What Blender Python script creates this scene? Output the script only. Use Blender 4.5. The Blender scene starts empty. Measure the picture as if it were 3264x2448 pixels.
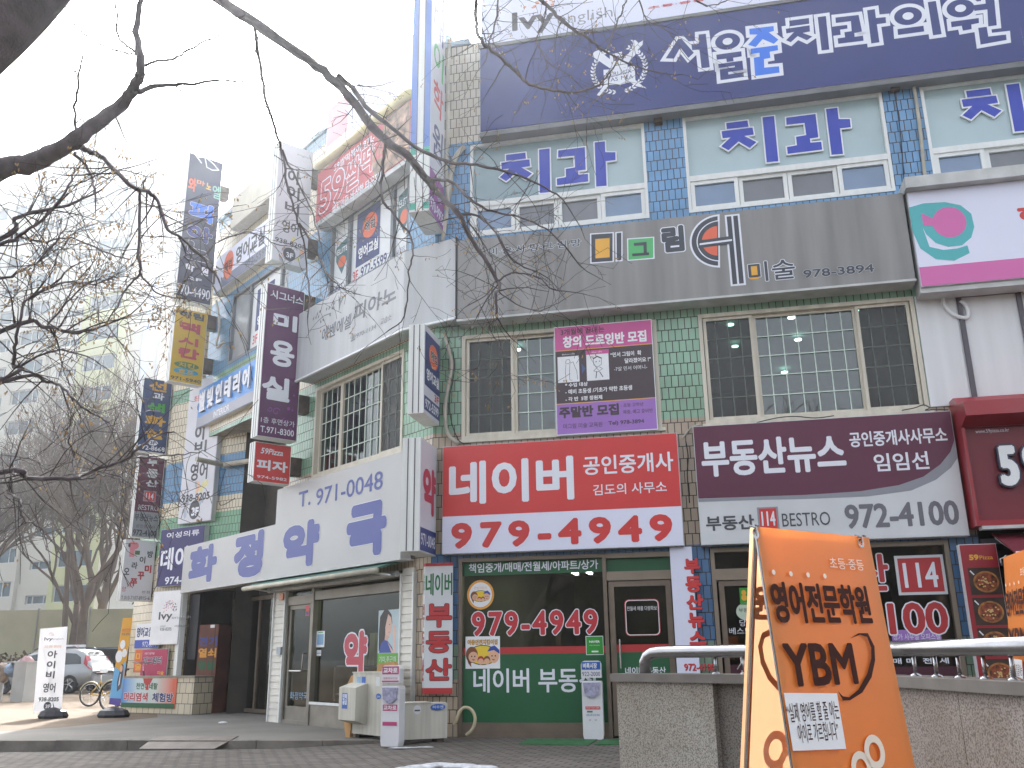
import bpy, math, random
from math import sin, cos, pi, radians, sqrt, atan2
from mathutils import Vector as V, Matrix
S = bpy.context.scene
COL = S.collection
# ---------------------------------------------------------------- camera, sky, sun, exposure
FOC, PITCH, ROLL, EYE = 2900.0, radians(16.6), radians(.75), 1.15
fw = V((0, cos(PITCH), sin(PITCH))); rt = V((1, 0, 0)); dn = V((0, sin(PITCH), -cos(PITCH)))
cx = cos(ROLL)*rt + sin(ROLL)*dn; cy = -sin(ROLL)*rt + cos(ROLL)*dn
CAM = V((0, 0, EYE))
cd = bpy.data.cameras.new('camera'); cam = bpy.data.objects.new('camera', cd); COL.objects.link(cam)
cd.sensor_width = 36; cd.lens = FOC/3264*36; cd.clip_start = .05; cd.clip_end = 3000
cam.matrix_world = Matrix(((cx.x, -cy.x, -fw.x, CAM.x), (cx.y, -cy.y, -fw.y, CAM.y), (cx.z, -cy.z, -fw.z, CAM.z), (0, 0, 0, 1)))
S.camera = cam
SUN_AZ, SUN_EL = radians(-9), radians(43)          # azimuth measured from +Y towards +X
W = bpy.data.worlds.new('World'); S.world = W; W.use_nodes = True
nt = W.node_tree; bg = nt.nodes['Background']; sky = nt.nodes.new('ShaderNodeTexSky')
sky.sky_type = 'NISHITA'; sky.sun_disc = False; sky.sun_elevation = SUN_EL; sky.sun_rotation = SUN_AZ
sky.air_density = .75; sky.dust_density = 5.0; sky.ozone_density = .4
hs = nt.nodes.new('ShaderNodeHueSaturation'); hs.inputs['Saturation'].default_value = .3; nt.links.new(sky.outputs[0], hs.inputs['Color']); nt.links.new(hs.outputs[0], bg.inputs[0]); bg.inputs[1].default_value = .15
sd = bpy.data.lights.new('sun', 'SUN'); sd.energy = 2.1; sd.angle = radians(.5); sd.color = (1, .965, .92)
sun = bpy.data.objects.new('sun', sd); COL.objects.link(sun)
sdir = V((sin(SUN_AZ)*cos(SUN_EL), cos(SUN_AZ)*cos(SUN_EL), sin(SUN_EL)))
sun.rotation_euler = (-sdir).to_track_quat('-Z', 'Y').to_euler(); sun.location = sdir*60
S.view_settings.view_transform = 'Standard'; S.view_settings.look = 'None'; S.view_settings.gamma = 1
S.view_settings.exposure = 2.3
S.cycles.max_bounces = 6; S.cycles.transparent_max_bounces = 12; S.cycles.caustics_reflective = False; S.cycles.caustics_refractive = False
rnd = random.Random(7)
# ---------------------------------------------------------------- measuring helpers (photograph pixels -> points on real planes)
def crop(x0, y0, w):
    s = w/2212.0
    return lambda x, y: (x0+x*s, y0+y*s)
R1 = crop(0, 0, 1088); R2 = crop(1088, 0, 1088); R3 = crop(2176, 0, 1088); R4 = crop(0, 816, 1088); R5 = crop(1088, 816, 1088); R6 = crop(2176, 816, 1088)
B1 = crop(0, 1632, 1088); B2 = crop(1088, 1632, 1088); B3 = crop(2176, 1632, 1088)
Z1 = crop(860, 300, 600); Z2 = crop(860, 700, 600); Z3 = crop(860, 1100, 600); Z4 = crop(480, 450, 520); Z5 = crop(480, 820, 520)
Z6 = crop(380, 1200, 520); Z7 = crop(340, 1560, 520); Z8 = crop(340, 1900, 600)
Y1 = crop(0, 1960, 480); Y2 = crop(0, 500, 720); Y3 = crop(0, 1300, 560); AC = crop(1080, 2080, 480); PH = crop(840, 1750, 520); QH = crop(880, 2050, 420)
def crop2(x0, y0, w, iw):
    s = w/iw
    return lambda x, y: (x0+x*s, y0+y*s)
K1 = crop(1850, 60, 800); K2 = crop(1400, 640, 800); PO = crop2(1750, 1000, 380, 1576); NV = crop2(1450, 1780, 550, 2172)
VB = crop2(2100, 1720, 380, 1370); M4 = crop2(2960, 1250, 304, 1261); M5 = crop2(2960, 1650, 304, 1009); TL = crop2(1280, 0, 200, 437)
SRC = lambda x, y: (x, y)
def ray(x, y): return (x-1632)/FOC*cx + (y-1224)/FOC*cy + fw
def ground(q, z=0.0):
    d = ray(*q); return CAM + d*((z-EYE)/d.z)
def at(q, dist):
    d = ray(*q); return CAM + d*(dist/d.y)
class Pl:
    """a vertical plane: origin, direction u to the right, normal n towards the street"""
    def __init__(s, o, deg=None, u=None):
        s.o = V(o); s.o.z = 0
        if u is None:
            a = radians(deg); u = (sin(a), -cos(a), 0)
        s.u = V(u).normalized(); s.n = s.u.cross(V((0, 0, 1)))
    def uv(s, q, off=0):
        d = ray(*q); o = s.o+s.n*off; p = CAM + d*(((o-CAM).dot(s.n))/d.dot(s.n))
        return (p-s.o).dot(s.u), p.z
    def pt(s, u, z, off=0): return s.o + s.u*u + s.n*off + V((0, 0, z))
    def box(s, off, c, x0, y0, x1, y1):
        a = s.uv(c(x0, y0), off); b = s.uv(c(x1, y1), off); return (a[0], b[1], b[0], a[1])
    def poly(s, off, c, pts): return [s.uv(c(*p), off) for p in pts]
GA = ground((1850, 2352))
_t = Pl(GA, 78); uc = _t.uv((1368, 2300))[0]
CORNER = _t.pt(uc, 0)
A = Pl(CORNER, 78)            # street front on the right
B = Pl(CORNER, 40.5)          # front that recedes to the left
D = Pl(B.pt(-9.9, 0), 58.5)   # wall of the passage at the far left
# ---------------------------------------------------------------- materials
MATS = {}
def lin(h):
    if isinstance(h, tuple): return h
    r = []
    for i in (0, 2, 4):
        v = int(h[i:i+2], 16)/255; r.append(v/12.92 if v <= .04045 else ((v+.055)/1.055)**2.4)
    return tuple(r)
def mat(name, h, rough=.5, var=.06, scale=3., metal=0., bump=0., spec=.5, streak=False, coat=0.):
    if name in MATS: return MATS[name]
    c = lin(h); m = bpy.data.materials.new(name); m.use_nodes = True; n = m.node_tree.nodes; l = m.node_tree.links
    b = n['Principled BSDF']; b.inputs['Roughness'].default_value = rough; b.inputs['Metallic'].default_value = metal
    b.inputs['Specular IOR Level'].default_value = spec; b.inputs['Coat Weight'].default_value = coat
    if var:
        t = n.new('ShaderNodeTexCoord'); x = n.new('ShaderNodeTexNoise'); x.inputs['Scale'].default_value = scale; x.inputs['Detail'].default_value = 6
        src = t.outputs['Object']
        if streak:
            mp = n.new('ShaderNodeMapping'); mp.inputs['Scale'].default_value = (5, 5, .35); l.new(src, mp.inputs[0]); src = mp.outputs[0]
        l.new(src, x.inputs['Vector'])
        r = n.new('ShaderNodeValToRGB'); r.color_ramp.elements[0].position = .32; r.color_ramp.elements[1].position = .68
        r.color_ramp.elements[0].color = (*[max(0, k*(1-var*2.2)) for k in c], 1); r.color_ramp.elements[1].color = (*[min(1, k*(1+var*.5)) for k in c], 1)
        l.new(x.outputs[0], r.inputs[0]); l.new(r.outputs[0], b.inputs['Base Color'])
        if bump:
            bp = n.new('ShaderNodeBump'); bp.inputs['Strength'].default_value = bump; bp.inputs['Distance'].default_value = .02
            x2 = n.new('ShaderNodeTexNoise'); x2.inputs['Scale'].default_value = scale*6; x2.inputs['Detail'].default_value = 8; l.new(t.outputs['Object'], x2.inputs['Vector'])
            l.new(x2.outputs[0], bp.inputs['Height']); l.new(bp.outputs[0], b.inputs['Normal'])
    else: b.inputs['Base Color'].default_value = (*c, 1)
    MATS[name] = m; return m
def emis(name, h, s):
    if name in MATS: return MATS[name]
    m = bpy.data.materials.new(name); m.use_nodes = True; b = m.node_tree.nodes['Principled BSDF']
    b.inputs['Base Color'].default_value = (*lin(h), 1); b.inputs['Emission Color'].default_value = (*lin(h), 1); b.inputs['Emission Strength'].default_value = s
    MATS[name] = m; return m
def glass(name, tint, base=.06, edge=.6, rough=.01):
    if name in MATS: return MATS[name]
    m = bpy.data.materials.new(name); m.use_nodes = True; n = m.node_tree.nodes; l = m.node_tree.links; n.remove(n['Principled BSDF'])
    t = n.new('ShaderNodeBsdfTransparent'); t.inputs[0].default_value = (*lin(tint), 1); g = n.new('ShaderNodeBsdfGlossy'); g.inputs['Roughness'].default_value = rough
    g.inputs[0].default_value = (.95, 1, .98, 1); w = n.new('ShaderNodeLayerWeight'); w.inputs[0].default_value = .35
    r = n.new('ShaderNodeMapRange'); r.inputs['To Min'].default_value = base; r.inputs['To Max'].default_value = edge; l.new(w.outputs['Fresnel'], r.inputs[0])
    x = n.new('ShaderNodeMixShader'); l.new(r.outputs[0], x.inputs[0]); l.new(t.outputs[0], x.inputs[1]); l.new(g.outputs[0], x.inputs[2]); l.new(x.outputs[0], n['Material Output'].inputs[0])
    MATS[name] = m; return m
def sheer(name, h, alpha):
    if name in MATS: return MATS[name]
    m = bpy.data.materials.new(name); m.use_nodes = True; b = m.node_tree.nodes['Principled BSDF']
    b.inputs['Base Color'].default_value = (*lin(h), 1); b.inputs['Alpha'].default_value = alpha; b.inputs['Roughness'].default_value = .7
    MATS[name] = m; return m
def tile(name, zones, mortar='6d675e', bw=.105, bh=.19):
    """glazed wall tiles; zones = [(height where the colour starts, colour)]; the UV map is in metres"""
    m = bpy.data.materials.new(name); m.use_nodes = True; n = m.node_tree.nodes; l = m.node_tree.links; b = n['Principled BSDF']
    uv = n.new('ShaderNodeUVMap'); br = n.new('ShaderNodeTexBrick'); l.new(uv.outputs[0], br.inputs['Vector'])
    for k, v in (('Scale', 1.), ('Mortar Size', .007), ('Mortar Smooth', .25), ('Brick Width', bw), ('Row Height', bh), ('Bias', 0.)): br.inputs[k].default_value = v
    br.inputs['Color1'].default_value = (.8, .8, .8, 1); br.inputs['Color2'].default_value = (1, 1, 1, 1); br.inputs['Mortar'].default_value = (1, 1, 1, 1)
    sp = n.new('ShaderNodeSeparateXYZ'); l.new(uv.outputs[0], sp.inputs[0]); dv = n.new('ShaderNodeMath'); dv.operation = 'DIVIDE'; dv.inputs[1].default_value = 16; l.new(sp.outputs[1], dv.inputs[0])
    r = n.new('ShaderNodeValToRGB'); r.color_ramp.interpolation = 'CONSTANT'; e = r.color_ramp.elements
    e.remove(e[1]); e[0].position = zones[0][0]/16; e[0].color = (*lin(zones[0][1]), 1)
    for z, h in zones[1:]:
        k = e.new(z/16); k.color = (*lin(h), 1)
    l.new(dv.outputs[0], r.inputs[0])
    mu = n.new('ShaderNodeMix'); mu.data_type = 'RGBA'; mu.blend_type = 'MULTIPLY'; mu.inputs[0].default_value = .55; l.new(r.outputs[0], mu.inputs[6]); l.new(br.outputs[0], mu.inputs[7])
    no = n.new('ShaderNodeTexNoise'); no.inputs['Scale'].default_value = 1.3; no.inputs['Detail'].default_value = 8; tc = n.new('ShaderNodeTexCoord'); l.new(tc.outputs['Object'], no.inputs['Vector'])
    dr = n.new('ShaderNodeValToRGB'); dr.color_ramp.elements[0].position = .3; dr.color_ramp.elements[0].color = (.66, .62, .56, 1); dr.color_ramp.elements[1].position = .6; l.new(no.outputs[0], dr.inputs[0])
    m2 = n.new('ShaderNodeMix'); m2.data_type = 'RGBA'; m2.blend_type = 'MULTIPLY'; m2.inputs[0].default_value = .6; l.new(mu.outputs[2], m2.inputs[6]); l.new(dr.outputs[0], m2.inputs[7])
    m3 = n.new('ShaderNodeMix'); m3.data_type = 'RGBA'; l.new(br.outputs['Fac'], m3.inputs[0]); l.new(m2.outputs[2], m3.inputs[6]); m3.inputs[7].default_value = (*[k*.3 for k in lin(mortar)], 1)
    l.new(m3.outputs[2], b.inputs['Base Color'])
    mr = n.new('ShaderNodeMapRange'); mr.inputs['To Min'].default_value = .22; mr.inputs['To Max'].default_value = .8; l.new(br.outputs['Fac'], mr.inputs[0]); l.new(mr.outputs[0], b.inputs['Roughness'])
    bp = n.new('ShaderNodeBump'); bp.inputs['Strength'].default_value = .6; bp.inputs['Distance'].default_value = .006; bp.invert = True; l.new(br.outputs['Fac'], bp.inputs['Height']); l.new(bp.outputs[0], b.inputs['Normal'])
    MATS[name] = m; return m
# ---------------------------------------------------------------- mesh builder
ORG = {}
class MB:
    def __init__(s): s.v = []; s.f = []; s.t = []
    def face(s, pts, uvs=None):
        k = len(s.v); s.v += [V(p) for p in pts]; s.f.append(list(range(k, k+len(pts)))); s.t.append(uvs or [(0, 0)]*len(pts))
    def rect(s, P, u0, u1, z0, z1, o): s.face([P.pt(u0, z0, o), P.pt(u1, z0, o), P.pt(u1, z1, o), P.pt(u0, z1, o)], [(u0, z0), (u1, z0), (u1, z1), (u0, z1)])
    def box(s, P, u0, u1, z0, z1, o0, o1):
        if u0 > u1: u0, u1 = u1, u0
        if z0 > z1: z0, z1 = z1, z0
        s.prism(P, [(u0, z0), (u1, z0), (u1, z1), (u0, z1)], o0, o1)
    def prism(s, P, pts, o0, o1, back=True):
        a = sum(pts[i][0]*pts[(i+1) % len(pts)][1]-pts[(i+1) % len(pts)][0]*pts[i][1] for i in range(len(pts)))
        if a < 0: pts = pts[::-1]
        s.face([P.pt(u, z, o1) for u, z in pts], list(pts))
        if back: s.face([P.pt(u, z, o0) for u, z in pts[::-1]], list(pts[::-1]))
        for i in range(len(pts)):
            (u0, z0), (u1, z1) = pts[i], pts[(i+1) % len(pts)]; L = sqrt((u1-u0)**2+(z1-z0)**2)
            if abs(z1-z0) > abs(u1-u0): uvs = [(u0+o0, z0), (u1+o0, z1), (u1+o1, z1), (u0+o1, z0)]
            else: uvs = [(u0, z0+o0), (u1, z1+o0), (u1, z1+o1), (u0, z0+o1)]
            s.face([P.pt(u0, z0, o0), P.pt(u1, z1, o0), P.pt(u1, z1, o1), P.pt(u0, z0, o1)], uvs)
    def flat(s, P, pts, o):
        a = sum(pts[i][0]*pts[(i+1) % len(pts)][1]-pts[(i+1) % len(pts)][0]*pts[i][1] for i in range(len(pts)))
        if a < 0: pts = pts[::-1]
        s.face([P.pt(u, z, o) for u, z in pts], list(pts))
    def tube(s, pts, rad, n=6, cap=True):
        pts = [V(p) for p in pts]; rad = rad if isinstance(rad, (list, tuple)) else [rad]*len(pts)
        k0 = len(s.v); up = None
        for i, p in enumerate(pts):
            d = (pts[min(i+1, len(pts)-1)]-pts[max(i-1, 0)])
            if d.length < 1e-9: d = V((0, 0, 1))
            d.normalize()
            if up is None: up = V((0, 0, 1)) if abs(d.z) < .9 else V((1, 0, 0))
            x = d.cross(up)
            if x.length < 1e-5: x = d.orthogonal()
            x.normalize(); y = x.cross(d); up = y
            for j in range(n):
                a = 2*pi*j/n; s.v.append(p+(x*cos(a)+y*sin(a))*rad[i])
        for i in range(len(pts)-1):
            for j in range(n):
                q = [k0+i*n+j, k0+i*n+(j+1) % n, k0+(i+1)*n+(j+1) % n, k0+(i+1)*n+j]; s.f.append(q); s.t.append([(0, 0)]*4)
        if cap:
            s.f.append([k0+j for j in range(n)][::-1]); s.t.append([(0, 0)]*n); k1 = k0+(len(pts)-1)*n
            s.f.append([k1+j for j in range(n)]); s.t.append([(0, 0)]*n)
    def ell(s, c, rx, ry, rz, nu=10, nv=6, X=V((1, 0, 0)), Y=V((0, 1, 0)), Z=V((0, 0, 1))):
        c = V(c); k = len(s.v)
        for i in range(nv+1):
            th = pi*i/nv
            for j in range(nu):
                ph = 2*pi*j/nu; s.v.append(c+X*(rx*sin(th)*cos(ph))+Y*(ry*sin(th)*sin(ph))+Z*(rz*cos(th)))
        for i in range(nv):
            for j in range(nu):
                s.f.append([k+i*nu+j, k+(i+1)*nu+j, k+(i+1)*nu+(j+1) % nu, k+i*nu+(j+1) % nu]); s.t.append([(0, 0)]*4)
    def lathe(s, c, prof, n=20, flat=(1, 1)):
        c = V(c); k = len(s.v)
        for r, z in prof:
            for j in range(n): a = 2*pi*j/n; s.v.append(c+V((r*cos(a)*flat[0], r*sin(a)*flat[1], z)))
        for i in range(len(prof)-1):
            for j in range(n):
                s.f.append([k+i*n+j, k+i*n+(j+1) % n, k+(i+1)*n+(j+1) % n, k+(i+1)*n+j]); s.t.append([(0, 0)]*4)
        s.f.append([k+(len(prof)-1)*n+j for j in range(n)]); s.t.append([(0, 0)]*n)
    def build(s, name, m, parent=None, smooth=False):
        org = ORG.get(parent.name, V((0, 0, 0))) if parent else V((0, 0, 0))
        me = bpy.data.meshes.new(name); me.from_pydata([tuple(v-org) for v in s.v], [], s.f)
        ul = me.uv_layers.new(name='UVMap'); flat = [c for f in s.t for uv in f for c in uv]; ul.data.foreach_set('uv', flat)
        if smooth: me.polygons.foreach_set('use_smooth', [True]*len(me.polygons))
        me.materials.append(m); o = bpy.data.objects.new(name, me); COL.objects.link(o)
        if parent: o.parent = parent
        ORG[o.name] = org; return o
def thing(name, label, cat, loc=(0, 0, 0), group=None):
    o = bpy.data.objects.new(name, None); COL.objects.link(o); o.location = loc; o.empty_display_size = .2
    ORG[o.name] = V(loc); return tag(o, label, cat, group)
def tag(o, label, cat, group=None):
    o['label'] = label; o['category'] = cat
    if group: o['group'] = group
    return o
def struct(o, kind='structure'): o['kind'] = kind; return o
def dup(root, loc, label=None, rotz=0, sc=1.):
    r = root.copy(); COL.objects.link(r); r.location = loc; r.rotation_euler = (0, 0, rotz); r.scale = (sc, sc, sc)
    if label: r['label'] = label
    for ch in list(root.children):
        c = ch.copy(); COL.objects.link(c); c.parent = r
        for g in list(ch.children):
            d = g.copy(); COL.objects.link(d); d.parent = c
    return r
# ---------------------------------------------------------------- lettering
GL = {}
def glyph(t, bold, ext, track=1.):
    k = (t, bold, ext, track)
    if k not in GL:
        c = bpy.data.curves.new('lettering', 'FONT'); c.body = t; c.size = 1; c.offset = bold; c.resolution_u = 3; c.space_character = track; c.extrude = .5 if ext else 0
        o = bpy.data.objects.new('lettering', c); me = o.to_mesh()
        GL[k] = ([tuple(v.co) for v in me.vertices], [list(p.vertices) for p in me.polygons]); o.to_mesh_clear(); bpy.data.objects.remove(o); bpy.data.curves.remove(c)
    return GL[k]
def text(t, P, off, bx, m, par, bold=.03, outl=None, depth=0., shear=0., shadow=None, name='lettering', rise=0., track=1.):
    """t fitted into the box bx = (u0, z0, u1, z1) on plane P; outl = (extra width, material)"""
    gv, gf = glyph(t, min(bold, 0), depth > 0, track)
    x0 = min(v[0] for v in gv); x1 = max(v[0] for v in gv); y0 = min(v[1] for v in gv); y1 = max(v[1] for v in gv)
    s0 = min((bx[2]-bx[0])/(x1-x0), (bx[3]-bx[1])/(y1-y0)); r0 = max(bold, 0)*s0
    sx = (bx[2]-bx[0]-2*r0)/(x1-x0); sy = (bx[3]-bx[1]-2*r0)/(y1-y0)
    def put(r, o, d, nm, mm, du=0, dz=0):
        q = r/max(s0, 1e-6); mb = MB()
        sh = [(0, 0)] if r < .0015 else [(r*cos(2*pi*(j+.5)/8), r*sin(2*pi*(j+.5)/8)) for j in range(8)]
        if q > .055: sh = [(r*f*cos(2*pi*(j+.5)/m_), r*f*sin(2*pi*(j+.5)/m_)) for f, m_ in ((.45, 6), (.75, 10), (1., 16)) for j in range(m_)]
        for i, (ex, ey) in enumerate(sh):
            k = len(mb.v)
            mb.v += [P.pt(bx[0]+r0+ex+(v[0]-x0)*sx+(v[1]-y0)*sy*shear+du, bx[1]+r0+ey+(v[1]-y0)*sy+dz+rise*(v[0]-x0)/(x1-x0), o+i*2.5e-5+((v[2]+.5)*d if d else 0)) for v in gv]
            mb.f += [[j+k for j in f] for f in gf]
        mb.t = [[(0, 0)]*len(f) for f in mb.f]; return mb.build(nm, mm, par)
    if shadow: put(r0, off-.0015, 0, 'letter_shadow', shadow[2], shadow[0], shadow[1])
    if outl: put(r0+outl[0]*s0, off-(0 if depth else .0018), depth*.9, 'letter_outline', outl[1])
    return put(r0, off, depth, name, m)
def column(t, P, off, boxes, m, par, **k):
    for ch, b in zip(t, boxes): text(ch, P, off, b, m, par, **k)
def inner(bx, l, b, r, t):
    """a fraction box inside bx"""
    w = bx[2]-bx[0]; h = bx[3]-bx[1]; return (bx[0]+l*w, bx[1]+b*h, bx[0]+r*w, bx[1]+t*h)
def ring(P, cu, cz, ru, rz, n=28, a0=0, a1=2*pi): return [(cu+ru*cos(a0+(a1-a0)*i/n), cz+rz*sin(a0+(a1-a0)*i/n)) for i in range(n)]
def patch(P, pts, off, m, par, name): mb = MB(); mb.flat(P, pts, off); return mb.build(name, m, par)
def rpatch(P, bx, off, m, par, name): mb = MB(); mb.rect(P, bx[0], bx[2], bx[1], bx[3], off); return mb.build(name, m, par)
def stroke(P, pts, w, off, m, par, name='drawn_line', taper=False):
    mb = MB()
    for i in range(len(pts)-1):
        a, b = V(pts[i]), V(pts[i+1]); d = (b-a)
        if d.length < 1e-6: continue
        e = V((-d.y, d.x)).normalized()*w/2; e2 = e*(1-(i+1)/(len(pts)-1)) if taper else e; e1 = e*(1-i/(len(pts)-1)) if taper else e
        k = d.normalized()*w*.3; mb.flat(P, [tuple(a-e1-k), tuple(b-e2+k), tuple(b+e2+k), tuple(a+e1-k)], off+i*2e-5)
    return mb.build(name, m, par)
WHITE = mat('white_paint', 'e4e6e8', .35, .03); BLACK = mat('black_print', '1d1d22', .5, 0); DGREY = mat('dark_grey_print', '4a4a50', .5, 0)
def sign(name, label, P, off, bx, face, thick=.2, body=None, cat='shop sign', group=None, lip=.012):
    t = thing(name, label, cat, P.pt((bx[0]+bx[2])/2, bx[1], off-thick/2), group)
    mb = MB(); mb.box(P, bx[0], bx[2], bx[1], bx[3], off-thick, off-lip); mb.build('sign_box', body or SIGNBODY, t)
    if face:
        mb = MB(); mb.box(P, bx[0]+.008, bx[2]-.008, bx[1]+.008, bx[3]-.008, off-lip, off); mb.build('face_panel', face, t)
    return t
SIGNBODY = mat('sign_box_aluminium', 'c9ccce', .4, .08, 2, streak=True)
# ---------------------------------------------------------------- ground
def paving(name, ca, cb, mortar, bw, bh, rot, rough=.85, mort=.008, dirt=.6):
    m = bpy.data.materials.new(name); m.use_nodes = True; n = m.node_tree.nodes; l = m.node_tree.links; b = n['Principled BSDF']
    tc = n.new('ShaderNodeTexCoord'); mp = n.new('ShaderNodeMapping'); mp.inputs['Rotation'].default_value = (0, 0, rot); l.new(tc.outputs['Object'], mp.inputs[0])
    br = n.new('ShaderNodeTexBrick'); l.new(mp.outputs[0], br.inputs['Vector'])
    for k, v in (('Scale', 1.), ('Mortar Size', mort), ('Mortar Smooth', .3), ('Brick Width', bw), ('Row Height', bh)): br.inputs[k].default_value = v
    br.inputs['Color1'].default_value = (*lin(ca), 1); br.inputs['Color2'].default_value = (*lin(cb), 1); br.inputs['Mortar'].default_value = (*lin(mortar), 1)
    no = n.new('ShaderNodeTexNoise'); no.inputs['Scale'].default_value = .45; no.inputs['Detail'].default_value = 9; no.inputs['Roughness'].default_value = .65; l.new(tc.outputs['Object'], no.inputs['Vector'])
    rp = n.new('ShaderNodeValToRGB'); rp.color_ramp.elements[0].position = .36; rp.color_ramp.elements[0].color = (.5, .46, .42, 1); rp.color_ramp.elements[1].position = .62; l.new(no.outputs[0], rp.inputs[0])
    mx = n.new('ShaderNodeMix'); mx.data_type = 'RGBA'; mx.blend_type = 'MULTIPLY'; mx.inputs[0].default_value = dirt; l.new(br.outputs[0], mx.inputs[6]); l.new(rp.outputs[0], mx.inputs[7])
    l.new(mx.outputs[2], b.inputs['Base Color']); b.inputs['Roughness'].default_value = rough
    bp = n.new('ShaderNodeBump'); bp.invert = True; bp.inputs['Strength'].default_value = .8; bp.inputs['Distance'].default_value = .01; l.new(br.outputs['Fac'], bp.inputs['Height']); l.new(bp.outputs[0], b.inputs['Normal'])
    MATS[name] = m; return m
ASPH = mat('asphalt', '5b5958', .95, .12, 1.2, bump=.3)
CONC = mat('worn_concrete', '76736d', .9, .1, .9, bump=.35)
KERB = mat('kerb_stone', '7b756c', .9, .2, 3, bump=.5)
BRICKP = paving('interlocking_pavers', '756f68', '5e5952', '262320', .22, .11, radians(28), mort=.013)
PLAZA = paving('plaza_pavers', '6b5942', '5c4c39', '6a5e4d', .3, .3, radians(15), dirt=.35)
def sheet(name, m, pts, z, zf=None):
    mb = MB(); mb.face([(x, y, zf(x, y) if zf else z) for x, y in pts], [(x, y) for x, y in pts]); return struct(mb.build(name, m))
mb = MB(); mb.face([(-400, -200, -.16), (400, -200, -.16), (400, 600, -.16), (-400, 600, -.16)]); struct(mb.build('ground', ASPH))
def fz(x): return -.1 if x < -3.4 else (0 if x > -1.2 else -.1+.1*(x+3.4)/2.2)
mb = MB(); xs = [-16, -8, -3.4, -2.8, -2.2, -1.7, -1.2, 0, 8, 16]; ys = [-6, 4, 9, 14.05]
for i in range(len(xs)-1):
    for j in range(len(ys)-1):
        x0, x1, y0, y1 = xs[i], xs[i+1], ys[j], ys[j+1]
        if y1 == 14.05 and x0 >= -1.2: y1 = 14.6
        mb.face([(x0, y0, fz(x0)), (x1, y0, fz(x1)), (x1, y1, fz(x1)), (x0, y1, fz(x0))])
struct(mb.build('brick_pavement', BRICKP))
KL = [(-30, 14.95), (-8.1, 14.85), (-5.8, 14.55), (-2.8, 14.1), (-1.6, 13.98)]        # kerb edge
slab = [p for p in KL]+[(-1.3, 14.6), (-4, 19), (-8, 26), (-8.3, 22.6), (-7.4, 20.4), (-8.2, 17.45), (-10.4, 14.93)]
plat = [(-10.4, 14.94), (-8.1, 14.85), (-5.8, 14.55), (-2.8, 14.1), (-1.6, 13.98), (-1.1, 14.5), (-1.2, 20), (-2, 30), (-7, 30), (-8.4, 22.5), (-7.5, 20.2), (-8.25, 17.5)]
sheet('platform', CONC, plat, 0)
sheet('plaza', PLAZA, [(-90, 15.3), (-30, 14.95), (-10.4, 14.94), (-8.25, 17.5), (-7.5, 20.2), (-8.4, 22.5), (-7, 30), (-7, 70), (-90, 70)], .0)
mb = MB()
for i in range(len(KL)-1):
    a, b = V((*KL[i], 0)), V((*KL[i+1], 0)); P = Pl(a, u=b-a); L = (b-a).length; k = max(1, int(L/1.0))
    for j in range(k):
        u0 = L*j/k+.006; u1 = L*(j+1)/k-.006; q = rnd.uniform(-.008, .008); mb.box(P, u0, u1, -.2, .004+q*.4, -.12, .035+q)
struct(mb.build('kerb', KERB))
# ---------------------------------------------------------------- the shop building
BLD = thing('shop_building', 'three storey shop block clad in cream, green and blue tiles and covered in signs', 'building', CORNER)
CREAM, GREEN, BLUE = 'd9cfb6', '7fae90', '5f93c4'
TA = tile('tiles_front', [(0, 'b9a994'), (.78, '86a08c'), (1.28, '5a7ea6'), (2.68, 'b3a390'), (4.62, '8fb59c'), (7.9, '6f9fcb'), (9.93, 'd8d2c4')])
TB = tile('tiles_corner', [(0, 'b9a994'), (2.68, 'c3b7a4'), (4.62, '8db69b'), (6.4, CREAM), (6.9, '8db69b'), (7.85, '6a9cc2'), (9.9, CREAM), (12.0, '7fa6c0')])
TD = tile('tiles_passage', [(0, CREAM), (3.6, '7fae8c'), (4.1, '7fae8c'), (4.48, CREAM), (4.87, '5f8fb8'), (5.86, CREAM), (7.4, GREEN), (7.8, CREAM)], bh=.19)
TD2 = tile('tiles_low_wall', [(0, CREAM)], bw=.2, bh=.22)
ALU = mat('white_window_frame', 'dfe2df', .35, .04, 2, streak=True); IVORY = mat('ivory_window_frame', 'cfc9b8', .45, .08, 2, streak=True); BRONZE = mat('bronze_aluminium', '7d7063', .35, .08, 4, metal=.35)
DIRTY = mat('dirty_frame', '9a958a', .6, .2, 4)
def holes(mb, P, u0, u1, z0, z1, hs, off=0, reveal=.16, skip=None):
    us = sorted({u0, u1, *[h[0] for h in hs], *[h[1] for h in hs]}); zs = sorted({z0, z1, *[h[2] for h in hs], *[h[3] for h in hs]})
    us = [u for u in us if u0 <= u <= u1]; zs = [z for z in zs if z0 <= z <= z1]
    for i in range(len(us)-1):
        for j in range(len(zs)-1):
            a, b, c, d = us[i], us[i+1], zs[j], zs[j+1]; mu, mz = (a+b)/2, (c+d)/2
            if any(h[0] < mu < h[1] and h[2] < mz < h[3] for h in hs): continue
            mb.rect(P, a, b, c, d, off)
    for a, b, c, d in hs:
        for q in ([(a, c), (a, d)], [(a, d), (b, d)], [(b, d), (b, c)], [(b, c), (a, c)]):
            (x0, y0), (x1, y1) = q
            mb.face([P.pt(x0, y0, off), P.pt(x1, y1, off), P.pt(x1, y1, off-reveal), P.pt(x0, y0, off-reveal)], [(x0, y0), (x1, y1), (x1+reveal, y1), (x0+reveal, y0)])
HA = [(.44, 3.78, 0, 2.6), (4.27, 7.56, 0, 2.62), (.49, 3.7, 4.49, 6.27), (4.36, 7.57, 4.5, 6.29), (.63, 3.7, 8.07, 9.86), (4.35, 7.55, 8.08, 9.88), (8.13, 11.2, 8.1, 9.89), (7.95, 13, 0, 2.9)]
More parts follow.
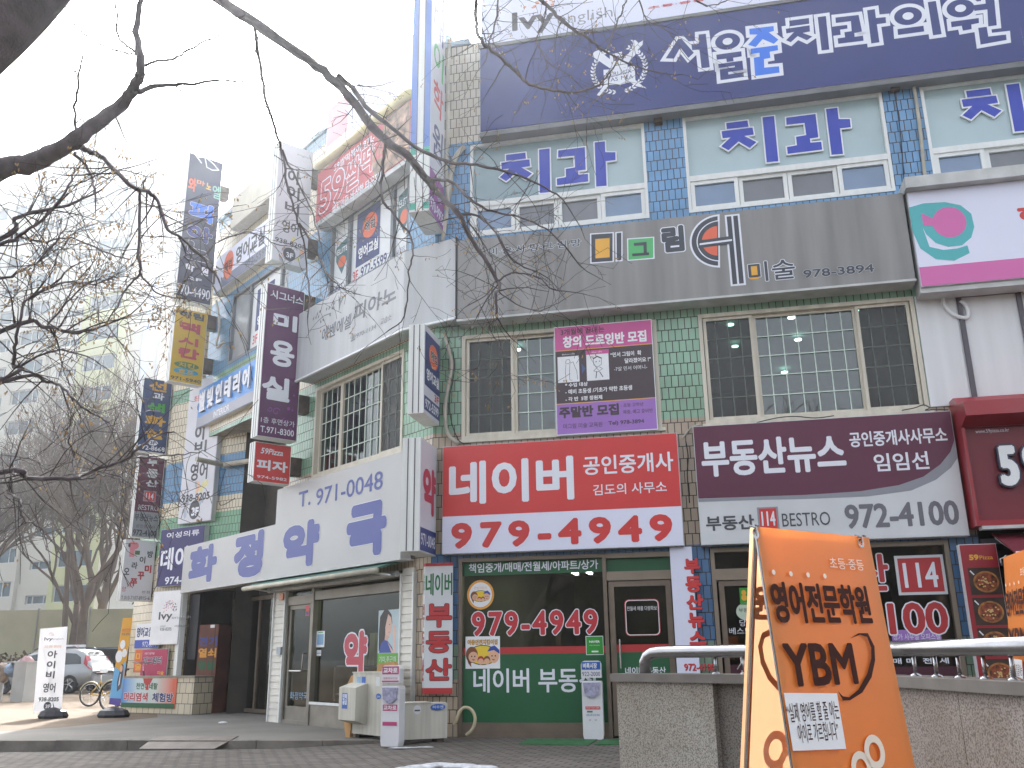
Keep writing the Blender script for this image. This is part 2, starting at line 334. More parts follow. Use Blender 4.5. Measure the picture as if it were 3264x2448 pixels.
HB = [(-4.76, -.76, 0, 2.5), (-4.03, -.88, 4.5, 6.33), (-3.75, -.85, 8.18, 9.85), (-8.62, -5.62, 8.0, 9.8)]
mb = MB(); holes(mb, A, 0, 14, 0, 12.0, HA); mb.build('wall', TA, BLD)
mb = MB(); holes(mb, B, -5.25, 0, 0, 12.3, [h for h in HB if h[0] > -5]); holes(mb, B, -9.95, -5.25, 6.34, 12.3, [HB[3]])
mb.face([B.pt(-5.25, 0, 0), B.pt(-5.25, 6.34, 0), B.pt(-5.25, 6.34, -6), B.pt(-5.25, 0, -6)][::-1], [(0, 0), (0, 6.34), (6, 6.34), (6, 0)][::-1])
mb.build('wall', TB, BLD)
mb = MB(); mb.rect(D, -1.2, -.25, 0, 11.5, 0); mb.rect(D, -.25, 1.62, 2.7, 6.34, 0); mb.rect(D, -.25, .05, 0, 2.7, 0)
mb.box(B, -12.9, -11.06, 0, 11.5, -1.5, .22); mb.build('wall', TD, BLD)
CEIL = mat('soffit_tiles', '8b8478', .8, .15, 5)
mb = MB(); mb.face([B.pt(-9.95, 6.34, 0), B.pt(-5.25, 6.34, 0), B.pt(-5.25, 6.34, -6), B.pt(-9.95, 6.34, -6)]); mb.build('soffit', CEIL, BLD)
DARK = mat('dark_passage_wall', '544f48', .8, .15, 2)  # gloom of the passage put into the wall colour
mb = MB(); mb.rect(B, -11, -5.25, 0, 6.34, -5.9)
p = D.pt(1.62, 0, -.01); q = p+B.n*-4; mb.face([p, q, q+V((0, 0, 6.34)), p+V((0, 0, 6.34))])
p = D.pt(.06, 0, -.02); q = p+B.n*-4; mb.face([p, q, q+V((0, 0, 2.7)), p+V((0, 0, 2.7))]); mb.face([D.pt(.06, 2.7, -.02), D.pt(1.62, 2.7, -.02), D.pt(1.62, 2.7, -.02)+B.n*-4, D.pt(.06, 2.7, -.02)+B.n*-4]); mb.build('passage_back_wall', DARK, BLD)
# roof and rear so that the block throws its shadow
ROOF = mat('roof_felt', '77736c', .9, .1)
bk = V((.5, .87, 0))*11
ft = [A.pt(14, 0, -.02), CORNER-(A.n+B.n)*.0+bk*.002, B.pt(-9.95, 0, -.02), B.pt(-9.95, 0, -9), CORNER+bk, A.pt(14, 0, -9)]
mb = MB(); mb.face([p+V((0, 0, 11.9)) for p in ft]); mb.build('roof', ROOF, BLD)
mb = MB()
for i in (2, 3, 4, 5):
    a, b = ft[i], ft[(i+1) % 6]; mb.face([a, b, b+V((0, 0, 11.9)), a+V((0, 0, 11.9))] if i != 2 else [a+V((0, 0, 6.3)), b+V((0, 0, 6.3)), b+V((0, 0, 11.9)), a+V((0, 0, 11.9))])
mb.build('rear_wall', DARK, BLD)
mb = MB(); mb.box(A, -.02, .62, 11.98, 12.1, -.3, .03); mb.box(B, -9.98, -.0, 12.3, 12.42, -.35, .05); mb.build('coping', mat('coping_metal', '9fb3c0', .5, .1), BLD)
def room(foot, z0, z1, m, name='room'):
    mb = MB(); n = len(foot)
    for i in range(n):
        a, b = foot[i], foot[(i+1) % n]
        if i == 0: continue            # the street side stays open
        mb.face([a+V((0, 0, z0)), b+V((0, 0, z0)), b+V((0, 0, z1)), a+V((0, 0, z1))])
    mb.face([p+V((0, 0, z0)) for p in foot]); mb.face([p+V((0, 0, z1)) for p in foot]); return mb.build(name, m, BLD)
bis = V((.5, .866, 0))
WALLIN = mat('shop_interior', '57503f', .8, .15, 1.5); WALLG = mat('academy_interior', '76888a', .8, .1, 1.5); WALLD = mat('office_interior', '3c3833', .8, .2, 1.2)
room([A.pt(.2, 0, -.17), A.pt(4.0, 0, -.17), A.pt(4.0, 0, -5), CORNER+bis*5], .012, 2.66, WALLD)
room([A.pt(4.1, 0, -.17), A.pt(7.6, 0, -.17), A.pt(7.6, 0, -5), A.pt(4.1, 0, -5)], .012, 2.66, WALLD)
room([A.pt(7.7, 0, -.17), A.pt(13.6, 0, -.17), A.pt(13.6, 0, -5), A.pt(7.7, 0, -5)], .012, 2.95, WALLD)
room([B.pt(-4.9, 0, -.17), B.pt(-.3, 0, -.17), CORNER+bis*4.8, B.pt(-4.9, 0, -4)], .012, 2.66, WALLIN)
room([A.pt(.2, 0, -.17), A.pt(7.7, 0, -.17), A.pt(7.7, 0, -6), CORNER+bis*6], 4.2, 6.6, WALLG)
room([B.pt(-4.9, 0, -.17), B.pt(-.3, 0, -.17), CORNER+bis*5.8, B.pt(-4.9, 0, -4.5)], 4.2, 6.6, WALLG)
# ---------------------------------------------------------------- windows
GL_DARK = glass('clear_pane', 'b8c2bc', .06, .7); GL_TEAL = glass('teal_pane', '6f9da2', .07, .6); GL_SHOP = glass('shop_pane', 'c8cac4', .03, .5)
FILM = mat('frosted_window_film', 'a9bec2', .12, .03, 2, spec=.6); FILM2 = mat('darker_window_film', '8aa0a6', .12, .05, 2, spec=.6)
PANEB = mat('blue_reflection_pane', '6d86a4', .06, .08, 1.5, spec=.9); PANEG = mat('screened_pane', '7d8086', .35, .08, 2); SCREEN = sheer('insect_screen', '4a4a48', .62)  # blue-grey sash pane: the reflection is put into an opaque colour
GRILLE = mat('white_green_grille', 'd4e6da', .5, .03)
BLUEL = mat('blue_channel_letter', '2a3fb0', .35, .03, 6); LEDW = mat('white_letter_trim', 'e8eaec', .35, 0)
def frame(mb, P, u0, u1, z0, z1, w, o0, o1):
    mb.box(P, u0, u0+w, z0, z1, o0, o1); mb.box(P, u1-w, u1, z0, z1, o0, o1); mb.box(P, u0+w, u1-w, z0, z0+w, o0, o1); mb.box(P, u0+w, u1-w, z1-w, z1, o0, o1)
def clinic_window(u0, u1, z0, z1, zm, sash, film_split, extra=None):
    mb = MB(); frame(mb, A, u0, u1, z0, z1, .05, -.12, .015); mb.box(A, u0+.05, u1-.05, zm-.05, zm+.05, -.12, .01); w = mb.build('window', ALU, BLD)
    mb = MB(); mb.rect(A, u0+.04, film_split, zm+.04, z1-.04, -.07); mb.build('pane', FILM if film_split > u1-.2 else FILM2, w)
    if film_split < u1-.2: mb = MB(); mb.rect(A, film_split, u1-.04, zm+.04, z1-.04, -.07); mb.build('pane', FILM, w)
    n = 4; wd = (u1-u0-.1)/n
    for i in range(n):
        a = u0+.05+wd*i; b = a+wd; o = -.04 if i in (0, 3) else -.07
        mb = MB(); frame(mb, A, a+.004, b-.004, z0+.05, zm-.05, .065, o-.04, o+.03); mb.build('sash', ALU, w)
        mb = MB(); mb.rect(A, a+.06, b-.06, z0+.11, zm-.11, o-.01); mb.build('pane', PANEB if i in (0, 3) else PANEG, w)
    return w
w1 = clinic_window(.63, 3.7, 8.07, 9.86, 8.68, 4, 2.98); w2 = clinic_window(4.35, 7.55, 8.08, 9.88, 8.7, 4, 7.5); w3 = clinic_window(8.13, 11.2, 8.1, 9.89, 8.7, 4, 11.15)
def grow(pts, d):
    """outline polygon moved outward by d"""
    a = sum(pts[i][0]*pts[(i+1) % len(pts)][1]-pts[(i+1) % len(pts)][0]*pts[i][1] for i in range(len(pts)))
    if a < 0: pts = pts[::-1]
    r = []
    for i in range(len(pts)):
        p0, p1, p2 = V(pts[i-1]), V(pts[i]), V(pts[(i+1) % len(pts)]); d1 = (p1-p0).normalized(); d2 = (p2-p1).normalized()
        n1 = V((d1.y, -d1.x)); n2 = V((d2.y, -d2.x)); b = (n1+n2); k = b.length_squared
        b = b*(2/k)*d if k > .35 else (n1+n2).normalized()*d*2.2
        r.append((p1.x+b.x, p1.y+b.y))
    return r
CHI = [[(282, 797), (420, 780), (427, 820), (286, 836)], [(252, 850), (453, 826), (461, 871), (398, 880), (478, 920), (435, 958), (362, 915), (297, 973), (249, 947), (312, 889), (259, 895)], [(517, 760), (592, 751), (620, 1044), (545, 1051)]]
GWA = [[(671, 762), (861, 738), (879, 889), (824, 897), (828, 924), (898, 918), (904, 968), (681, 996), (676, 952), (741, 941), (735, 886), (801, 875), (790, 796), (673, 808)], [(929, 706), (1002, 698), (1011, 771), (1084, 771), (1089, 823), (1019, 831), (1039, 996), (965, 1002)]]
def block(P, polys, du, dz, off, w, depth=.03, rim=.022):
    for p in polys:
        q = [(u+du, z+dz) for u, z in p]
        mb = MB(); mb.prism(P, grow(q, rim), off, off+depth); mb.build('letter_outline', LEDW, w)
        mb = MB(); mb.prism(P, q, off+depth-.01, off+depth+.004, False); mb.build('lettering', BLUEL, w)
CH = [A.poly(-.02, R3, p) for p in CHI]; GW = [A.poly(-.02, R3, p) for p in GWA]
q1 = A.uv(R2(1035, 1120), -.02); r1 = A.uv(R3(250, 850), -.02); q2 = A.uv(R2(1405, 960), -.02); r2 = A.uv(R3(671, 762), -.02); q3 = A.uv(R3(1808, 655), -.02)
block(A, CH, 0, 0, -.055, w2); block(A, GW, 0, 0, -.055, w2)
block(A, CH, q1[0]-r1[0], -.08, -.055, w1); block(A, GW, q2[0]-r2[0], -.08, -.055, w1)
block(A, CH, q3[0]-r1[0], .03, -.055, w3); block(A, GW, q3[0]-r1[0], .03, -.055, w3)
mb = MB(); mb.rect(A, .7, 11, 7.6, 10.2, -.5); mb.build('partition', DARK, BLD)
def academy_window(P, u0, u1, z0, z1, parts, deep=.04):
    """parts = [(u0, u1, kind)], kind: s = sash with insect screen, g = pane with grille"""
    mb = MB(); frame(mb, P, u0, u1, z0, z1, .06, -.13, .02); mb.box(P, u0-.05, u1+.05, z0-.05, z0, -.05, .05); w = mb.build('window', IVORY, BLD)
    for a, b, k in parts:
        o = -.03 if k != 'g' else -.07
        mb = MB(); frame(mb, P, a, b, z0+.06, z1-.06, .05, o-.045, o+.01); mb.build('sash', IVORY, w)
        mb = MB(); mb.rect(P, a+.045, b-.045, z0+.1, z1-.1, o-.035); mb.build('pane', GL_TEAL, w)
        mb = MB(); n = max(2, round((b-a)/.21)); q = o-.014
        for i in range(1, n): x = a+(b-a)*i/n; mb.box(P, x-.007, x+.007, z0+.1, z1-.1, q-.012, q)
        for i in range(1, 5): z = z0+.1+(z1-z0-.2)*i/5; mb.box(P, a+.05, b-.05, z-.007, z+.007, q-.014, q+.003)
        mb.build('grille', GRILLE, w)
        if k == 's': mb = MB(); mb.rect(P, a+.04, b-.04, z0+.1, z1-.1, o-.004); mb.build('screen', SCREEN, w)
    return w
academy_window(A, .49, 3.7, 4.49, 6.27, [(.56, 1.36, 's'), (1.36, 2.9, 'g'), (2.85, 3.63, 's')])
academy_window(A, 4.36, 7.57, 4.5, 6.29, [(4.43, 5.19, 's'), (5.19, 6.73, 'g'), (6.72, 7.5, 's')])
academy_window(B, -4.03, -.88, 4.5, 6.33, [(-3.96, -3.12, 'g'), (-3.12, -1.64, 'g'), (-1.66, -.95, 's')])
LAMP = emis('lit_downlight', 'fff6dc', 4.); TUBE = emis('lit_tube', 'e8ffd0', 10.)
for P, us, zz, dd in ((A, [1.1, 4.9, 5.0, 5.9, 6.1, 6.0, 6.9], 6.52, [1.6, 1.2, 2.4, 1.1, 2.3, 4.3, 1.0]), (B, [-1.7, -3.5], 6.5, [1.0, 2.])):
    for u, dpt in zip(us, dd): mb = MB(); mb.lathe(P.pt(u, zz, -dpt), [(.065, 0), (.06, -.02), (.0, -.025)], 12); mb.build('downlight', LAMP, BLD)
mb = MB()
for u in (1.95, 2.2): mb.box(A, u-.03, u+.03, 2.5, 2.53, -2.4, -1.1)
mb.build('tube_light', TUBE, BLD)
mb = MB(); mb.box(B, -2.4, -2.0, 2.52, 2.55, -.9, -.8); mb.ell(B.pt(-1.35, 2.5, -1.3), .03, .03, .03); mb.build('tube_light', TUBE, BLD)
# third-floor corner windows: white posters between dark mullions
POSTW = mat('white_poster', 'dfe3e4', .5, .02); MULL = mat('grey_mullion', '6b7076', .5, .05)
mb = MB(); frame(mb, B, -3.75, -.85, 8.18, 9.85, .06, -.14, .0)
for u in (-3.03, -1.43): mb.box(B, u-.045, u+.045, 8.18, 9.85, -.14, -.01)
WB3 = mb.build('window', MULL, BLD)
mb = MB(); mb.rect(B, -3.7, -.9, 8.2, 9.82, -.08); mb.build('pane', POSTW, WB3)
mb = MB(); frame(mb, B, -8.62, -5.62, 8.0, 9.8, .06, -.14, .0)
for u in (-7.62, -6.0): mb.box(B, u-.045, u+.045, 8.0, 9.8, -.14, -.01)
WC3 = mb.build('window', MULL, BLD)
mb = MB(); mb.rect(B, -8.57, -7.6, 8.05, 9.75, -.08); mb.build('pane', mat('grey_film_pane', '9aa0a4', .25, .08), WC3)
mb = MB(); mb.rect(B, -7.6, -5.67, 8.05, 9.75, -.08); mb.build('pane', POSTW, WC3)
NAVY = mat('navy_print', '2c3a72', .45, .02); REDP = mat('red_print', 'c43b44', .45, .02); ORP = mat('orange_print', 'df6a40', .45, .02); WHP = mat('white_print', 'e6e8ea', .45, 0)
def haebeop(P, off, q, par, sc):
    """printed panel: navy rounded board, orange egg with two syllables, white words below"""
    u0, z0, u1, z1 = q
    rpatch(P, q, off, NAVY, par, 'printed_panel'); e = inner(q, .25, .42, .88, .88)
    patch(P, ring(P, (e[0]+e[2])/2, (e[1]+e[3])/2, (e[2]-e[0])/2, (e[3]-e[1])/2), off+.002, ORP, par, 'printed_egg')
    text('해법', P, off+.004, inner(e, .16, .3, .86, .72), BLACK, par, .03, (.03, WHP)); text('영어교실', P, off+.003, inner(q, .1, .12, .95, .34), WHP, par, .04)
haebeop(B, -.075, (-2.82, 8.55, -1.95, 9.72), WB3, 1); text('3F', B, -.077, (-2.92, 8.28, -2.72, 8.5), REDP, WB3, .02); text('972-5599', B, -.077, (-2.62, 8.27, -1.68, 8.5), NAVY, WB3, .02)
haebeop(B, -.075, (-7.35, 8.5, -6.45, 9.55), WC3, 1); text('3F', B, -.077, (-7.45, 8.2, -7.2, 8.42), REDP, WC3, .02); text('972-5599', B, -.077, (-7.1, 8.2, -6.1, 8.42), NAVY, WC3, .02)
TEALP = mat('dark_teal_print', '3f6b72', .5, .02)
for q, u in ((WB3, (-3.62, 8.62, -3.12, 9.4)), (WB3, (-1.32, 8.68, -.92, 9.62))):
    patch(B, [(u[0], u[3]-.12), (u[2], u[3]), (u[2], u[1]+.35), ((u[0]+u[2])/2, u[1]), (u[0], u[1]+.35)], -.076, TEALP, q, 'printed_shield'); text('ELITE', B, -.073, inner(u, .08, .6, .92, .76), WHP, q, .02); e = inner(u, .2, .2, .8, .52)
    patch(B, ring(B, (e[0]+e[2])/2, (e[1]+e[3])/2, (e[2]-e[0])/2, (e[3]-e[1])/2), -.074, ORP, q, 'printed_disc')
text('NEAT', B, -.076, (-3.68, 8.26, -3.3, 8.42), NAVY, WB3, .02); text('1:1 주5일 맞춤', B, -.076, (-1.34, 8.27, -.9, 8.42), NAVY, WB3, .01)
# ---------------------------------------------------------------- signs on the street front
RED = mat('sign_red', 'cc3a38', .4, .03, 1); LILAC = mat('sign_white', 'dcdff0', .4, .02, 1); NAVYS = mat('sign_navy', '2c3878', .5, .05, 1.2); MAR = mat('sign_maroon', '5e2740', .45, .05, 1.2); LGREY = mat('sign_pale_grey', 'cfd2d4', .45, .05, 1.2)
GPANEL = mat('grey_metal_fascia', '8b8a88', .5, .12, .9, metal=.1, streak=True); LPANEL = mat('pale_metal_fascia', 'b9bcbe', .45, .07, .9, streak=True); TRIM = mat('pale_trim', 'c4c6c4', .5, .12, 3)
BRIGHT = mat('bright_blue_print', '2f74e0', .4, 0); WLET = mat('sign_lettering_white', 'dfe2ea', .4, 0); RUST = mat('rusty_steel', '5a4a40', .8, .3, 5, metal=.2)
def band(P, off, tl, br): a = P.uv(tl, off); b = P.uv(br, off); return (a[0], b[1], b[0], a[1])
# navy dental sign
nb = (.87, 9.95, 10.6, 11.65)
t = sign('shop_sign', 'long navy sign with white outlined lettering and a laurel crest', A, .25, nb, NAVYS, .24)
mb = MB(); mb.box(A, nb[0]-.01, nb[2], 9.86, 9.945, .02, .24); mb.box(A, nb[0]-.01, nb[2], 11.655, 11.72, 0, .27); mb.build('edge_trim', mat('dull_grey_trim', '77787a', .6, .12, 2), t)
NL = [(K1, [(862, 178), (892, 178), (1000, 300), (952, 345), (880, 255), (825, 352), (752, 350)]), (K1, [(1042, 140), (1105, 133), (1140, 428), (1068, 437), (1049, 272), (985, 278), (978, 225), (1043, 218)]),
      (K1, [(1198, 318), (1418, 287), (1422, 332), (1346, 344), (1350, 375), (1290, 383), (1286, 352), (1202, 362)]), (K1, [(1215, 400), (1428, 370), (1436, 452), (1302, 470), (1304, 492), (1438, 472), (1442, 512), (1235, 542), (1228, 448), (1362, 428), (1360, 414), (1218, 435)]),
      (K1, [(1488, 90), (1702, 65), (1706, 108), (1660, 120), (1745, 185), (1705, 222), (1606, 180), (1545, 250), (1478, 230), (1560, 140), (1492, 140)]), (K1, [(1500, 265), (1738, 233), (1742, 278), (1668, 292), (1674, 346), (1618, 356), (1620, 432), (1750, 420), (1755, 475), (1540, 505), (1528, 345), (1580, 335), (1578, 300), (1504, 312)]),
      (R3, [(690, 135), (818, 118), (820, 155), (694, 172)]), (R3, [(668, 188), (822, 165), (825, 205), (778, 215), (840, 238), (805, 262), (745, 235), (700, 275), (670, 262), (722, 208), (672, 218)]), (R3, [(875, 112), (928, 105), (950, 322), (900, 328)]),
      (R3, [(990, 115), (1140, 98), (1162, 205), (1112, 215), (1114, 240), (1168, 232), (1172, 265), (1008, 285), (1004, 250), (1052, 243), (1048, 210), (1095, 203), (1090, 138), (992, 150)]), (R3, [(1195, 68), (1245, 60), (1252, 118), (1315, 112), (1318, 150), (1258, 158), (1275, 275), (1222, 283)]),
      (R3, [(1392, 190), (1560, 168), (1565, 205), (1395, 228)]), (R3, [(1588, 15), (1640, 8), (1678, 222), (1622, 230)]),
      (R3, [(1738, 142), (1918, 118), (1920, 150), (1870, 160), (1872, 190), (1815, 200), (1808, 168), (1742, 178)]), (R3, [(1885, 35), (1963, 25), (1960, -5), (2018, -12), (2035, 165), (1980, 172), (1974, 62), (1890, 72)]), (R3, [(1915, 182), (1970, 175), (1980, 238), (2095, 225), (2098, 260), (1930, 290)])]
for c_, (cx_, cy_), (rx_, ry_) in ((K1, (1297, 200), (110, 72)), (R3, (1460, 105), (90, 58)), (R3, (1800, 55), (90, 58))):
    e = A.uv(c_(cx_, cy_), .25); f = A.uv(c_(cx_+rx_, cy_-rx_*.13), .25); g = A.uv(c_(cx_, cy_-ry_), .25); ru, rz = f[0]-e[0], g[1]-e[1]
    patch(A, ring(A, e[0], e[1], ru+.07, rz+.07, 40), .2525, WLET, t, 'letter_outline'); patch(A, ring(A, e[0], e[1], ru, rz, 40), .2545, NAVYS, t, 'lettering'); patch(A, ring(A, e[0], e[1], ru*.4, rz*.42, 32), .2555, WLET, t, 'letter_outline')
for i, (c_, pts) in enumerate(NL):
    q_ = A.poly(.25, c_, pts); patch(A, grow(q_, .062), .2528+i*4e-5, WLET, t, 'letter_outline'); patch(A, q_, .255, BRIGHT if i in (4, 5) else NAVYS, t, 'lettering')
text('|', A, .256, A.box(.25, R3, 2188, 175, 2212, 300), WLET, t)
# laurel crest
cb = A.box(.25, K1, 65, 215, 625, 660); cu, cz = (cb[0]+cb[2])/2, (cb[1]+cb[3])/2-.03; cr = (cb[2]-cb[0])/2*.86
mb = MB()
for sd_ in (-1, 1):
    mb = MB()
    for i in range(17):
        a = -pi/2+sd_*(.16+i*.155); p = V((cu+cr*cos(a), cz+cr*1.0*sin(a))); tg = V((-sin(a), cos(a)))*sd_; nr = V((cos(a), sin(a)))
        for s2 in (-1, 1):
            d = (tg*.85+nr*s2*.55).normalized(); e = V((-d.y, d.x)); L = .085
            mb.flat(A, [tuple(p), tuple(p+d*L*.5+e*.02), tuple(p+d*L), tuple(p+d*L*.5-e*.02)], .254)
    mb.build('laurel_branch', WLET, t)
def crest_poly(pts, m, off, nm): return patch(A, [(cu+x*cr, cz+y*cr) for x, y in pts], off, m, t, nm)
crest_poly([(-.95, .95), (-.75, 1.0), (.75, -.75), (1.0, -1.0), (.62, -.85), (-1.0, .75)], WLET, .2532, 'quill_pen')
crest_poly([(-.9, -1.0), (-.8, -1.05), (.55, .45), (.8, .7), (.6, .85), (.35, .65)], WLET, .2536, 'torch'); crest_poly([(.55, .85), (.75, .75), (.95, .95), (.98, 1.15), (.8, 1.05), (.7, 1.2), (.5, 1.25), (.6, 1.1)], WLET, .254, 'torch_flame')
crest_poly([(-.33, .72), (.15, .78), (.15, .35), (.33, .4), (.33, .05), (-.33, .05)], WLET, .2545, 'key'); crest_poly([(-.2, .6), (.02, .62), (.02, .42), (-.2, .4)], NAVYS, .2548, 'key_hole')
crest_poly([(-.6, .08), (-.05, .02), (0, -.02), (.05, .02), (.6, .08), (.6, -.6), (.06, -.68), (0, -.74), (-.06, -.68), (-.6, -.6)], WLET, .2552, 'open_book')
for s_, bx in (('VERI', (-.52, -.26, -.04, -.08)), ('TAS', (-.5, -.5, -.06, -.32)), ('LUX', (.06, -.24, .48, -.06)), ('MEA', (.06, -.48, .52, -.3))): text(s_, A, .257, (cu+bx[0]*cr, cz+bx[1]*cr, cu+bx[2]*cr, cz+bx[3]*cr), NAVYS, t, .01)
# rooftop billboard above it
t = sign('roof_billboard', 'white roof billboard above the navy sign with grey and red lettering', A, .1, (.86, 11.73, 10.6, 13.3), LILAC, .15)
text('Ivy', A, .104, A.box(.1, R2, 1105, 85, 1385, 200), DGREY, t, .03); text('english', A, .104, A.box(.1, R2, 1400, 95, 1760, 130), mat('mid_grey_print', '8d9096', .5, 0), t, -.005)
text('초등·중등 영어전문', A, .104, A.box(.1, R2, 1985, 45, 2750, -55), REDP, t, .03)
mb = MB()
for i in range(14):
    a = rnd.uniform(.2, 2.9); q = rnd.uniform(.1, .33); c0 = A.uv(R2(1290, 62), .1); mb.flat(A, ring(A, c0[0]+q*cos(a)*1.3, c0[1]+q*sin(a)*.7, .035, .022, 8), .104)
mb.build('printed_leaves', mat('salmon_print', 'd49a80', .5, 0), t)
# wide grey fascia of the art academy
t = thing('fascia_sign', 'wide grey metal fascia with dark and coloured lettering between second and third floor', 'shop sign', A.pt(4, 6.42, .2))
G0, G1 = .5, 7.56
mb = MB(); mb.box(A, G0, G1, 6.44, 7.86, 0, .345); mb.build('sign_box', GPANEL, t)
mb = MB(); mb.box(A, G0-.01, G1+.01, 6.405, 6.44, -.0, .365); mb.build('edge_trim', TRIM, t)
ol = (.03, WLET); INK = mat('dark_slate_print', '3b3f48', .45, 0); YEL = mat('yellow_print', 'e2a93a', .45, .02); GRN = mat('green_print', '4fb06a', .45, .02); ORG_ = mat('orange_red_print', 'e0694a', .45, .02)
def gp(c, pts, m, off, nm, rim=0):
    p = A.poly(.35, c, pts)
    if rim: patch(A, grow(p, rim), off-.001, WLET, t, 'letter_outline')
    return patch(A, p, off, m, t, nm)
text('미·술·사·랑·그·림·망', A, .349, A.box(.345, K2, 440, 418, 1252, 400), INK, t, .03, (.035, WLET))
gp(K2, [(1340, 297), (1528, 285), (1528, 530), (1342, 543)], INK, .349, 'lettering', .02); gp(K2, [(1375, 338), (1502, 328), (1503, 498), (1377, 508)], YEL, .351, 'colour_inset'); gp(K2, [(1563, 285), (1605, 280), (1605, 522), (1565, 525)], INK, .349, 'lettering', .02)
gp(K2, [(1665, 340), (1885, 325), (1888, 502), (1668, 520)], GRN, .349, 'colour_inset', .018)
for q in ([(1715, 372), (1828, 362), (1828, 392), (1717, 398)], [(1800, 385), (1828, 385), (1830, 470), (1802, 470)], [(1700, 465), (1850, 455), (1850, 478), (1702, 490)]): gp(K2, q, INK, .351, 'lettering')
text('림', A, .349, band(A, .345, (2106, 724), (2184, 800)), INK, t, .05, (.03, WLET))
def S_(pts): return [((x-2176)*2.0331, (y)*2.0331) for x, y in pts]
ec = A.uv(R3(240, 1560), .345); er = A.uv(R3(240, 1400), .345)[1]-ec[1]
arc = ring(A, ec[0], ec[1], er*1.02, er, 24, pi/2, 3*pi/2)
patch(A, grow(arc, .03), .347, WLET, t, 'letter_outline'); patch(A, arc, .3485, INK, t, 'lettering')
patch(A, ring(A, ec[0], ec[1], er*.84, er*.83, 24, pi/2, 3*pi/2), .3495, WLET, t, 'letter_outline'); patch(A, ring(A, ec[0], ec[1], er*.8, er*.79, 24, pi/2, 3*pi/2), .3505, INK, t, 'lettering'); patch(A, ring(A, ec[0]-.02, ec[1], er*.6, er*.6, 24, pi/2, 3*pi/2), .352, ORG_, t, 'colour_inset')
gp(R3, [(100, 1560), (310, 1530), (312, 1580), (102, 1610)], INK, .354, 'lettering'); gp(R3, [(110, 1578), (320, 1550), (320, 1562), (110, 1590)], WLET, .3555, 'letter_outline')
x0 = A.uv(R3(285, 1405), .345); x1 = A.uv(R6(370, 180), .345)
for i in (0, 1): mb = MB(); mb.rect(A, x0[0]+i*.1, x0[0]+.07+i*.1, x1[1], x0[1], .3512); mb.build('lettering', INK, t)
rpatch(A, (x0[0]-.03, x1[1]-.03, x0[0]+.2, x0[1]+.03), .3475, WLET, t, 'letter_outline')
text('미술', A, .349, A.box(.345, R6, 420, 45, 735, 145), INK, t, .015, (.03, WLET)); gp(R6, [(435, 58), (492, 52), (492, 148), (438, 152)], YEL, .3475, 'colour_inset')
text('978-3894', A, .349, A.box(.345, R6, 778, 92, 1243, 103), INK, t, .03, (.02, WLET))
# pale piano fascia round the corner
t = thing('fascia_sign', 'pale metal piano school fascia bending round the corner of the block', 'shop sign', B.pt(-2, 6.5, .2))
bl = [B.pt(-4.28, 0, .35), B.pt(-.42, 0, .35), A.pt(G0-.02, 0, .35)]
mb = MB()
for a, b in ((0, 1), (1, 2)): mb.face([bl[a]+V((0, 0, 6.5)), bl[b]+V((0, 0, 6.5)), bl[b]+V((0, 0, 7.92)), bl[a]+V((0, 0, 7.92))], [(0, 0), (1, 0), (1, 1), (0, 1)])
lo = bl+[A.pt(G0-.02, 0, 0), CORNER+V((0, 0, 0)), B.pt(-4.28, 0, 0)]
mb.face([p+V((0, 0, 6.49)) for p in lo]); mb.face([p+V((0, 0, 7.92)) for p in lo]); mb.box(B, -4.29, -4.281, 6.49, 7.92, 0, .35); mb.build('sign_box', LPANEL, t)
mb = MB()
for a, b in ((0, 1), (1, 2)):
    P = Pl(bl[a], u=bl[b]-bl[a]); mb.box(P, 0, (bl[b]-bl[a]).length, 6.455, 6.49, -.03, .02)
mb.build('edge_trim', WHITE, t)
mb = MB(); P = Pl(bl[2], 78); mb.box(P, -.012, .012, 6.44, 7.93, -.3, .012); mb.build('seam', BLACK, t)
GP = mat('faded_grey_print', '6f7278', .5, .03)
for s_, bx, bo in (('에벤에셀', (Z2, 612, 1285, 948, 1270), .02), ('피아노', (Z2, 985, 1015, 1482, 955), .035), ('☎970-1134', (Z2, 945, 1368, 1248, 1292), .01), ('교습소', (Z2, 1300, 1168, 1428, 1180), .01)): text(s_, B, .353, B.box(.35, *bx), GP, t, bo, shear=.12)
tw = B.poly(.35, Z2, [(425, 1390), (500, 1270), (570, 1190), (640, 1130), (720, 1100)]); stroke(B, tw, .02, .353, GP, t)
mb = MB()
for x, y, a in [(515, 1165, .8), (560, 1110, 1.2), (590, 1080, .5), (670, 1050, 1.3), (700, 1040, .9), (740, 1040, .3), (600, 1200, -1), (630, 1180, -.6), (710, 1120, -.9), (750, 960, .7), (760, 985, .2), (545, 1150, 1.6), (575, 1140, 1.0)]:
    c0 = V(B.uv(Z2(x, y), .35)); d = V((cos(a), sin(a)))*.1; e = V((-d.y, d.x))*.28; mb.flat(B, [tuple(c0-d*.5), tuple(c0+e), tuple(c0+d*.5), tuple(c0-e)], .353)
for x, y in ((830, 970), (1000, 850)):
    c0 = V(B.uv(Z2(x, y), .35)); s_ = .2 if x < 900 else .13
    mb.flat(B, [tuple(c0+V(k)*s_) for k in ((-.2, -1), (.1, -.2), (1.0, .6), (.3, .3), (.1, .1), (-.4, .9), (-.3, 0))], .353)
mb.build('printed_birds_and_leaves', GP, t)
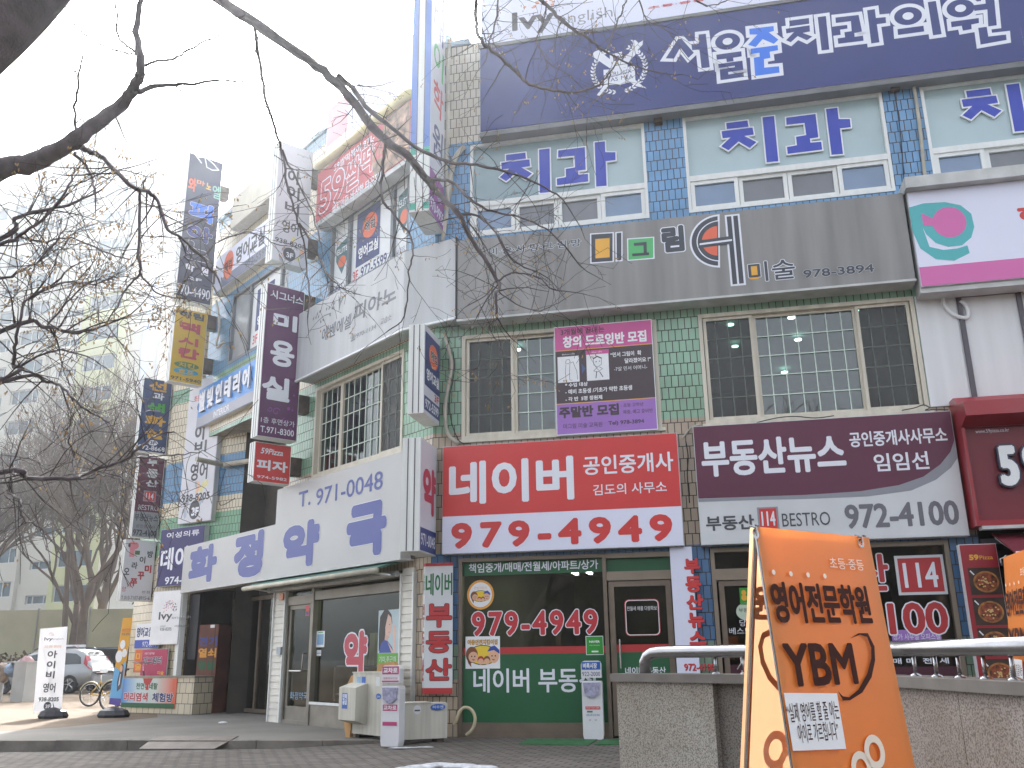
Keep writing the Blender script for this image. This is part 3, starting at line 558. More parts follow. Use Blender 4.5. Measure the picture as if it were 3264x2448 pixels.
# drawing-class poster on the second-floor window
q = A.box(.1, PO, 62, 180, 1458, 1505); pu0, pz0, pu1, pz1 = q[0], A.uv(PO(110, 1612), .1)[1], q[2]-.02, A.uv(PO(62, 182), .1)[1]
PINK = mat('poster_pink', 'c85a96', .55, .03, 2); PDARK = mat('poster_charcoal', '4b4045', .55, .03, 2); PURP = mat('poster_purple', '9d72bd', .55, .03, 2)
t = thing('poster', 'pink, black and purple drawing class poster over a second floor window', 'poster', A.pt(2.9, pz0, .1))
mb = MB(); mb.box(A, pu0, pu1, pz0, pz1, .07, .1); mb.build('sheet', WHITE, t)
pw, ph = pu1-pu0, pz1-pz0
def pf(l, b, r, tp): return (pu0+l*pw, pz0+b*ph, pu0+r*pw, pz0+tp*ph)
rpatch(A, pf(.008, .775, .992, .993), .1015, PINK, t, 'printed_band'); rpatch(A, pf(.008, .285, .992, .768), .1015, PDARK, t, 'printed_band'); rpatch(A, pf(.008, .008, .992, .278), .1015, PURP, t, 'printed_band')
rpatch(A, pf(.008, .768, .992, .775), .1016, YEL, t, 'printed_rule'); rpatch(A, pf(.008, .278, .992, .285), .1016, YEL, t, 'printed_rule')
rpatch(A, pf(.03, .475, .25, .715), .103, WHITE, t, 'printed_picture'); rpatch(A, pf(.325, .475, .55, .715), .103, WHITE, t, 'printed_picture'); rpatch(A, pf(.32, .715, .555, .755), .103, PINK, t, 'printed_band')
PB = mat('slate_blue_print', '4c5a86', .5, 0); patch(A, [(pu0+pw*.275, pz0+ph*.54), (pu0+pw*.315, pz0+ph*.59), (pu0+pw*.275, pz0+ph*.64)], .103, PB, t, 'printed_arrow')
for s_, b, m_, bo in (('3개월에 끝내는', (.07, .915, .52, .975), PDARK, .02), ('창의 드로잉반 모집', (.09, .795, .94, .905), WHP, .045), ('Before (전)', (.08, .725, .21, .745), WHP, .01), ('After (후)', (.375, .725, .485, .745), WHP, .01), ('“민서 그림이  확', (.57, .675, .88, .72), WHP, .025), ('달라졌어요 !”', (.71, .61, .97, .655), WHP, .025), ('-7살 민서 어머니-', (.6, .545, .93, .585), WHP, .02), ('* 수업 대상', (.1, .43, .33, .468), WHP, .025), ('- 예비 초등생 /기초가 약한 초등생', (.1, .365, .77, .41), WHP, .025), ('- 각 반  5명 정원제', (.1, .3, .47, .34), WHP, .025), ('주말반 모집', (.03, .15, .63, .255), PDARK, .05), ('- 초등 고학년', (.65, .215, .87, .25), PDARK, .01), ('예중, 예고 준비반', (.67, .15, .96, .19), PDARK, .01), ('미그림 미술 교육원', (.07, .055, .46, .1), PDARK, .015), ('Tel) 978-3894', (.52, .055, .87, .1), PDARK, .02)):
    text(s_, A, .1035, pf(*b), m_, t, bo)
def sk(pts, l, b, w_=.006): stroke(A, [(pu0+pw*(l+x*.2), pz0+ph*(b+y*.22)) for x, y in pts], w_, .1045, BLACK, t, 'pencil_line')
sk([(.35, .75), (.4, .9), (.55, .92), (.6, .8), (.5, .72), (.4, .75)], .04, .485); sk([(.38, .72), (.34, .4), (.36, .05), (.25, .02)], .04, .485); sk([(.58, .72), (.55, .4), (.55, .05), (.68, .03)], .04, .485); sk([(.6, .75), (.75, .8), (.8, .65), (.92, .4), (.95, .05)], .04, .485)
sk([(.3, .85), (.32, .6), (.5, .5), (.7, .6), (.72, .85)], .335, .485); sk([(.3, .86), (.5, .95), (.72, .86)], .335, .485, .018); sk([(.5, .5), (.3, .35), (.5, .3), (.75, .42), (.6, .5)], .335, .485); sk([(.45, .3), (.4, .05)], .335, .485, .012); sk([(.6, .3), (.75, .08)], .335, .485, .012); sk([(.42, .72), (.46, .74)], .335, .485, .012); sk([(.6, .74), (.64, .75)], .335, .485, .012)
# red and white estate agent sign
sb = (.23, 2.655, 3.92, 4.355)
t = sign('shop_sign', 'red over white sign with a row of large red digits along its bottom', A, .2, sb, LILAC, .2)
zr = A.uv(R5(1500, 1652), .2)[1]; rpatch(A, (sb[0]+.008, zr, sb[2]-.008, sb[3]-.008), .2015, RED, t, 'printed_band')
for s_, bx, m_, bo in (('네이버', (R5, 698, 1338, 1512, 1578), WLET, .035), ('공인중개사', (R5, 1565, 1300, 2155, 1392), WLET, .02), ('김도의 사무소', (R5, 1630, 1482, 2110, 1530), WLET, .01), ('979-4949', (B2, 712, 72, 2152, 188), RED, .045)): text(s_, A, .2035, A.box(.2, *bx), m_, t, bo, track=1.35 if s_[0] == '9' else 1.)
# maroon and grey estate agent sign
mbx = (4.16, 2.65, 7.80, 4.435)
t = sign('shop_sign', 'maroon and pale grey sign with a curved swoosh beside the red and white one', A, .2, mbx, LGREY, .2)
sw = A.poly(.2, R6, [(65, 1108), (1742, 1003), (1765, 1190), (1735, 1270), (1670, 1350), (1560, 1430), (1400, 1485), (1150, 1525), (800, 1548), (450, 1560), (100, 1573)]); sw[0] = (mbx[0]+.01, mbx[3]-.01); sw[1] = (mbx[2]-.01, mbx[3]-.01); sw[-1] = (mbx[0]+.01, sw[-1][1]); sw[2] = (mbx[2]-.01, sw[2][1])
gs = A.poly(.2, R6, [(100, 1575), (450, 1560), (800, 1548), (1150, 1525), (1400, 1485), (1560, 1430), (1670, 1350), (1735, 1270), (1765, 1190), (1785, 1310), (1740, 1370), (1640, 1450), (1480, 1520), (1200, 1558), (800, 1575), (450, 1582), (100, 1595)]); gs[0] = (mbx[0]+.01, gs[0][1]); gs[-1] = (mbx[0]+.01, gs[-1][1]); gs[8] = (mbx[2]-.01, gs[8][1]); gs[9] = (mbx[2]-.01, gs[9][1])
MGREY = mat('mid_grey_sign_print', '8c8f96', .45, .02); patch(A, sw, .2015, MAR, t, 'printed_band'); patch(A, gs, .2018, MGREY, t, 'printed_swoosh')
for s_, bx, m_, bo in (('부동산뉴스', (R6, 112, 1200, 1068, 1388), WLET, .04), ('공인중개사사무소', (R6, 1073, 1143, 1720, 1207), WLET, .03), ('임임선', (R6, 1232, 1283, 1602, 1380), WLET, .02), ('부동산', (B3, 147, 28, 468, 112), DGREY, .03), ('BESTRO', (B3, 640, 10, 960, 84), DGREY, .0)): text(s_, A, .2035, A.box(.2, *bx), m_, t, bo)
text('972-4100', A, .2035, band(A, .2, R6(1042, 1612), B3(1802, 82)), mat('phone_grey_print', '6b6a72', .45, 0), t, .03)
b = band(A, .2, R6(480, 1630), B3(630, 118)); rpatch(A, b, .203, MGREY, t, 'printed_frame'); rpatch(A, inner(b, .09, .06, .91, .94), .2035, RED, t, 'printed_square'); text('114', A, .2045, inner(b, .18, .2, .84, .82), WLET, t, .03)
# red pizza sign box at the right edge
PIZ = mat('pizza_red', '982832', .3, .05, 1, coat=.3); PIZD = mat('pizza_red_dark', '76222e', .4, .05, 1)
t = thing('shop_sign', 'glossy red box sign with hooded top and big white digits at the right edge', 'shop sign', A.pt(9, 2.8, .4))
mb = MB(); mb.box(A, 7.86, 13, 2.82, 4.15, .0, .38); mb.build('sign_box', PIZD, t)
mb = MB(); mb.prism(Pl(A.pt(7.84, 0), u=-A.n), [(-.45, 4.45), (-.75, 4.42), (-.75, 4.22), (-.45, 4.12), (-.0, 4.12), (-.0, 4.6), (-.25, 4.6)], 0, 5.2); mb.build('hood', PIZ, t)
mb = MB(); mb.box(A, 7.84, 7.88, 2.75, 4.15, .0, .45); mb.box(A, 7.88, 13, 2.75, 2.82, .0, .45); mb.build('edge_trim', PIZ, t)
mb = MB(); mb.box(A, 7.9, 13, 2.7, 2.745, .3, .47); mb.build('bottom_rail', TRIM, t)
b = A.box(.39, M4, 862, 725, 1212, 1245); text('5', A, .39, b, mat('digit_white', 'e3e6e6', .35, 0), t, .05, (.035, mat('digit_edge', '3b3b4c', .4, 0)), depth=.08); w_ = b[2]-b[0]
text('9', A, .39, (b[2]+.06, b[1], b[2]+.06+w_, b[3]), MATS['digit_white'], t, .05, (.035, MATS['digit_edge']), depth=.08)
text('www.59pizza.co.kr', A, .384, A.box(.38, M4, 615, 498, 1068, 535), WLET, t, .005)
# white fish-logo sign, upper right
t = sign('shop_sign', 'white sign with teal swirl, pink disc and pink bottom band at upper right', A, .4, (7.61, 6.28, 13, 7.84), LILAC, .38)
mb = MB(); mb.box(A, 7.57, 13, 7.84, 8.02, .0, .55); mb.box(A, 7.6, 13, 6.2, 6.28, .05, .36); mb.build('canopy_lip', TRIM, t)
zf = A.uv(R6(1520, 75), .4)[1]; rpatch(A, (7.62, 6.29, 12.99, zf), .402, mat('rose_print', 'cf6aa8', .45, 0), t, 'printed_band')
TEAL = mat('teal_print', '4fb0b4', .45, .02); RO = MATS['rose_print']
sw = A.poly(.4, R3, [(1465, 1345), (1560, 1318), (1700, 1310), (1800, 1330), (1870, 1385), (1890, 1470), (1870, 1540), (1810, 1590), (1720, 1600), (1640, 1575), (1580, 1520), (1555, 1475), (1600, 1600), (1690, 1620), (1780, 1610), (1845, 1590), (1860, 1640), (1760, 1690), (1640, 1680), (1540, 1610), (1490, 1500)]); patch(A, sw, .402, TEAL, t, 'printed_swirl')
c0 = A.uv(R3(1728, 1440), .4); patch(A, ring(A, c0[0], c0[1], .235, .25), .404, RO, t, 'printed_disc'); patch(A, A.poly(.4, R3, [(1545, 1382), (1640, 1425), (1660, 1470), (1560, 1462)]), .4045, RO, t, 'printed_fin')
text('해', A, .403, A.box(.4, R3, 2160, 1330, 2420, 1440), RED, t, .05)
# second floor of the next shop: white wall with dark frames
WW = mat('white_render_wall', 'dcdedf', .7, .04, 1, streak=True)
mb = MB(); mb.box(A, 7.585, 8.13, 4.55, 6.28, -.1, .03); mb.build('wall', WW, BLD)
mb = MB(); mb.box(A, 8.13, 13, 4.55, 6.28, -.1, .012); mb.build('wall', WW, BLD)
for i, u in enumerate((8.16, 8.98, 9.8, 10.6)):
    mb = MB(); mb.box(A, u, u+.07, 4.55, 6.28, .012, .045); mb.build('window_mullion', mat('dark_mullion', '57535a', .5, .05), BLD)
mb = MB(); mb.box(A, 8.15, 13, 6.2, 6.27, .012, .05); mb.build('window_mullion', MATS['dark_mullion'], BLD)
# slim upright banner between the two shopfronts
bu = (3.70, .75, 4.02, 2.65); t = thing('upright_banner', 'white upright banner with red Korean syllables between the two shopfronts', 'banner', A.pt(3.86, .75, .1))
mb = MB(); mb.box(A, *[bu[0], bu[2]], bu[1], bu[3], .06, .1); mb.build('sheet', LILAC, t)
SH = (.009, -.009, mat('plum_shadow_print', '4a2440', .5, 0))
column('부동산뉴스', A, .1025, [A.box(.1, VB, *q) for q in ((283, 220, 480, 388), (297, 422, 495, 602), (308, 630, 520, 802), (328, 838, 530, 1012), (342, 1052, 547, 1206))], RED, t, bold=.045, shadow=SH)
text('972-4100', A, .1025, A.box(.1, VB, 288, 1425, 650, 1505), RED, t, .02, shadow=(.006, -.006, SH[2]))
# ---------------------------------------------------------------- shopfronts on the street front
VGREEN = mat('green_vinyl', '1f5b38', .4, .04, 1); VRED = mat('red_vinyl', 'b23234', .4, .03); SILL = mat('sill_metal', '77706a', .55, .15, 3); CAP = mat('metal_sheet_bronze', '8b7f70', .4, .06, 3, metal=.3)
def pane(P, u0, u1, z0, z1, o, par, m=None): mb = MB(); mb.rect(P, u0, u1, z0, z1, o); return mb.build('pane', m or GL_SHOP, par)
mb = MB(); frame(mb, A, .45, 2.74, .0, 2.6, .055, -.12, .02); mb.box(A, .505, 2.685, .055, .2, -.1, .01); mb.box(A, 2.685, 2.74, 0, 2.6, -.12, .03); F1 = mb.build('shop_window', BRONZE, BLD)
pane(A, .5, 2.69, .2, 2.55, -.06, F1)
zg0 = A.uv(NV(1000, 195), -.05)[1]; zr1 = A.uv(NV(1000, 1112), -.05)[1]; zr0 = A.uv(NV(1000, 1200), -.05)[1]
rpatch(A, (.5, zg0, 2.69, 2.55), -.055, VGREEN, F1, 'vinyl_band'); rpatch(A, (.5, zr0, 2.69, zr1), -.055, VRED, F1, 'vinyl_band'); rpatch(A, (.5, .2, 2.69, zr0), -.055, VGREEN, F1, 'vinyl_band')
text('책임중개/매매/전월세/아파트/상가', A, -.052, A.box(-.05, NV, 175, 65, 1805, 133), WLET, F1, .02)
text('979-4949', A, -.05, A.box(-.05, NV, 210, 672, 1805, 955), mat('vinyl_red_digit', 'bb3038', .4, 0), F1, .035, (.03, WLET), track=1.2)
text('네이버 부동산', A, -.052, A.box(-.05, B2, 855, 1016, 1672, 1168), WLET, F1, .02)
def face_sticker(t, P, cu, cz, r, off):
    """simple printed family: two big heads, two small ones on a yellow disc"""
    SK = mat('printed_skin', 'e0b090', .5, 0); HR = mat('printed_brown_hair', '7c4a2c', .5, 0); YP = mat('printed_yellow', 'e8c838', .5, 0); BP = mat('printed_blue', '2c4a9c', .5, 0)
    patch(P, ring(P, cu, cz, r, r*.62), off, BLACK, t, 'printed_outline'); patch(P, ring(P, cu, cz, r*.94, r*.57), off+.0008, YP, t, 'printed_disc')
    patch(P, ring(P, cu-r*.72, cz+.02*r, r*.4, r*.5), off+.0016, HR, t, 'printed_hair'); patch(P, [(cu-r*1.1, cz), (cu-r*.8, cz-r*.1), (cu-r*.75, cz-r*.75), (cu-r*.95, cz-r*.5)], off+.0016, HR, t, 'printed_hair'); patch(P, ring(P, cu-r*.62, cz-.12*r, r*.32, r*.33), off+.0024, SK, t, 'printed_face')
    patch(P, ring(P, cu+r*.72, cz-.08*r, r*.36, r*.42), off+.0016, SK, t, 'printed_face'); patch(P, [(cu+r*.3, cz+r*.2), (cu+r*.75, cz+r*.3), (cu+r*1.12, cz+r*.05), (cu+r*1.1, cz+r*.3), (cu+r*.8, cz+r*.58), (cu+r*.5, cz+r*.5)], off+.0024, BP, t, 'printed_cap')
    for x, m_ in ((-.12, VRED), (.28, HR)): patch(P, ring(P, cu+r*x, cz-r*.3, r*.22, r*.24), off+.003, m_, t, 'printed_hair'); patch(P, ring(P, cu+r*x, cz-r*.4, r*.19, r*.19), off+.0036, SK, t, 'printed_face')
    for x, z in ((-.72, -.08), (-.52, -.08), (.62, -.06), (.84, -.06)): patch(P, ring(P, cu+r*x, cz+r*z, r*.045, r*.05, 8), off+.004, BLACK, t, 'printed_eye')
    for x in (-.6, .72): patch(P, ring(P, cu+r*x, cz-r*.25, r*.1, r*.08, 10, pi, 2*pi), off+.004, VRED, t, 'printed_mouth')
c0 = A.uv(NV(322, 457), -.05); t = thing('round_sticker', 'round orange rimmed sticker with cartoon faces on the dark shop window', 'sticker', A.pt(c0[0], c0[1], -.05))
patch(A, ring(A, c0[0], c0[1], .215, .222), -.052, ORG_ if 0 else mat('orange_rim_print', 'e09a3c', .45, 0), t, 'rim'); patch(A, ring(A, c0[0], c0[1], .18, .187), -.051, WHP, t, 'sheet'); face_sticker(t, A, c0[0], c0[1]-.02, .14, -.0502); text('안심지킴이', A, -.05, (c0[0]-.1, c0[1]+.08, c0[0]+.1, c0[1]+.125), MATS['orange_rim_print'], t, .02)
b = A.box(-.05, NV, 135, 985, 570, 1385); t = thing('square_sticker', 'white square sticker with cartoon family faces on the green window band', 'sticker', A.pt((b[0]+b[2])/2, b[1], -.05))
rpatch(A, b, -.046, WHP, t, 'sheet'); face_sticker(t, A, (b[0]+b[2])/2, b[1]+(b[3]-b[1])*.42, .235, -.0445); text('아동안전지킴이집', A, -.044, inner(b, .06, .74, .93, .9), YEL, t, .03, (.04, BLACK))
b = A.box(-.05, NV, 1645, 978, 1875, 1213); t = thing('square_sticker', 'small green square sticker with a white rim on the shop window', 'sticker', A.pt((b[0]+b[2])/2, b[1], -.05)); rpatch(A, b, -.0465, WHP, t, 'sheet'); rpatch(A, inner(b, .03, .03, .97, .97), -.0455, mat('leaf_green_print', '2f9432', .45, 0), t, 'printed_square')
text('NAVER', A, -.0445, inner(b, .2, .64, .8, .76), WHP, t, .04); text('부동산 중개업소', A, -.0445, inner(b, .2, .48, .8, .53), WHP, t, .0); rpatch(A, inner(b, .32, .14, .7, .22), -.0445, WHP, t, 'printed_bar')
# door of the first shop
mb = MB(); mb.box(A, 3.7, 3.77, 0, 2.6, -.12, .03); mb.box(A, 2.74, 3.7, 2.53, 2.6, -.12, .02); mb.box(A, 2.74, 3.7, 2.2, 2.33, -.12, .02); DF = mb.build('door_frame', CAP, BLD)
pane(A, 2.74, 3.7, 2.33, 2.53, -.06, DF); rpatch(A, (2.74, 2.33, 3.7, 2.53), -.055, VGREEN, DF, 'vinyl_band')
mb = MB(); frame(mb, A, 2.76, 3.68, .03, 2.19, .08, -.07, -.01); DR = mb.build('door', BRONZE, BLD); pane(A, 2.84, 3.6, .11, 2.11, -.04, DR)
zr1d = A.uv(B2(1900, 858), -.03)[1]; zr0d = A.uv(B2(1900, 908), -.03)[1]; rpatch(A, (2.84, zr0d, 3.6, zr1d), -.036, VRED, DR, 'vinyl_band'); rpatch(A, (2.84, .11, 3.6, zr0d), -.036, VGREEN, DR, 'vinyl_band'); text('네이버부동산', A, -.033, A.box(-.03, B2, 1838, 1005, 2105, 1052), WLET, DR, .02)
b = A.box(-.03, B2, 1835, 570, 2068, 798); rr = []
for qx, qz, a0 in ((b[2]-.06, b[3]-.06, 0), (b[0]+.06, b[3]-.06, pi/2), (b[0]+.06, b[1]+.06, pi), (b[2]-.06, b[1]+.06, 1.5*pi)): rr += [(qx+.06*cos(a0+k*pi/8), qz+.06*sin(a0+k*pi/8)) for k in range(5)]
for w_, m_ in ((.0, REDP), (.018, WHP)):
    rq = [((x-(b[0]+b[2])/2)*(1-w_*2), (z-(b[1]+b[3])/2)*(1-w_*2)) for x, z in rr]; stroke(A, [((b[0]+b[2])/2+x, (b[1]+b[3])/2+z) for x, z in rq+rq[:1]], .012, -.034, m_, DR, 'vinyl_rule')
text('전월세 매물 다량확보', A, -.033, A.box(-.03, B2, 1850, 612, 2045, 636), WHP, DR, .0)
mb = MB(); mb.tube([A.pt(2.9, .95, .0), A.pt(2.9, .95, .05), A.pt(2.9, 1.35, .05), A.pt(2.9, 1.35, .0)], .014, 8); mb.build('handle', mat('steel', 'b8b8b4', .25, .05, metal=.9), DR)
# second shopfront (mostly behind the orange stand)
mb = MB(); frame(mb, A, 4.28, 7.55, .0, 2.62, .06, -.12, .02); mb.box(A, 5.35, 5.45, 0, 2.62, -.12, .03); mb.box(A, 4.34, 5.35, 2.16, 2.32, -.12, .02); mb.box(A, 5.45, 7.49, .06, .45, -.12, .0); F2 = mb.build('shop_window', CAP, BLD)
pane(A, 4.34, 5.35, 2.32, 2.56, -.06, F2); pane(A, 5.45, 7.49, .45, 2.56, -.06, F2)
BV = mat('maroon_vinyl', '4a2030', .4, .04); rpatch(A, (5.45, .45, 7.49, .93), -.055, BV, F2, 'vinyl_band')
mb = MB(); frame(mb, A, 4.37, 5.33, .03, 2.15, .075, -.07, -.01); D2 = mb.build('door', BRONZE, BLD); pane(A, 4.445, 5.255, .1, 2.07, -.04, D2); rpatch(A, (4.445, .1, 5.255, .98), -.036, BV, D2, 'vinyl_band')
text('부동산', A, -.033, A.box(-.03, B3, 378, 995, 700, 1050), WLET, D2, .02); text('베스트로', A, -.033, A.box(-.03, B3, 300, 750, 500, 790), WLET, D2, .0)
text('당신의', A, -.033, A.box(-.03, B3, 368, 698, 500, 738), WLET, D2, .0)
mb = MB(); mb.tube([A.pt(4.52, .92, .0), A.pt(4.54, .92, .06), A.pt(4.6, 1.0, .06), A.pt(4.6, 1.1, .0)], .012, 8); mb.build('handle', MATS['steel'], D2)
e = A.uv(B3(425, 645), -.03); t = thing('oval_sticker', 'pale oval sticker on the brown door glass', 'sticker', A.pt(e[0], e[1], -.03)); patch(A, ring(A, e[0], e[1], .17, .13), -.034, mat('pale_green_print', 'b9c8b4', .5, 0), t, 'sheet'); text('부동산', A, -.0325, (e[0]-.13, e[1]-.01, e[0]+.06, e[1]+.05), BLACK, t, .01)
e = A.uv(B3(430, 545), -.03); t = thing('square_sticker', 'small green cartoon sticker on the brown door glass', 'sticker', A.pt(e[0], e[1], -.03)); rpatch(A, (e[0]-.13, e[1]-.12, e[0]+.13, e[1]+.12), -.034, MATS['leaf_green_print'], t, 'sheet'); rpatch(A, (e[0], e[1]-.09, e[0]+.12, e[1]+.1), -.0325, WHP, t, 'printed_square')
for x, m_ in ((-.07, YEL), (.05, mat('bear_brown_print', 'b07a3a', .5, 0))):
    for z_, r_ in ((.05, .035), (-.02, .04)): patch(A, ring(A, e[0]+x, e[1]+z_, r_, r_*1.1, 14), -.031, m_, t, 'printed_figure')
WOUT = (.03, WLET)
text('부동산', A, -.05, A.box(-.05, B3, 700, 290, 1352, 515), VRED, F2, .035, WOUT)
b = A.box(-.05, B3, 1368, 285, 1722, 532); rpatch(A, b, -.052, LGREY, F2, 'vinyl_frame'); rpatch(A, inner(b, .06, .07, .94, .93), -.0512, VRED, F2, 'vinyl_square'); text('114', A, -.05, inner(b, .15, .18, .85, .82), WLET, F2, .02)
text('972-4100', A, -.05, A.box(-.05, B3, 620, 605, 1735, 790), VRED, F2, .03, WOUT)
rpatch(A, A.box(-.05, B3, 1350, 765, 1680, 830), -.0535, PURP, F2, 'vinyl_square'); text('상가 사무실 오피스텔', A, -.0525, A.box(-.05, B3, 1362, 790, 1672, 826), WLET, F2, .01)
text('매 매  전  세', A, -.052, A.box(-.05, B3, 1360, 948, 1728, 982), WLET, F2, .03)
# pizza shop: glazed front, awning, menu sign
mb = MB(); frame(mb, A, 7.97, 12.9, .0, 2.62, .07, -.12, .02)
for u in (9.2, 10.4, 11.6): mb.box(A, u, u+.06, .07, 2.55, -.12, .0)
F3 = mb.build('shop_window', MATS['dark_mullion'], BLD); pane(A, 8.04, 12.83, .07, 2.55, -.06, F3)
AW = mat('awning_maroon', '70202f', .75, .08, 4)
t = thing('awning', 'maroon fabric awning under the red pizza sign', 'awning', A.pt(9.5, 2.3, .5)); PA = Pl(A.pt(8.1, 0), u=-A.n)
mb = MB(); mb.prism(PA, [(-.12, 2.68), (-1.0, 2.33), (-1.0, 2.31), (-.12, 2.66)], 0, 4.8); mb.prism(PA, [(-1.0, 2.31), (-1.015, 2.31), (-1.02, 2.06), (-1.005, 2.06)], 0, 4.8); mb.build('fabric', AW, t)
mb = MB(); mb.tube([A.pt(8.1, 2.32, 1.02), A.pt(12.9, 2.32, 1.02)], .022, 8); mb.build('front_rail', WHITE, t)
mb = MB(); mb.tube([A.pt(8.16, 2.62, .05), A.pt(8.16, 2.3, .98)], .016, 6); mb.build('arm', TRIM, t)
# menu sign: four rectangles with round pizzas
q0 = A.uv(M5(318, 285), .3); q1 = A.uv(M5(712, 275), .3); mz = .55
t = sign('menu_sign', 'tall red menu sign with pictures of round pizzas by the awning', A, .3, (q0[0], mz, q1[0], q0[1]), PIZ, .14, WHITE)
mw = q1[0]-q0[0]; mt = q0[1]; PHOTO = mat('photo_brown', '3e2b22', .45, .25, 8); CRUST = mat('pizza_crust', 'b5793c', .5, .3, 14); TOPS = mat('pizza_topping', '9a4a2a', .5, .5, 22)
text('59', A, .303, (q0[0]+mw*.22, mt-.2*mw*2.3, q0[0]+mw*.48, mt-.13*mw*2.3), YEL, t, .05); text('Pizza', A, .303, (q0[0]+mw*.5, mt-.195*mw*2.3, q0[0]+mw*.86, mt-.145*mw*2.3), MATS['orange_rim_print'], t, .02)
pzt = [A.uv(M5(400, 535), .3)[1], A.uv(M5(450, 850), .3)[1]]; hgt = pzt[0]-pzt[1]
for i in range(4):
    zt = pzt[0]-hgt*i; rpatch(A, (q0[0]+mw*.14, zt-hgt*.9, q1[0]-.01, zt), .302, PHOTO, t, 'printed_photo'); cu_, cz_ = q0[0]+mw*.58, zt-hgt*.47
    patch(A, ring(A, cu_, cz_, mw*.34, hgt*.36), .3035, CRUST, t, 'printed_pizza'); patch(A, ring(A, cu_, cz_, mw*.29, hgt*.3), .3045, TOPS, t, 'printed_topping')
    mb = MB()
    for k in range(22): a, r_ = rnd.uniform(0, 6.28), rnd.uniform(0, .9); mb.flat(A, ring(A, cu_+cos(a)*r_*mw*.26, cz_+sin(a)*r_*hgt*.27, .013, .011, 7), .3055+k*2e-5)
    mb.build('printed_cheese', mat('cheese_print', 'd9b878', .5, .1), t)
    stroke(A, [(q0[0]+mw*.2, zt-hgt*.1), (q0[0]+mw*.28, zt-hgt*.22)], .018, .304, WHP, t, 'printed_mark')
# sign wrapped round the corner column
t = thing('column_sign', 'white sign wrapped round the corner column with red bands at both ends', 'shop sign', CORNER+V((0, 0, .7)))
cz0, cz1 = A.uv(B2(650, 1180), .12)[1], A.uv(B2(650, 330), .12)[1]; ca = A.uv(B2(722, 700), .12)[0]; pa = CORNER+(A.n+B.n).normalized()*.15
ub = B.uv(B2(528, 700), .12)[0]; pb_ = B.pt(ub, 0, .12); pc = A.pt(ca, 0, .12)
PL_, PR_ = Pl(pb_, u=pa-pb_), Pl(pa, u=pc-pa); LL, LR = (pa-pb_).length, (pc-pa).length
mb = MB()
for P_, L_ in ((PL_, LL), (PR_, LR)): mb.rect(P_, 0, L_, cz0, cz1, 0)
mb.face([p+V((0, 0, cz0)) for p in (pb_, pa, pc, CORNER)]); mb.face([p+V((0, 0, cz1)) for p in (pb_, pa, pc, CORNER)]); mb.build('face_panel', LGREY, t)
hh = cz1-cz0
for P_, L_ in ((PL_, LL), (PR_, LR)):
    rpatch(P_, (.0, cz0, L_, cz0+.045*hh), .003, VRED, t, 'printed_band'); rpatch(P_, (.0, cz1-.025*hh, L_, cz1), .003, VRED, t, 'printed_band')
    text('네이버', P_, .004, (L_*.02, cz0+.745*hh, L_*.98, cz0+.92*hh), mat('deep_green_print', '1f6a3c', .45, 0), t, .03)
    for ch, (lo_, hi_) in zip('부동산', ((.5, .68), (.305, .47), (.1, .265))): text(ch, P_, .004, (L_*.06, cz0+lo_*hh, L_*.97, cz0+hi_*hh), VRED, t, .04, (.02, BLACK))
# ---------------------------------------------------------------- pharmacy (corner front)
SID = mat('white_siding', 'd6d3c8', .5, .08, 3); AL2 = mat('weathered_aluminium', '8f897e', .45, .12, 3, metal=.35)
for u0, u1 in ((-5.22, -4.78), (-.74, -.42)):
    mb = MB(); z = 0
    while z < 2.42: mb.prism(Pl(B.pt(u0, 0), u=-B.n), [(0, z), (-.05, z), (-.035, z+.118), (0, z+.118)], .0 if 0 else 0, u1-u0); z += .12
    mb.build('siding', SID, BLD)
    mb = MB(); mb.box(B, u0-.03, u0, 0, 2.44, -.02, .07); mb.box(B, u1, u1+.04, 0, 2.44, -.02, .07); mb.build('corner_trim', ALU, BLD)
mb = MB(); frame(mb, B, -4.75, -.76, .0, 2.45, .06, -.12, .02); mb.box(B, -3.76, -3.66, .0, 2.45, -.12, .04); mb.box(B, -4.69, -3.76, 2.12, 2.28, -.1, .02); mb.box(B, -3.66, -.82, 2.17, 2.33, -.1, .025); mb.box(B, -3.66, -.82, .06, .36, -.1, .02); F4 = mb.build('shop_window', AL2, BLD)
pane(B, -3.66, -.82, .36, 2.17, -.06, F4); pane(B, -3.66, -.82, 2.33, 2.4, -.06, F4); pane(B, -4.69, -3.76, 2.28, 2.4, -.06, F4)
mb = MB(); mb.box(B, -3.66, -.82, .355, .4, .02, .04); mb.build('sill', ALU, F4)
mb = MB(); frame(mb, B, -4.67, -3.77, .03, 2.11, .07, -.07, -.01); mb.box(B, -4.6, -3.84, .1, .3, -.07, -.01); D4 = mb.build('door', AL2, BLD); pane(B, -4.6, -3.84, .3, 2.04, -.04, D4)
mb = MB(); mb.tube([B.pt(-3.92, 1.25, .0), B.pt(-3.93, 1.22, .06), B.pt(-3.95, .98, .06), B.pt(-4.0, .92, .05), B.pt(-4.45, .92, .05), B.pt(-4.45, .92, 0)], .013, 8); mb.build('handle', MATS['steel'], D4)
LBL = mat('pale_blue_vinyl', '7fa8c8', .45, 0); text('화정약국', B, -.033, B.box(-.03, QH, 235, 815, 520, 960), LBL, D4, .0)
text('화정약국 화정약국 화정약국 화정약국', B, -.053, B.box(-.05, QH, 640, 1100, 1290, 1180), LBL, F4, .0)
PINKV = mat('rose_vinyl', 'b5364a', .4, 0); text('약', B, -.05, B.box(-.05, PH, 1100, 1115, 1392, 1735), PINKV, F4, .055, (.03, WLET))
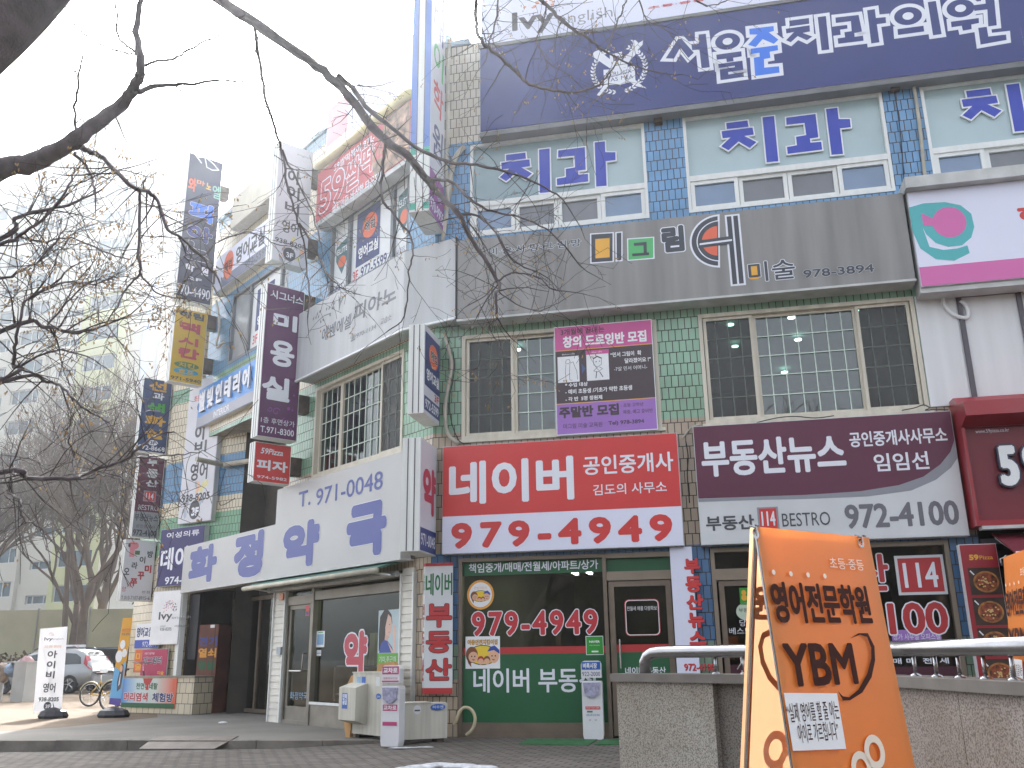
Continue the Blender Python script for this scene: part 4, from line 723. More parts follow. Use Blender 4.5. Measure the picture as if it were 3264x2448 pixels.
b = B.box(-.05, PH, 720, 1115, 822, 1330); t = thing('notice', 'white framed opening hours notice on the pharmacy glass', 'notice', B.pt(b[0], b[1], -.05)); rpatch(B, b, -.052, WHP, t, 'sheet'); rpatch(B, inner(b, .12, .15, .88, .8), -.0505, LBL, t, 'printed_block'); rpatch(B, inner(b, .2, .88, .8, .94), -.0505, GRN, t, 'printed_block')
b = B.box(-.05, PH, 720, 1370, 778, 1448); t = thing('notice', 'small white slip below the opening hours notice', 'notice', B.pt(b[0], b[1], -.05)); rpatch(B, b, -.052, LGREY, t, 'sheet'); rpatch(B, inner(b, .1, .4, .9, .5), -.0505, DGREY, t, 'printed_block')
b = B.box(-.03, PH, 622, 765, 662, 905); t = thing('square_sticker', 'red security sticker at the top of the pharmacy door', 'sticker', B.pt(b[0], b[1], .05)); rpatch(B, b, .042, RED, t, 'sheet'); rpatch(B, inner(b, .1, .1, .9, .4), .0435, NAVY, t, 'printed_square')
b = B.box(.06, PH, 240, 608, 285, 690); t = thing('alarm_box', 'small orange alarm box on the white siding left of the pharmacy door', 'alarm', B.pt(b[0], b[1], .06)); mb = MB(); mb.box(B, b[0], b[2], b[1], b[3], .05, .1); mb.build('case', mat('orange_plastic', 'd9772c', .4, .03), t)
b = B.box(.06, PH, 210, 1330, 258, 1430); t = thing('letter_box', 'small grey metal box screwed to the white siding', 'box', B.pt(b[0], b[1], .06)); mb = MB(); mb.box(B, b[0], b[2], b[1], b[3], .05, .11); mb.build('case', mat('grey_metal_box', '9aa4aa', .4, .08), t)
# advertising poster in the window: a woman with long dark hair, green panel below
b = B.box(-.05, PH, 1560, 835, 1895, 2140); t = thing('poster', 'pharmacy window poster of a long haired woman above a lime green panel', 'poster', B.pt(b[0], b[1], -.05))
zz = B.uv(PH(1700, 1412), -.05)[1]; rpatch(B, b, -.053, mat('pale_sky_print', 'b9cdd2', .45, .04, 2), t, 'sheet'); rpatch(B, (b[0], b[1], b[2], zz), -.0522, mat('lime_print', '62a83a', .45, .02), t, 'printed_panel')
def pp(pts, h, o, nm): return patch(B, B.poly(-.05, PH, pts), o, mat('poster_'+h, h, .45, .02), t, nm)
pp([(1640, 822), (1690, 825), (1735, 890), (1745, 1000), (1700, 1190), (1640, 1250), (1560, 1395), (1562, 1150), (1580, 920)], '241d22', -.0518, 'printed_hair')
pp([(1690, 880), (1730, 930), (1742, 1020), (1728, 1120), (1700, 1190), (1650, 1190), (1650, 1060), (1672, 960)], 'dcb8a8', -.0514, 'printed_face'); pp([(1650, 1150), (1690, 1180), (1685, 1250), (1640, 1235)], 'd3ab9a', -.0512, 'printed_neck')
pp([(1630, 1230), (1680, 1245), (1740, 1330), (1765, 1405), (1565, 1410), (1590, 1290)], '2f4a9a', -.051, 'printed_dress'); pp([(1680, 1260), (1770, 1405), (1735, 1408)], 'dcb8a8', -.0508, 'printed_arm')
pp([(1760, 1220), (1750, 1130), (1765, 1030), (1785, 1030), (1800, 1120), (1790, 1210), (1785, 1400), (1765, 1400)], 'e0bcae', -.0512, 'printed_hand'); pp([(1700, 1020), (1716, 1016), (1716, 1026), (1702, 1028)], '2a2024', -.0506, 'printed_eye'); pp([(1688, 1125), (1712, 1122), (1702, 1136)], 'b85a5c', -.0506, 'printed_mouth')
for i, s_ in enumerate(('기미,주근깨', '먹어서', '치료하세요')): text(s_, B, -.05, B.box(-.05, QH, 1730, (222, 370, 515)[i], (2010, 1890, 1998)[i], (325, 470, 590)[i]), WLET, t, -.004)
# goods behind the pharmacy glass
def goods(u, z, o, w, h, d, hexc, label, nm='carton'):
    t_ = tag((lambda m_: m_)(None) or bx_obj(u, z, o, w, h, d, hexc, nm), label, 'box')
def bx_obj(u, z, o, w, h, d, hexc, nm):
    mb = MB(); mb.box(B, u, u+w, z, z+h, o-d, o); return mb.build(nm, mat('goods_'+hexc, hexc, .6, .08), None)
t = thing('display_counter', 'dark display counter behind the pharmacy glass', 'counter', B.pt(-2.6, 0, -.8)); mb = MB(); mb.box(B, -3.5, -1.2, .02, .12, -.95, -.35); mb.box(B, -3.5, -3.44, .12, .98, -.95, -.35); mb.box(B, -1.26, -1.2, .12, .98, -.95, -.35); mb.build('frame', BRONZE, t)
for z in (.5, .98): mb = MB(); mb.box(B, -3.44, -1.26, z, z+.03, -.93, -.37); mb.build('shelf', mat('counter_grey', '6b6a60', .4, .1), t)
for u, z, w, h, hx, lb in ((-2.95, 1.01, .2, .34, 'c25a72', 'pink carton on the pharmacy counter'), (-2.72, 1.01, .13, .3, 'a39a68', 'tan carton standing beside the pink one'), (-2.55, 1.01, .17, .55, 'c3bd88', 'tall cream carton on the pharmacy counter'), (-3.2, 1.01, .12, .16, '8ab0a8', 'small pale green carton on the pharmacy counter'), (-3.05, .53, .16, .3, '8fa2b0', 'blue grey carton on the lower shelf'), (-2.75, .53, .18, .38, '9aa6ae', 'pale grey carton on the lower shelf'), (-2.45, .53, .25, .18, 'b59a5e', 'flat tan carton on the lower shelf')): goods(u, z, -.5, w, h, .14, hx, lb)
t = thing('round_column', 'round pale green column inside the pharmacy', 'column', B.pt(-1.65, 0, -.75)); mb = MB(); mb.lathe(B.pt(-1.65, .02, -.75), [(.2, 0), (.2, 2.62)], 24); mb.build('shaft', mat('green_grey_paint', '8e9478', .5, .06), t, True)
# canopy roll above the pharmacy
t = thing('roller_awning', 'rolled green awning with a pale front tube above the pharmacy', 'awning', B.pt(-3, 2.5, .3)); GA_ = mat('awning_green', '4f7d70', .7, .2, 6)
mb = MB(); mb.prism(Pl(B.pt(-5.6, 0), u=-B.n), [(-.05, 2.66), (-.52, 2.52), (-.52, 2.49), (-.05, 2.62)], 0, 4.85); mb.build('fabric', GA_, t)
mb = MB(); mb.tube([B.pt(-5.62, 2.47, .54), B.pt(-.72, 2.47, .54)], .045, 10); mb.build('front_tube', mat('aged_white_metal', 'bdb9a8', .5, .15, 3), t, True)
mb = MB()
mb.tube([B.pt(-5.4, 2.44, .1), B.pt(-.8, 2.44, .1)], .05, 8); mb.build('roller', TRIM, t)
for u in (-5.3, -1.0): mb = MB(); mb.tube([B.pt(u, 2.44, .1), B.pt(u+.3, 2.4, .3), B.pt(u, 2.46, .52)], .02, 6); mb.build('arm', TRIM, t)
# stepped pharmacy sign
u_l, u_r, u_s = -9.55, -.42, -4.88; z0, z1, z2 = 2.65, 3.68, 4.37
t = thing('shop_sign', 'stepped pale grey pharmacy sign with big blue Korean letters over the passage', 'shop sign', B.pt(-5, 2.65, .2))
mb = MB(); mb.prism(B, [(u_l, z0), (u_r, z0), (u_r, z2), (u_s, z2), (u_s, z1), (u_l, z1)], .1, .3); mb.build('sign_box', mat('sign_grey_acrylic', 'b2b3b2', .4, .04, .8), t)
mb = MB(); mb.box(B, u_l-.005, u_r+.005, z0-.03, z0, .05, .31); mb.build('edge_trim', TRIM, t)
PBL = mat('pharmacy_blue', '3d4a92', .45, .02)
for ch, b in (('화', B.box(.3, Z7, 1140, 800, 1475, 1240)), ('정', B.box(.3, Z7, 1748, 625, 2105, 1165)), ('약', B.box(.3, B1, 1842, 88, 2062, 340)), ('국', (lambda a_, b_: (a_[0], b_[1], b_[0], a_[1]))(B.uv(R5(40, 1628), .3), B.uv(B2(290, 270), .3)))): text(ch, B, .304, b, PBL, t, .075, (.008, WLET))
text('T.', B, .304, B.box(.3, R4, 1938, 1532, 2012, 1612), PBL, t, .02)
text('971-0048', B, .304, (lambda a_, b_: (a_[0], b_[1], b_[0], a_[1]))(B.uv(R4(2052, 1512), .3), B.uv(R5(268, 1508), .3)), PBL, t, .01)
mb = MB(); mb.box(B, -10.0, -9.8, 0.8, 2.66, .02, .14); mb.build('sign_post', ALU, t)
# small signs on the upper corner front
RPZ = mat('pale_red_sign', 'c0525a', .5, .08, 1.5)  # paler than the other sign reds
t = sign('shop_sign', 'pale red pizza sign with outlined letters high on the corner front', B, .3, (-3.9, 9.84, -.41, 11.0), RPZ, .22)
for s_, bx, bo in (('59', (Z1, 600, 1050, 865, 1215), .02), ('쌀', (Z1, 895, 830, 1055, 1045), .03), ('떡', (Z1, 1080, 650, 1200, 900), .03), ('피', (Z1, 1230, 570, 1340, 790), .03)): text(s_, B, .3035, B.box(.3, *bx), RPZ, t, bo, (.03, WLET))
text('쌀로만든 바삭한 타공피자', B, .3035, B.box(.3, Z1, 735, 1310, 1340, 985), WLET, t, .02); text('59쌀떡볶이 971-', B, .3035, B.box(.3, Z1, 760, 820, 1230, 545), WLET, t, .01)
patch(B, [(-1.6, 9.86), (-.43, 9.86), (-.43, 10.98), (-1.2, 10.98), (-1.75, 10.4)], .3025, mat('food_photo_print', 'b08a70', .5, .4, 5), t, 'printed_photo')
mb = MB(); mb.box(B, -3.92, -.4, 9.74, 9.835, .02, .29); mb.build('edge_trim', TRIM, t)
t = thing('gutter', 'pale yellow gutter tube running above the pale red pizza sign', 'gutter', B.pt(-2, 11.1, .3)); mb = MB(); mb.tube([B.pt(-3.85, 11.12, .33), B.pt(-.4, 11.12, .33)], .09, 10); mb.build('tube', mat('pale_yellow_paint', 'd8cf9a', .5, .1), t, True)
t = sign('shop_sign', 'white and pink top sign above the pale yellow gutter', B, .2, (-3.8, 11.25, -.4, 12.55), LILAC, .2); rpatch(B, (-3.78, 11.6, -2.9, 12.5), .2025, mat('pale_pink_print', 'dba3aa', .5, 0), t, 'printed_band')
t = sign('shop_sign', 'cream blank sign box at the top of the far left front', B, .3, (-8.4, 11.42, -5.6, 12.3), mat('cream_sign', 'd5d0be', .5, .06), .3)
q = (-9.5, 10.05, -6.3, 11.02); t = sign('shop_sign', 'white sign with an orange egg mark under the cream sign box', B, .18, q, LILAC, .18)
e = (-8.95, 10.2, -8.3, 10.95); patch(B, ring(B, -8.62, 10.58, .3, .38), .183, ORP, t, 'printed_egg'); text('해법', B, .185, (-8.85, 10.42, -8.4, 10.72), BLACK, t, .03); text('영어교실', B, .183, (-8.2, 10.42, -6.6, 10.9), DGREY, t, .04); text('972-5599', B, .183, (-7.6, 10.1, -6.4, 10.3), DGREY, t, .02); rpatch(B, (-9.0, 10.06, -6.32, 10.33), .1818, mat('pale_slate_print', '6f748c', .5, 0), t, 'printed_band')
q = (-9.95, 6.62, -6.6, 7.62); SKYB = mat('sign_sky_blue', '4f8fd6', .35, .06, .8)
t = sign('shop_sign', 'bright blue interior shop sign with raised white letters above the passage', B, .15, q, SKYB, .15); rpatch(B, (q[0]+.01, q[1]+.01, q[2]-.01, q[1]+.26), .1515, mat('sign_grey_band', '9a9ca8', .4, .02), t, 'printed_band')
for i, ch in enumerate('별빛인테리어'): text(ch, B, .152, (-9.72+.5*i, 6.98, -9.35+.5*i, 7.5), WLET, t, .045, depth=.05)
text('INTERIOR', B, .1535, (-8.85, 6.68, -7.95, 6.84), WLET, t, .02)
# ---------------------------------------------------------------- projecting blade signs
def blade(P, u0, w0, w1, z0, z1, th, face, label, body=None, arm=True, arms=None):
    """sign standing out from wall P; its face looks along the wall to the right"""
    Q = Pl(P.pt(u0, 0), u=-P.n); t = thing('projecting_sign', label, 'projecting sign', P.pt(u0-th/2, z0, (w0+w1)/2))
    mb = MB(); mb.box(Q, -w1, -w0, z0, z1, -th, -.006); mb.build('sign_box', body or SIDEW, t)
    mb = MB(); mb.box(Q, -w1+.015, -w0-.015, z0+.015, z1-.015, -.006, .0); mb.build('face_panel', face, t)
    mb = MB()
    for f in (.32, .68): mb.box(Q, -w1-.004, -w1, z0+.01, z1-.01, -th*f-.008, -th*f+.008)
    mb.build('edge_seam', MATS['dark_mullion'], t)
    if arm:
        for f in (arms or (.2, .8)):
            z = z0+(z1-z0)*f; mb = MB(); mb.box(Q, -w0, .0, z-.18, z+.18, -th*.9, -th*.1); mb.build('bracket', RUST, t)
    return t, Q
SIDEW = mat('sign_side_white', 'd9dcd8', .4, .06, 2, streak=True); NAVB = mat('blade_dark_navy', '2a2f4e', .45, .04, 1.5); YELB = mat('blade_yellow', 'cda62a', .45, .06, 1.5); SLB = mat('blade_slate_blue', '2f4470', .45, .05, 1.5); PLUM = mat('blade_plum', '5b2858', .45, .03, 1.5); WBL = mat('blade_white', 'd2d3da', .45, .04, 1.5)
t, Q = blade(B, -9.38, .25, 1.15, 9.7, 13.75, .3, NAVB, 'very tall dark navy projecting sign with blue and white outlined syllables')
NB2 = MATS['blade_dark_navy']
text('와', Q, .003, Q.box(0, Z4, 520, 480, 610, 700), ORG_, t, .05); text('마', Q, .003, Q.box(0, Z4, 630, 515, 735, 620), mat('peach_print', 'd98a62', .5, 0), t, .05); text('노', Q, .003, Q.box(0, Z4, 758, 560, 820, 670), YEL, t, .05); text('엘', Q, .003, Q.box(0, Z4, 845, 590, 945, 800), mat('pale_green_letter', '7fae9c', .5, 0), t, .02)
for ch, bx, m_ in (('피', (Z4, 535, 790, 835, 1135), BRIGHT), ('아', (Z4, 500, 1100, 830, 1415), mat('deep_blue_print', '343f8c', .45, 0)), ('노', (Z4, 480, 1330, 775, 1660), NB2)): text(ch, Q, .003, Q.box(0, *bx), m_, t, .07, (.014, WLET))
ey = Q.uv(Z4(790, 340), 0); stroke(Q, [(ey[0]-.3, ey[1]+.16), (ey[0]-.1, ey[1]+.22), (ey[0]+.1, ey[1]+.12), (ey[0]+.27, ey[1]-.02)], .03, .003, WLET, t); stroke(Q, [(ey[0]-.12, ey[1]+.2), (ey[0]-.05, ey[1]-.05), (ey[0]+.1, ey[1]-.08), (ey[0]+.27, ey[1]-.02)], .025, .004, WLET, t); stroke(Q, [(ey[0]-.38, ey[1]+.2), (ey[0]-.2, ey[1]+.02)], .03, .0035, WLET, t)
for s_, bx, bo in (('학', (Z5, 470, 70, 590, 205), .05), ('원', (Z5, 680, 120, 780, 262), .05), ('2F', (Z5, 505, 252, 690, 340), .03), ('970-4490', (Z5, 345, 340, 800, 592), .02)): text(s_, Q, .003, Q.box(0, *bx), WLET, t, bo)
t, Q = blade(B, -9.5, .25, 1.07, 7.61, 9.52, .26, YELB, 'yellow projecting sign with red syllables and two oval badges', arms=(.3, .9))
BRR = mat('brick_red_print', 'b04048', .45, .02); OLV = mat('olive_green_print', '4f7040', .45, 0); TQ = mat('turquoise_print', '3f94b0', .45, 0)
text('하림', Q, .003, Q.box(0, Z5, 390, 705, 720, 875), INK, t, .05)
for ch, bx in (('맥', (Z5, 400, 858, 668, 1058)), ('시', (Z5, 380, 1058, 640, 1228)), ('칸', (Z5, 380, 1205, 650, 1405))): text(ch, Q, .003, Q.box(0, *bx), BRR, t, .07)
for s_, c_, m_ in (('치킨', (488, 1468), OLV), ('호프', (480, 1555), TQ)):
    c0 = Q.uv(Z5(*c_), 0); patch(Q, ring(Q, c0[0], c0[1], .31, .085), .003, m_, t, 'printed_oval'); text(s_, Q, .005, (c0[0]-.2, c0[1]-.06, c0[0]+.2, c0[1]+.06), YELB, t, .04)
text('971-5940', Q, .003, Q.box(0, Z6, 700, -18, 1105, 102), INK, t, .03)
t, Q = blade(B, -11.54, .25, 1.0, 6.25, 8.2, .2, SLB, 'slate blue projecting sign with gold and green syllables')
GOLD = mat('gold_print', 'c99a3a', .45, .02)
for ch, bx, m_, bo in (('선', (Z6, 415, 48, 640, 222), GOLD, .05), ('과', (Z6, 460, 210, 608, 332), WLET, .03), ('색', (Z6, 380, 338, 612, 502), mat('vivid_green_print', '3fa03c', .45, 0), .05), ('화', (Z6, 355, 512, 622, 692), GOLD, .06), ('실', (Z6, 345, 690, 582, 862), GOLD, .06)): text(ch, Q, .003, Q.box(0, *bx), m_, t, bo)
c0 = Q.uv(Z6(455, 900), 0); patch(Q, ring(Q, c0[0], c0[1], .13, .07), .003, WLET, t, 'printed_oval'); text('3F', Q, .005, (c0[0]-.07, c0[1]-.045, c0[0]+.07, c0[1]+.045), SLB, t, .04); text('972-8668', Q, .003, Q.box(0, Z6, 262, 918, 612, 1026), WLET, t, .02)
t, Q = blade(B, -11.55, .25, .9, 4.08, 6.14, .2, MAR, 'maroon and grey projecting sign under the slate blue one')
for ch, bx in (('부', (Z6, 385, 1115, 530, 1225)), ('동', (Z6, 378, 1245, 525, 1385)), ('산', (Z6, 365, 1395, 525, 1505))): text(ch, Q, .003, Q.box(0, *bx), LGREY, t, .05)
b = Q.box(0, Z7, 505, 12, 662, 175); rpatch(Q, b, .003, MGREY, t, 'printed_frame'); rpatch(Q, inner(b, .1, .1, .9, .9), .004, RED, t, 'printed_square'); text('114', Q, .005, inner(b, .2, .22, .8, .8), WLET, t, .02); text('BESTRO', Q, .003, Q.box(0, Z7, 430, 203, 698, 296), LGREY, t, .0)
zz = Q.uv(Z7(540, 305), 0)[1]; rpatch(Q, (-.885, 4.095, -.265, zz), .002, MGREY, t, 'printed_band')
for s_, bx, bo in (('부동산뉴스', (Z7, 385, 318, 690, 446), .03), ('공인중개사', (Z7, 398, 468, 655, 536), .01), ('972-4100', (Z7, 360, 538, 670, 642), .03)): text(s_, Q, .004, Q.box(0, *bx), INK, t, bo)
t, Q = blade(B, -11.6, .25, 1.0, 2.54, 4.02, .22, WBL, 'white projecting sign with slanted black and red brush syllables, lowest of its stack')
def slant(s_, pts, h, m_, bo):
    (xa, ya), (xb, yb) = [Q.uv(Z7(*p), 0) for p in pts]; n_ = len(s_); du, dz = (xb-xa)/max(1, n_-1), (yb-ya)/max(1, n_-1)
    for i, ch in enumerate(s_): text(ch, Q, .003, (xa+du*i-h*.42, ya+dz*i-h/2, xa+du*i+h*.42, ya+dz*i+h/2), m_, t, bo)
slant('오라이방', [(270, 1110), (590, 880)], .17, INK, .03); slant('양념', [(235, 1350), (300, 1290)], .12, BRR, .01); slant('쭈꾸미', [(365, 1260), (560, 1080)], .2, BRR, .05)
text('본점', Q, .003, Q.box(0, Z7, 478, 1372, 582, 1412), INK, t, .02); text('T.010-7107-8915~6', Q, .003, Q.box(0, Z7, 198, 1440, 580, 1502), INK, t, .01)
c0 = Q.uv(Z7(365, 760), 0); PKP = mat('octopus_pink_print', 'd98a94', .5, 0)
patch(Q, ring(Q, c0[0], c0[1], .13, .1), .003, PKP, t, 'printed_head'); rpatch(Q, (c0[0]-.08, c0[1]-.28, c0[0]+.04, c0[1]-.06), .0028, PKP, t, 'printed_body'); rpatch(Q, (c0[0]+.05, c0[1]-.22, c0[0]+.17, c0[1]-.12), .003, OLV, t, 'printed_bag'); patch(Q, ring(Q, c0[0]-.1, c0[1], .03, .05, 10), .0035, INK, t, 'printed_mouth')
t, Q = blade(B, -4.27, .25, 1.04, 8.95, 11.7, .3, WBL, 'white projecting sign with grey leaves and dark syllables beside the pale red pizza sign')
for ch, bx in (('아', (Z4, 1865, 370, 2030, 612)), ('이', (Z4, 1850, 580, 2015, 820)), ('비', (Z4, 1825, 800, 2010, 1015))): text(ch, Q, .003, Q.box(0, *bx), DGREY, t, .03)
text('영어', Q, .003, Q.box(0, Z4, 1788, 1058, 2000, 1292), DGREY, t, .02); text('938-8205', Q, .003, Q.box(0, Z4, 1690, 1292, 2095, 1478), DGREY, t, .02); text('english', Q, .003, Q.box(0, Z4, 1990, 160, 2170, 262), MATS['mid_grey_print'], t, .0)
LV = {'g': mat('leaf_grey_print', 'a3a6b0', .5, 0), 'y': mat('leaf_yellow_print', 'd8cf8e', .5, 0), 'o': mat('leaf_orange_print', 'e0b594', .5, 0), 'b': mat('leaf_blue_print', 'a9b3c4', .5, 0)}
def leaves(P_, bx, n, t_, off, s_=.09):
    for i in range(n):
        m_ = LV['gyob'[i % 4]]; u = bx[0]+(bx[2]-bx[0])*rnd.uniform(.08, .92); z = bx[1]+(bx[3]-bx[1])*rnd.uniform(.05, .95); a = rnd.uniform(.6, 2.4); d = V((cos(a), sin(a)))*s_; e = V((-d.y, d.x))*.55; p = V((u, z))
        patch(P_, [tuple(p-d), tuple(p-d*.2+e), tuple(p+d*.5+e*.7), tuple(p+d), tuple(p+d*.3-e*.8), tuple(p-d*.4-e*.8)], off+i*3e-5, m_, t_, 'printed_leaf')
leaves(Q, (-1.0, 8.98, -.28, 9.6), 9, t, .002); c0 = Q.uv(Z4(1880, 1535), 0); patch(Q, ring(Q, c0[0], c0[1], .14, .15), .003, DGREY, t, 'printed_disc'); text('3F', Q, .0045, (c0[0]-.07, c0[1]-.08, c0[0]+.09, c0[1]+.04), WLET, t, .04)
t, Q = blade(B, -4.28, .25, 1.09, 5.25, 8.43, .28, PLUM, 'plum purple projecting sign with big white brush syllables', arms=(.25, .93))
for ch, bx, bo in (('시그너스', (Z5, 1630, 432, 2065, 658), .02), ('미', (Z5, 1670, 733, 1980, 1028), .06), ('용', (Z5, 1635, 1098, 1940, 1518), .04), ('실', (Z3, -85, 338, 228, 682), .05)): text(ch, Q, .003, Q.box(0, *bx), WLET, t, bo, shadow=(.01, -.01, mat('deep_plum_print', '38183a', .5, 0)))
text('1층 후면상가', Q, .003, Q.box(0, R4, 1692, 1038, 1908, 1112), WLET, t, .01); text('T.971-8300', Q, .003, Q.box(0, R4, 1688, 1098, 1903, 1172), WLET, t, .01)
VIO = mat('violet_print', '8d459c', .5, 0)
for c_, r_, a0 in (((1790, 1010), .09, .5), ((1850, 1070), .07, 2.), ((1750, 990), .06, 3.5), ((1880, 1130), .06, 4.6), ((1830, 1150), .08, 5.5)):
    c0 = Q.uv(R4(*c_), 0); stroke(Q, [(c0[0]+r_*(1-k/14)*cos(a0+k*.55), c0[1]+r_*(1-k/14)*sin(a0+k*.55)) for k in range(12)], .014, .002, VIO, t, 'printed_scroll')
for c_, r_ in (((1870, 990), .035), ((1905, 905), .022), ((1880, 935), .018), ((1895, 1000), .02)): c0 = Q.uv(R4(*c_), 0); patch(Q, ring(Q, c0[0], c0[1], r_, r_, 12), .0025, VIO, t, 'printed_dot')
t, Q = blade(B, -4.48, .25, 1.02, 4.41, 5.19, .24, RED, 'small red projecting sign under the plum purple one', arms=(.5,))
text('피자', Q, .003, Q.box(0, R4, 1665, 1312, 1862, 1408), WLET, t, .05); text('59Pizza', Q, .003, Q.box(0, R4, 1690, 1240, 1832, 1298), WLET, t, .02, shear=.2); text('974-5982', Q, .003, Q.box(0, R4, 1665, 1418, 1858, 1460), WLET, t, .02)
t, Q = blade(A, .1, .08, .92, 2.64, 4.36, .3, WBL, 'white pharmacy projecting sign with one big red syllable at the block corner', arm=False)
text('약', Q, .003, Q.box(0, R5, 530, 1345, 610, 1640+60), mat('pharmacy_red', 'b83250', .45, .02), t, .05); rpatch(Q, (-.9, 2.66, -.1, 3.0), .002, NAVYS, t, 'printed_band'); text('971-0048', Q, .004, (-.86, 2.74, -.14, 2.92), WLET, t, .01)
t, Q = blade(A, .14, .1, .95, 4.73, 6.19, .26, WBL, 'white projecting sign with an orange egg on a navy board at the block corner', arms=(.3, .8))
haebeop(Q, .003, (-.92, 5.2, -.13, 6.08), t, 1); text('3F', Q, .003, (-.4, 5.06, -.16, 5.18), REDP, t, .03); rpatch(Q, (-.93, 4.8, -.12, 5.03), .002, NAVY, t, 'printed_band'); text('972-5599', Q, .004, (-.88, 4.84, -.17, 4.99), WLET, t, .03)
t, Q = blade(A, .18, .08, .96, 8.16, 14.2, .34, WBL, 'very tall white and blue projecting sign on the corner reaching above the roof', arms=(.15, .45))
rpatch(Q, (-.94, 8.18, -.1, 9.0), .002, mat('sign_violet', '8a3a8a', .45, .03), t, 'printed_band'); text('970-9955', Q, .004, (-.9, 8.26, -.14, 8.48), WLET, t, .02); text('수학상담', Q, .004, (-.7, 8.6, -.25, 8.75), WLET, t, .01)
for ch, z, m_ in (('시', 12.5, DGREY), ('매', 11.75, NAVY), ('이', 11.0, GRN), ('학', 10.2, REDP), ('원', 9.35, NAVY)): text(ch, Q, .003, (-.85, z, -.25, z+.65), m_, t, .02, shear=.1)
SB = mat('edge_blue', '4a74c0', .4, .03, 1.5); GE = mat('edge_green', '3fa08a', .4, .03); PE = Pl(A.pt(.18, 0, .96), 78)
for f0, f1 in ((-.34, -.24), (-.1, .0)):
    rpatch(PE, (f0, 9.35, f1, 14.15), .003, SB, t, 'edge_band'); rpatch(PE, (f0, 9.22, f1, 9.35), .003, GE, t, 'edge_band'); rpatch(PE, (f0, 8.2, f1, 8.32), .003, GE, t, 'edge_band')
# ---------------------------------------------------------------- signs on the passage wall
q = (-.40, 4.29, .78, 7.9); t = sign('shop_sign', 'tall white sign with pale leaves and grey syllables under the bright blue sign', D, .15, q, WBL, .14)
text('비', D, .153, D.box(.15, Z6, 1030, 885, 1180, 1010), DGREY, t, .04); text('아', D, .153, (-.05, 6.95, .35, 7.35), DGREY, t, .04); text('이', D, .153, (-.05, 6.3, .3, 6.7), DGREY, t, .04); text('영어', D, .153, D.box(.15, Z6, 975, 1180, 1190, 1390), DGREY, t, .03); text('초등·중등', D, .153, D.box(.15, Z6, 1018, 268, 1230, 305), REDP, t, .01)
text('938-8205', D, .1535, D.box(.15, Z7, 1028, 80, 1392, 130), DGREY, t, .03); leaves(D, (-.35, 4.35, .72, 5.3), 14, t, .1515, .11); c0 = D.uv(Z7(1190, 275), .15); patch(D, ring(D, c0[0], c0[1], .19, .23), .153, DGREY, t, 'printed_disc'); text('3F', D, .1545, (c0[0]-.1, c0[1]-.15, c0[0]+.16, c0[1]+.06), WLET, t, .05)
q = (-.95, 2.83, .6, 4.2); t = sign('shop_sign', 'deep indigo sign with white syllables half hidden behind the pharmacy sign', D, .16, q, mat('sign_indigo', '322c66', .45, .04, 1.2), .15)
text('여성의류', D, .163, D.box(.16, Z7, 820, 590, 1255, 620), WLET, t, .02); text('데이지', D, .163, D.box(.16, Z7, 748, 800, 1290, 1060), WLET, t, .03); text('974-5982', D, .163, D.box(.16, Z7, 795, 1190, 1290, 1255), WLET, t, .02)
q = (-.99, 1.49, .02, 2.72); t = sign('shop_sign', 'white sign board with a small tree of coloured leaves under the indigo sign', D, .18, q, WHITE, .05)
text('Ivy', D, .183, D.box(.18, Z8, 618, 188, 765, 300), DGREY, t, .03); text('english', D, .183, D.box(.18, Z8, 768, 235, 990, 268), MATS['mid_grey_print'], t, .0); text('938-8205', D, .183, D.box(.18, Z8, 628, 372, 760, 405), DGREY, t, .01); text('교육상담', D, .183, D.box(.18, Z8, 630, 345, 692, 362), DGREY, t, .0); text('아이비', D, .183, D.box(.18, Z8, 800, 340, 960, 362), DGREY, t, .01)
c0 = D.uv(Z8(745, 135), .18); mbs = {k: MB() for k in 'gyob'}
for i in range(60):
    a, r_ = rnd.uniform(-.2, 3.35), .05+.19*sqrt(rnd.random()); mbs['gyob'[i % 4]].flat(D, ring(D, c0[0]+cos(a)*r_, c0[1]-.06+sin(a)*r_*.95, .013, .013, 6), .183+i*1e-5)
for k, mm in zip('gyob', (DGREY, REDP, MATS['orange_rim_print'], VIO)): mbs[k].build('printed_leaves', mm, t)
# low tiled wall with its banner, boards above it
LW = thing('low_wall', 'low cream tiled wall beside the passage with a printed banner on it', 'wall', D.pt(-.5, 0, .5))
lb = D.box(.57, Z8, 198, 965, 797, 1318); lr = D.uv(Z8(1035, 955), .55)[0]; mb = MB(); mb.box(D, lb[0]-.03, lr, -.05, .76, .02, .55); mb.build('wall', TD2, LW); mb = MB(); mb.box(D, lb[0]-.05, lr+.02, .76, .8, .02, .57); mb.build('coping', mat('stone_coping', '9d978a', .8, .15, 3), LW)
def grad(name, stops):
    m = bpy.data.materials.new(name); m.use_nodes = True; n = m.node_tree.nodes; l = m.node_tree.links; uv = n.new('ShaderNodeUVMap'); sp = n.new('ShaderNodeSeparateXYZ'); mr = n.new('ShaderNodeMapRange'); r = n.new('ShaderNodeValToRGB')
    l.new(uv.outputs[0], sp.inputs[0]); l.new(sp.outputs[0], mr.inputs[0]); mr.inputs['From Min'].default_value = stops[0]; mr.inputs['From Max'].default_value = stops[1]; l.new(mr.outputs[0], r.inputs[0]); e = r.color_ramp.elements
    e[0].color = (*lin(stops[2][1]), 1); e[0].position = stops[2][0]; e[1].color = (*lin(stops[-1][1]), 1); e[1].position = stops[-1][0]
    for p_, h_ in stops[3:-1]: k = e.new(p_); k.color = (*lin(h_), 1)
    l.new(r.outputs[0], n['Principled BSDF'].inputs['Base Color']); return m
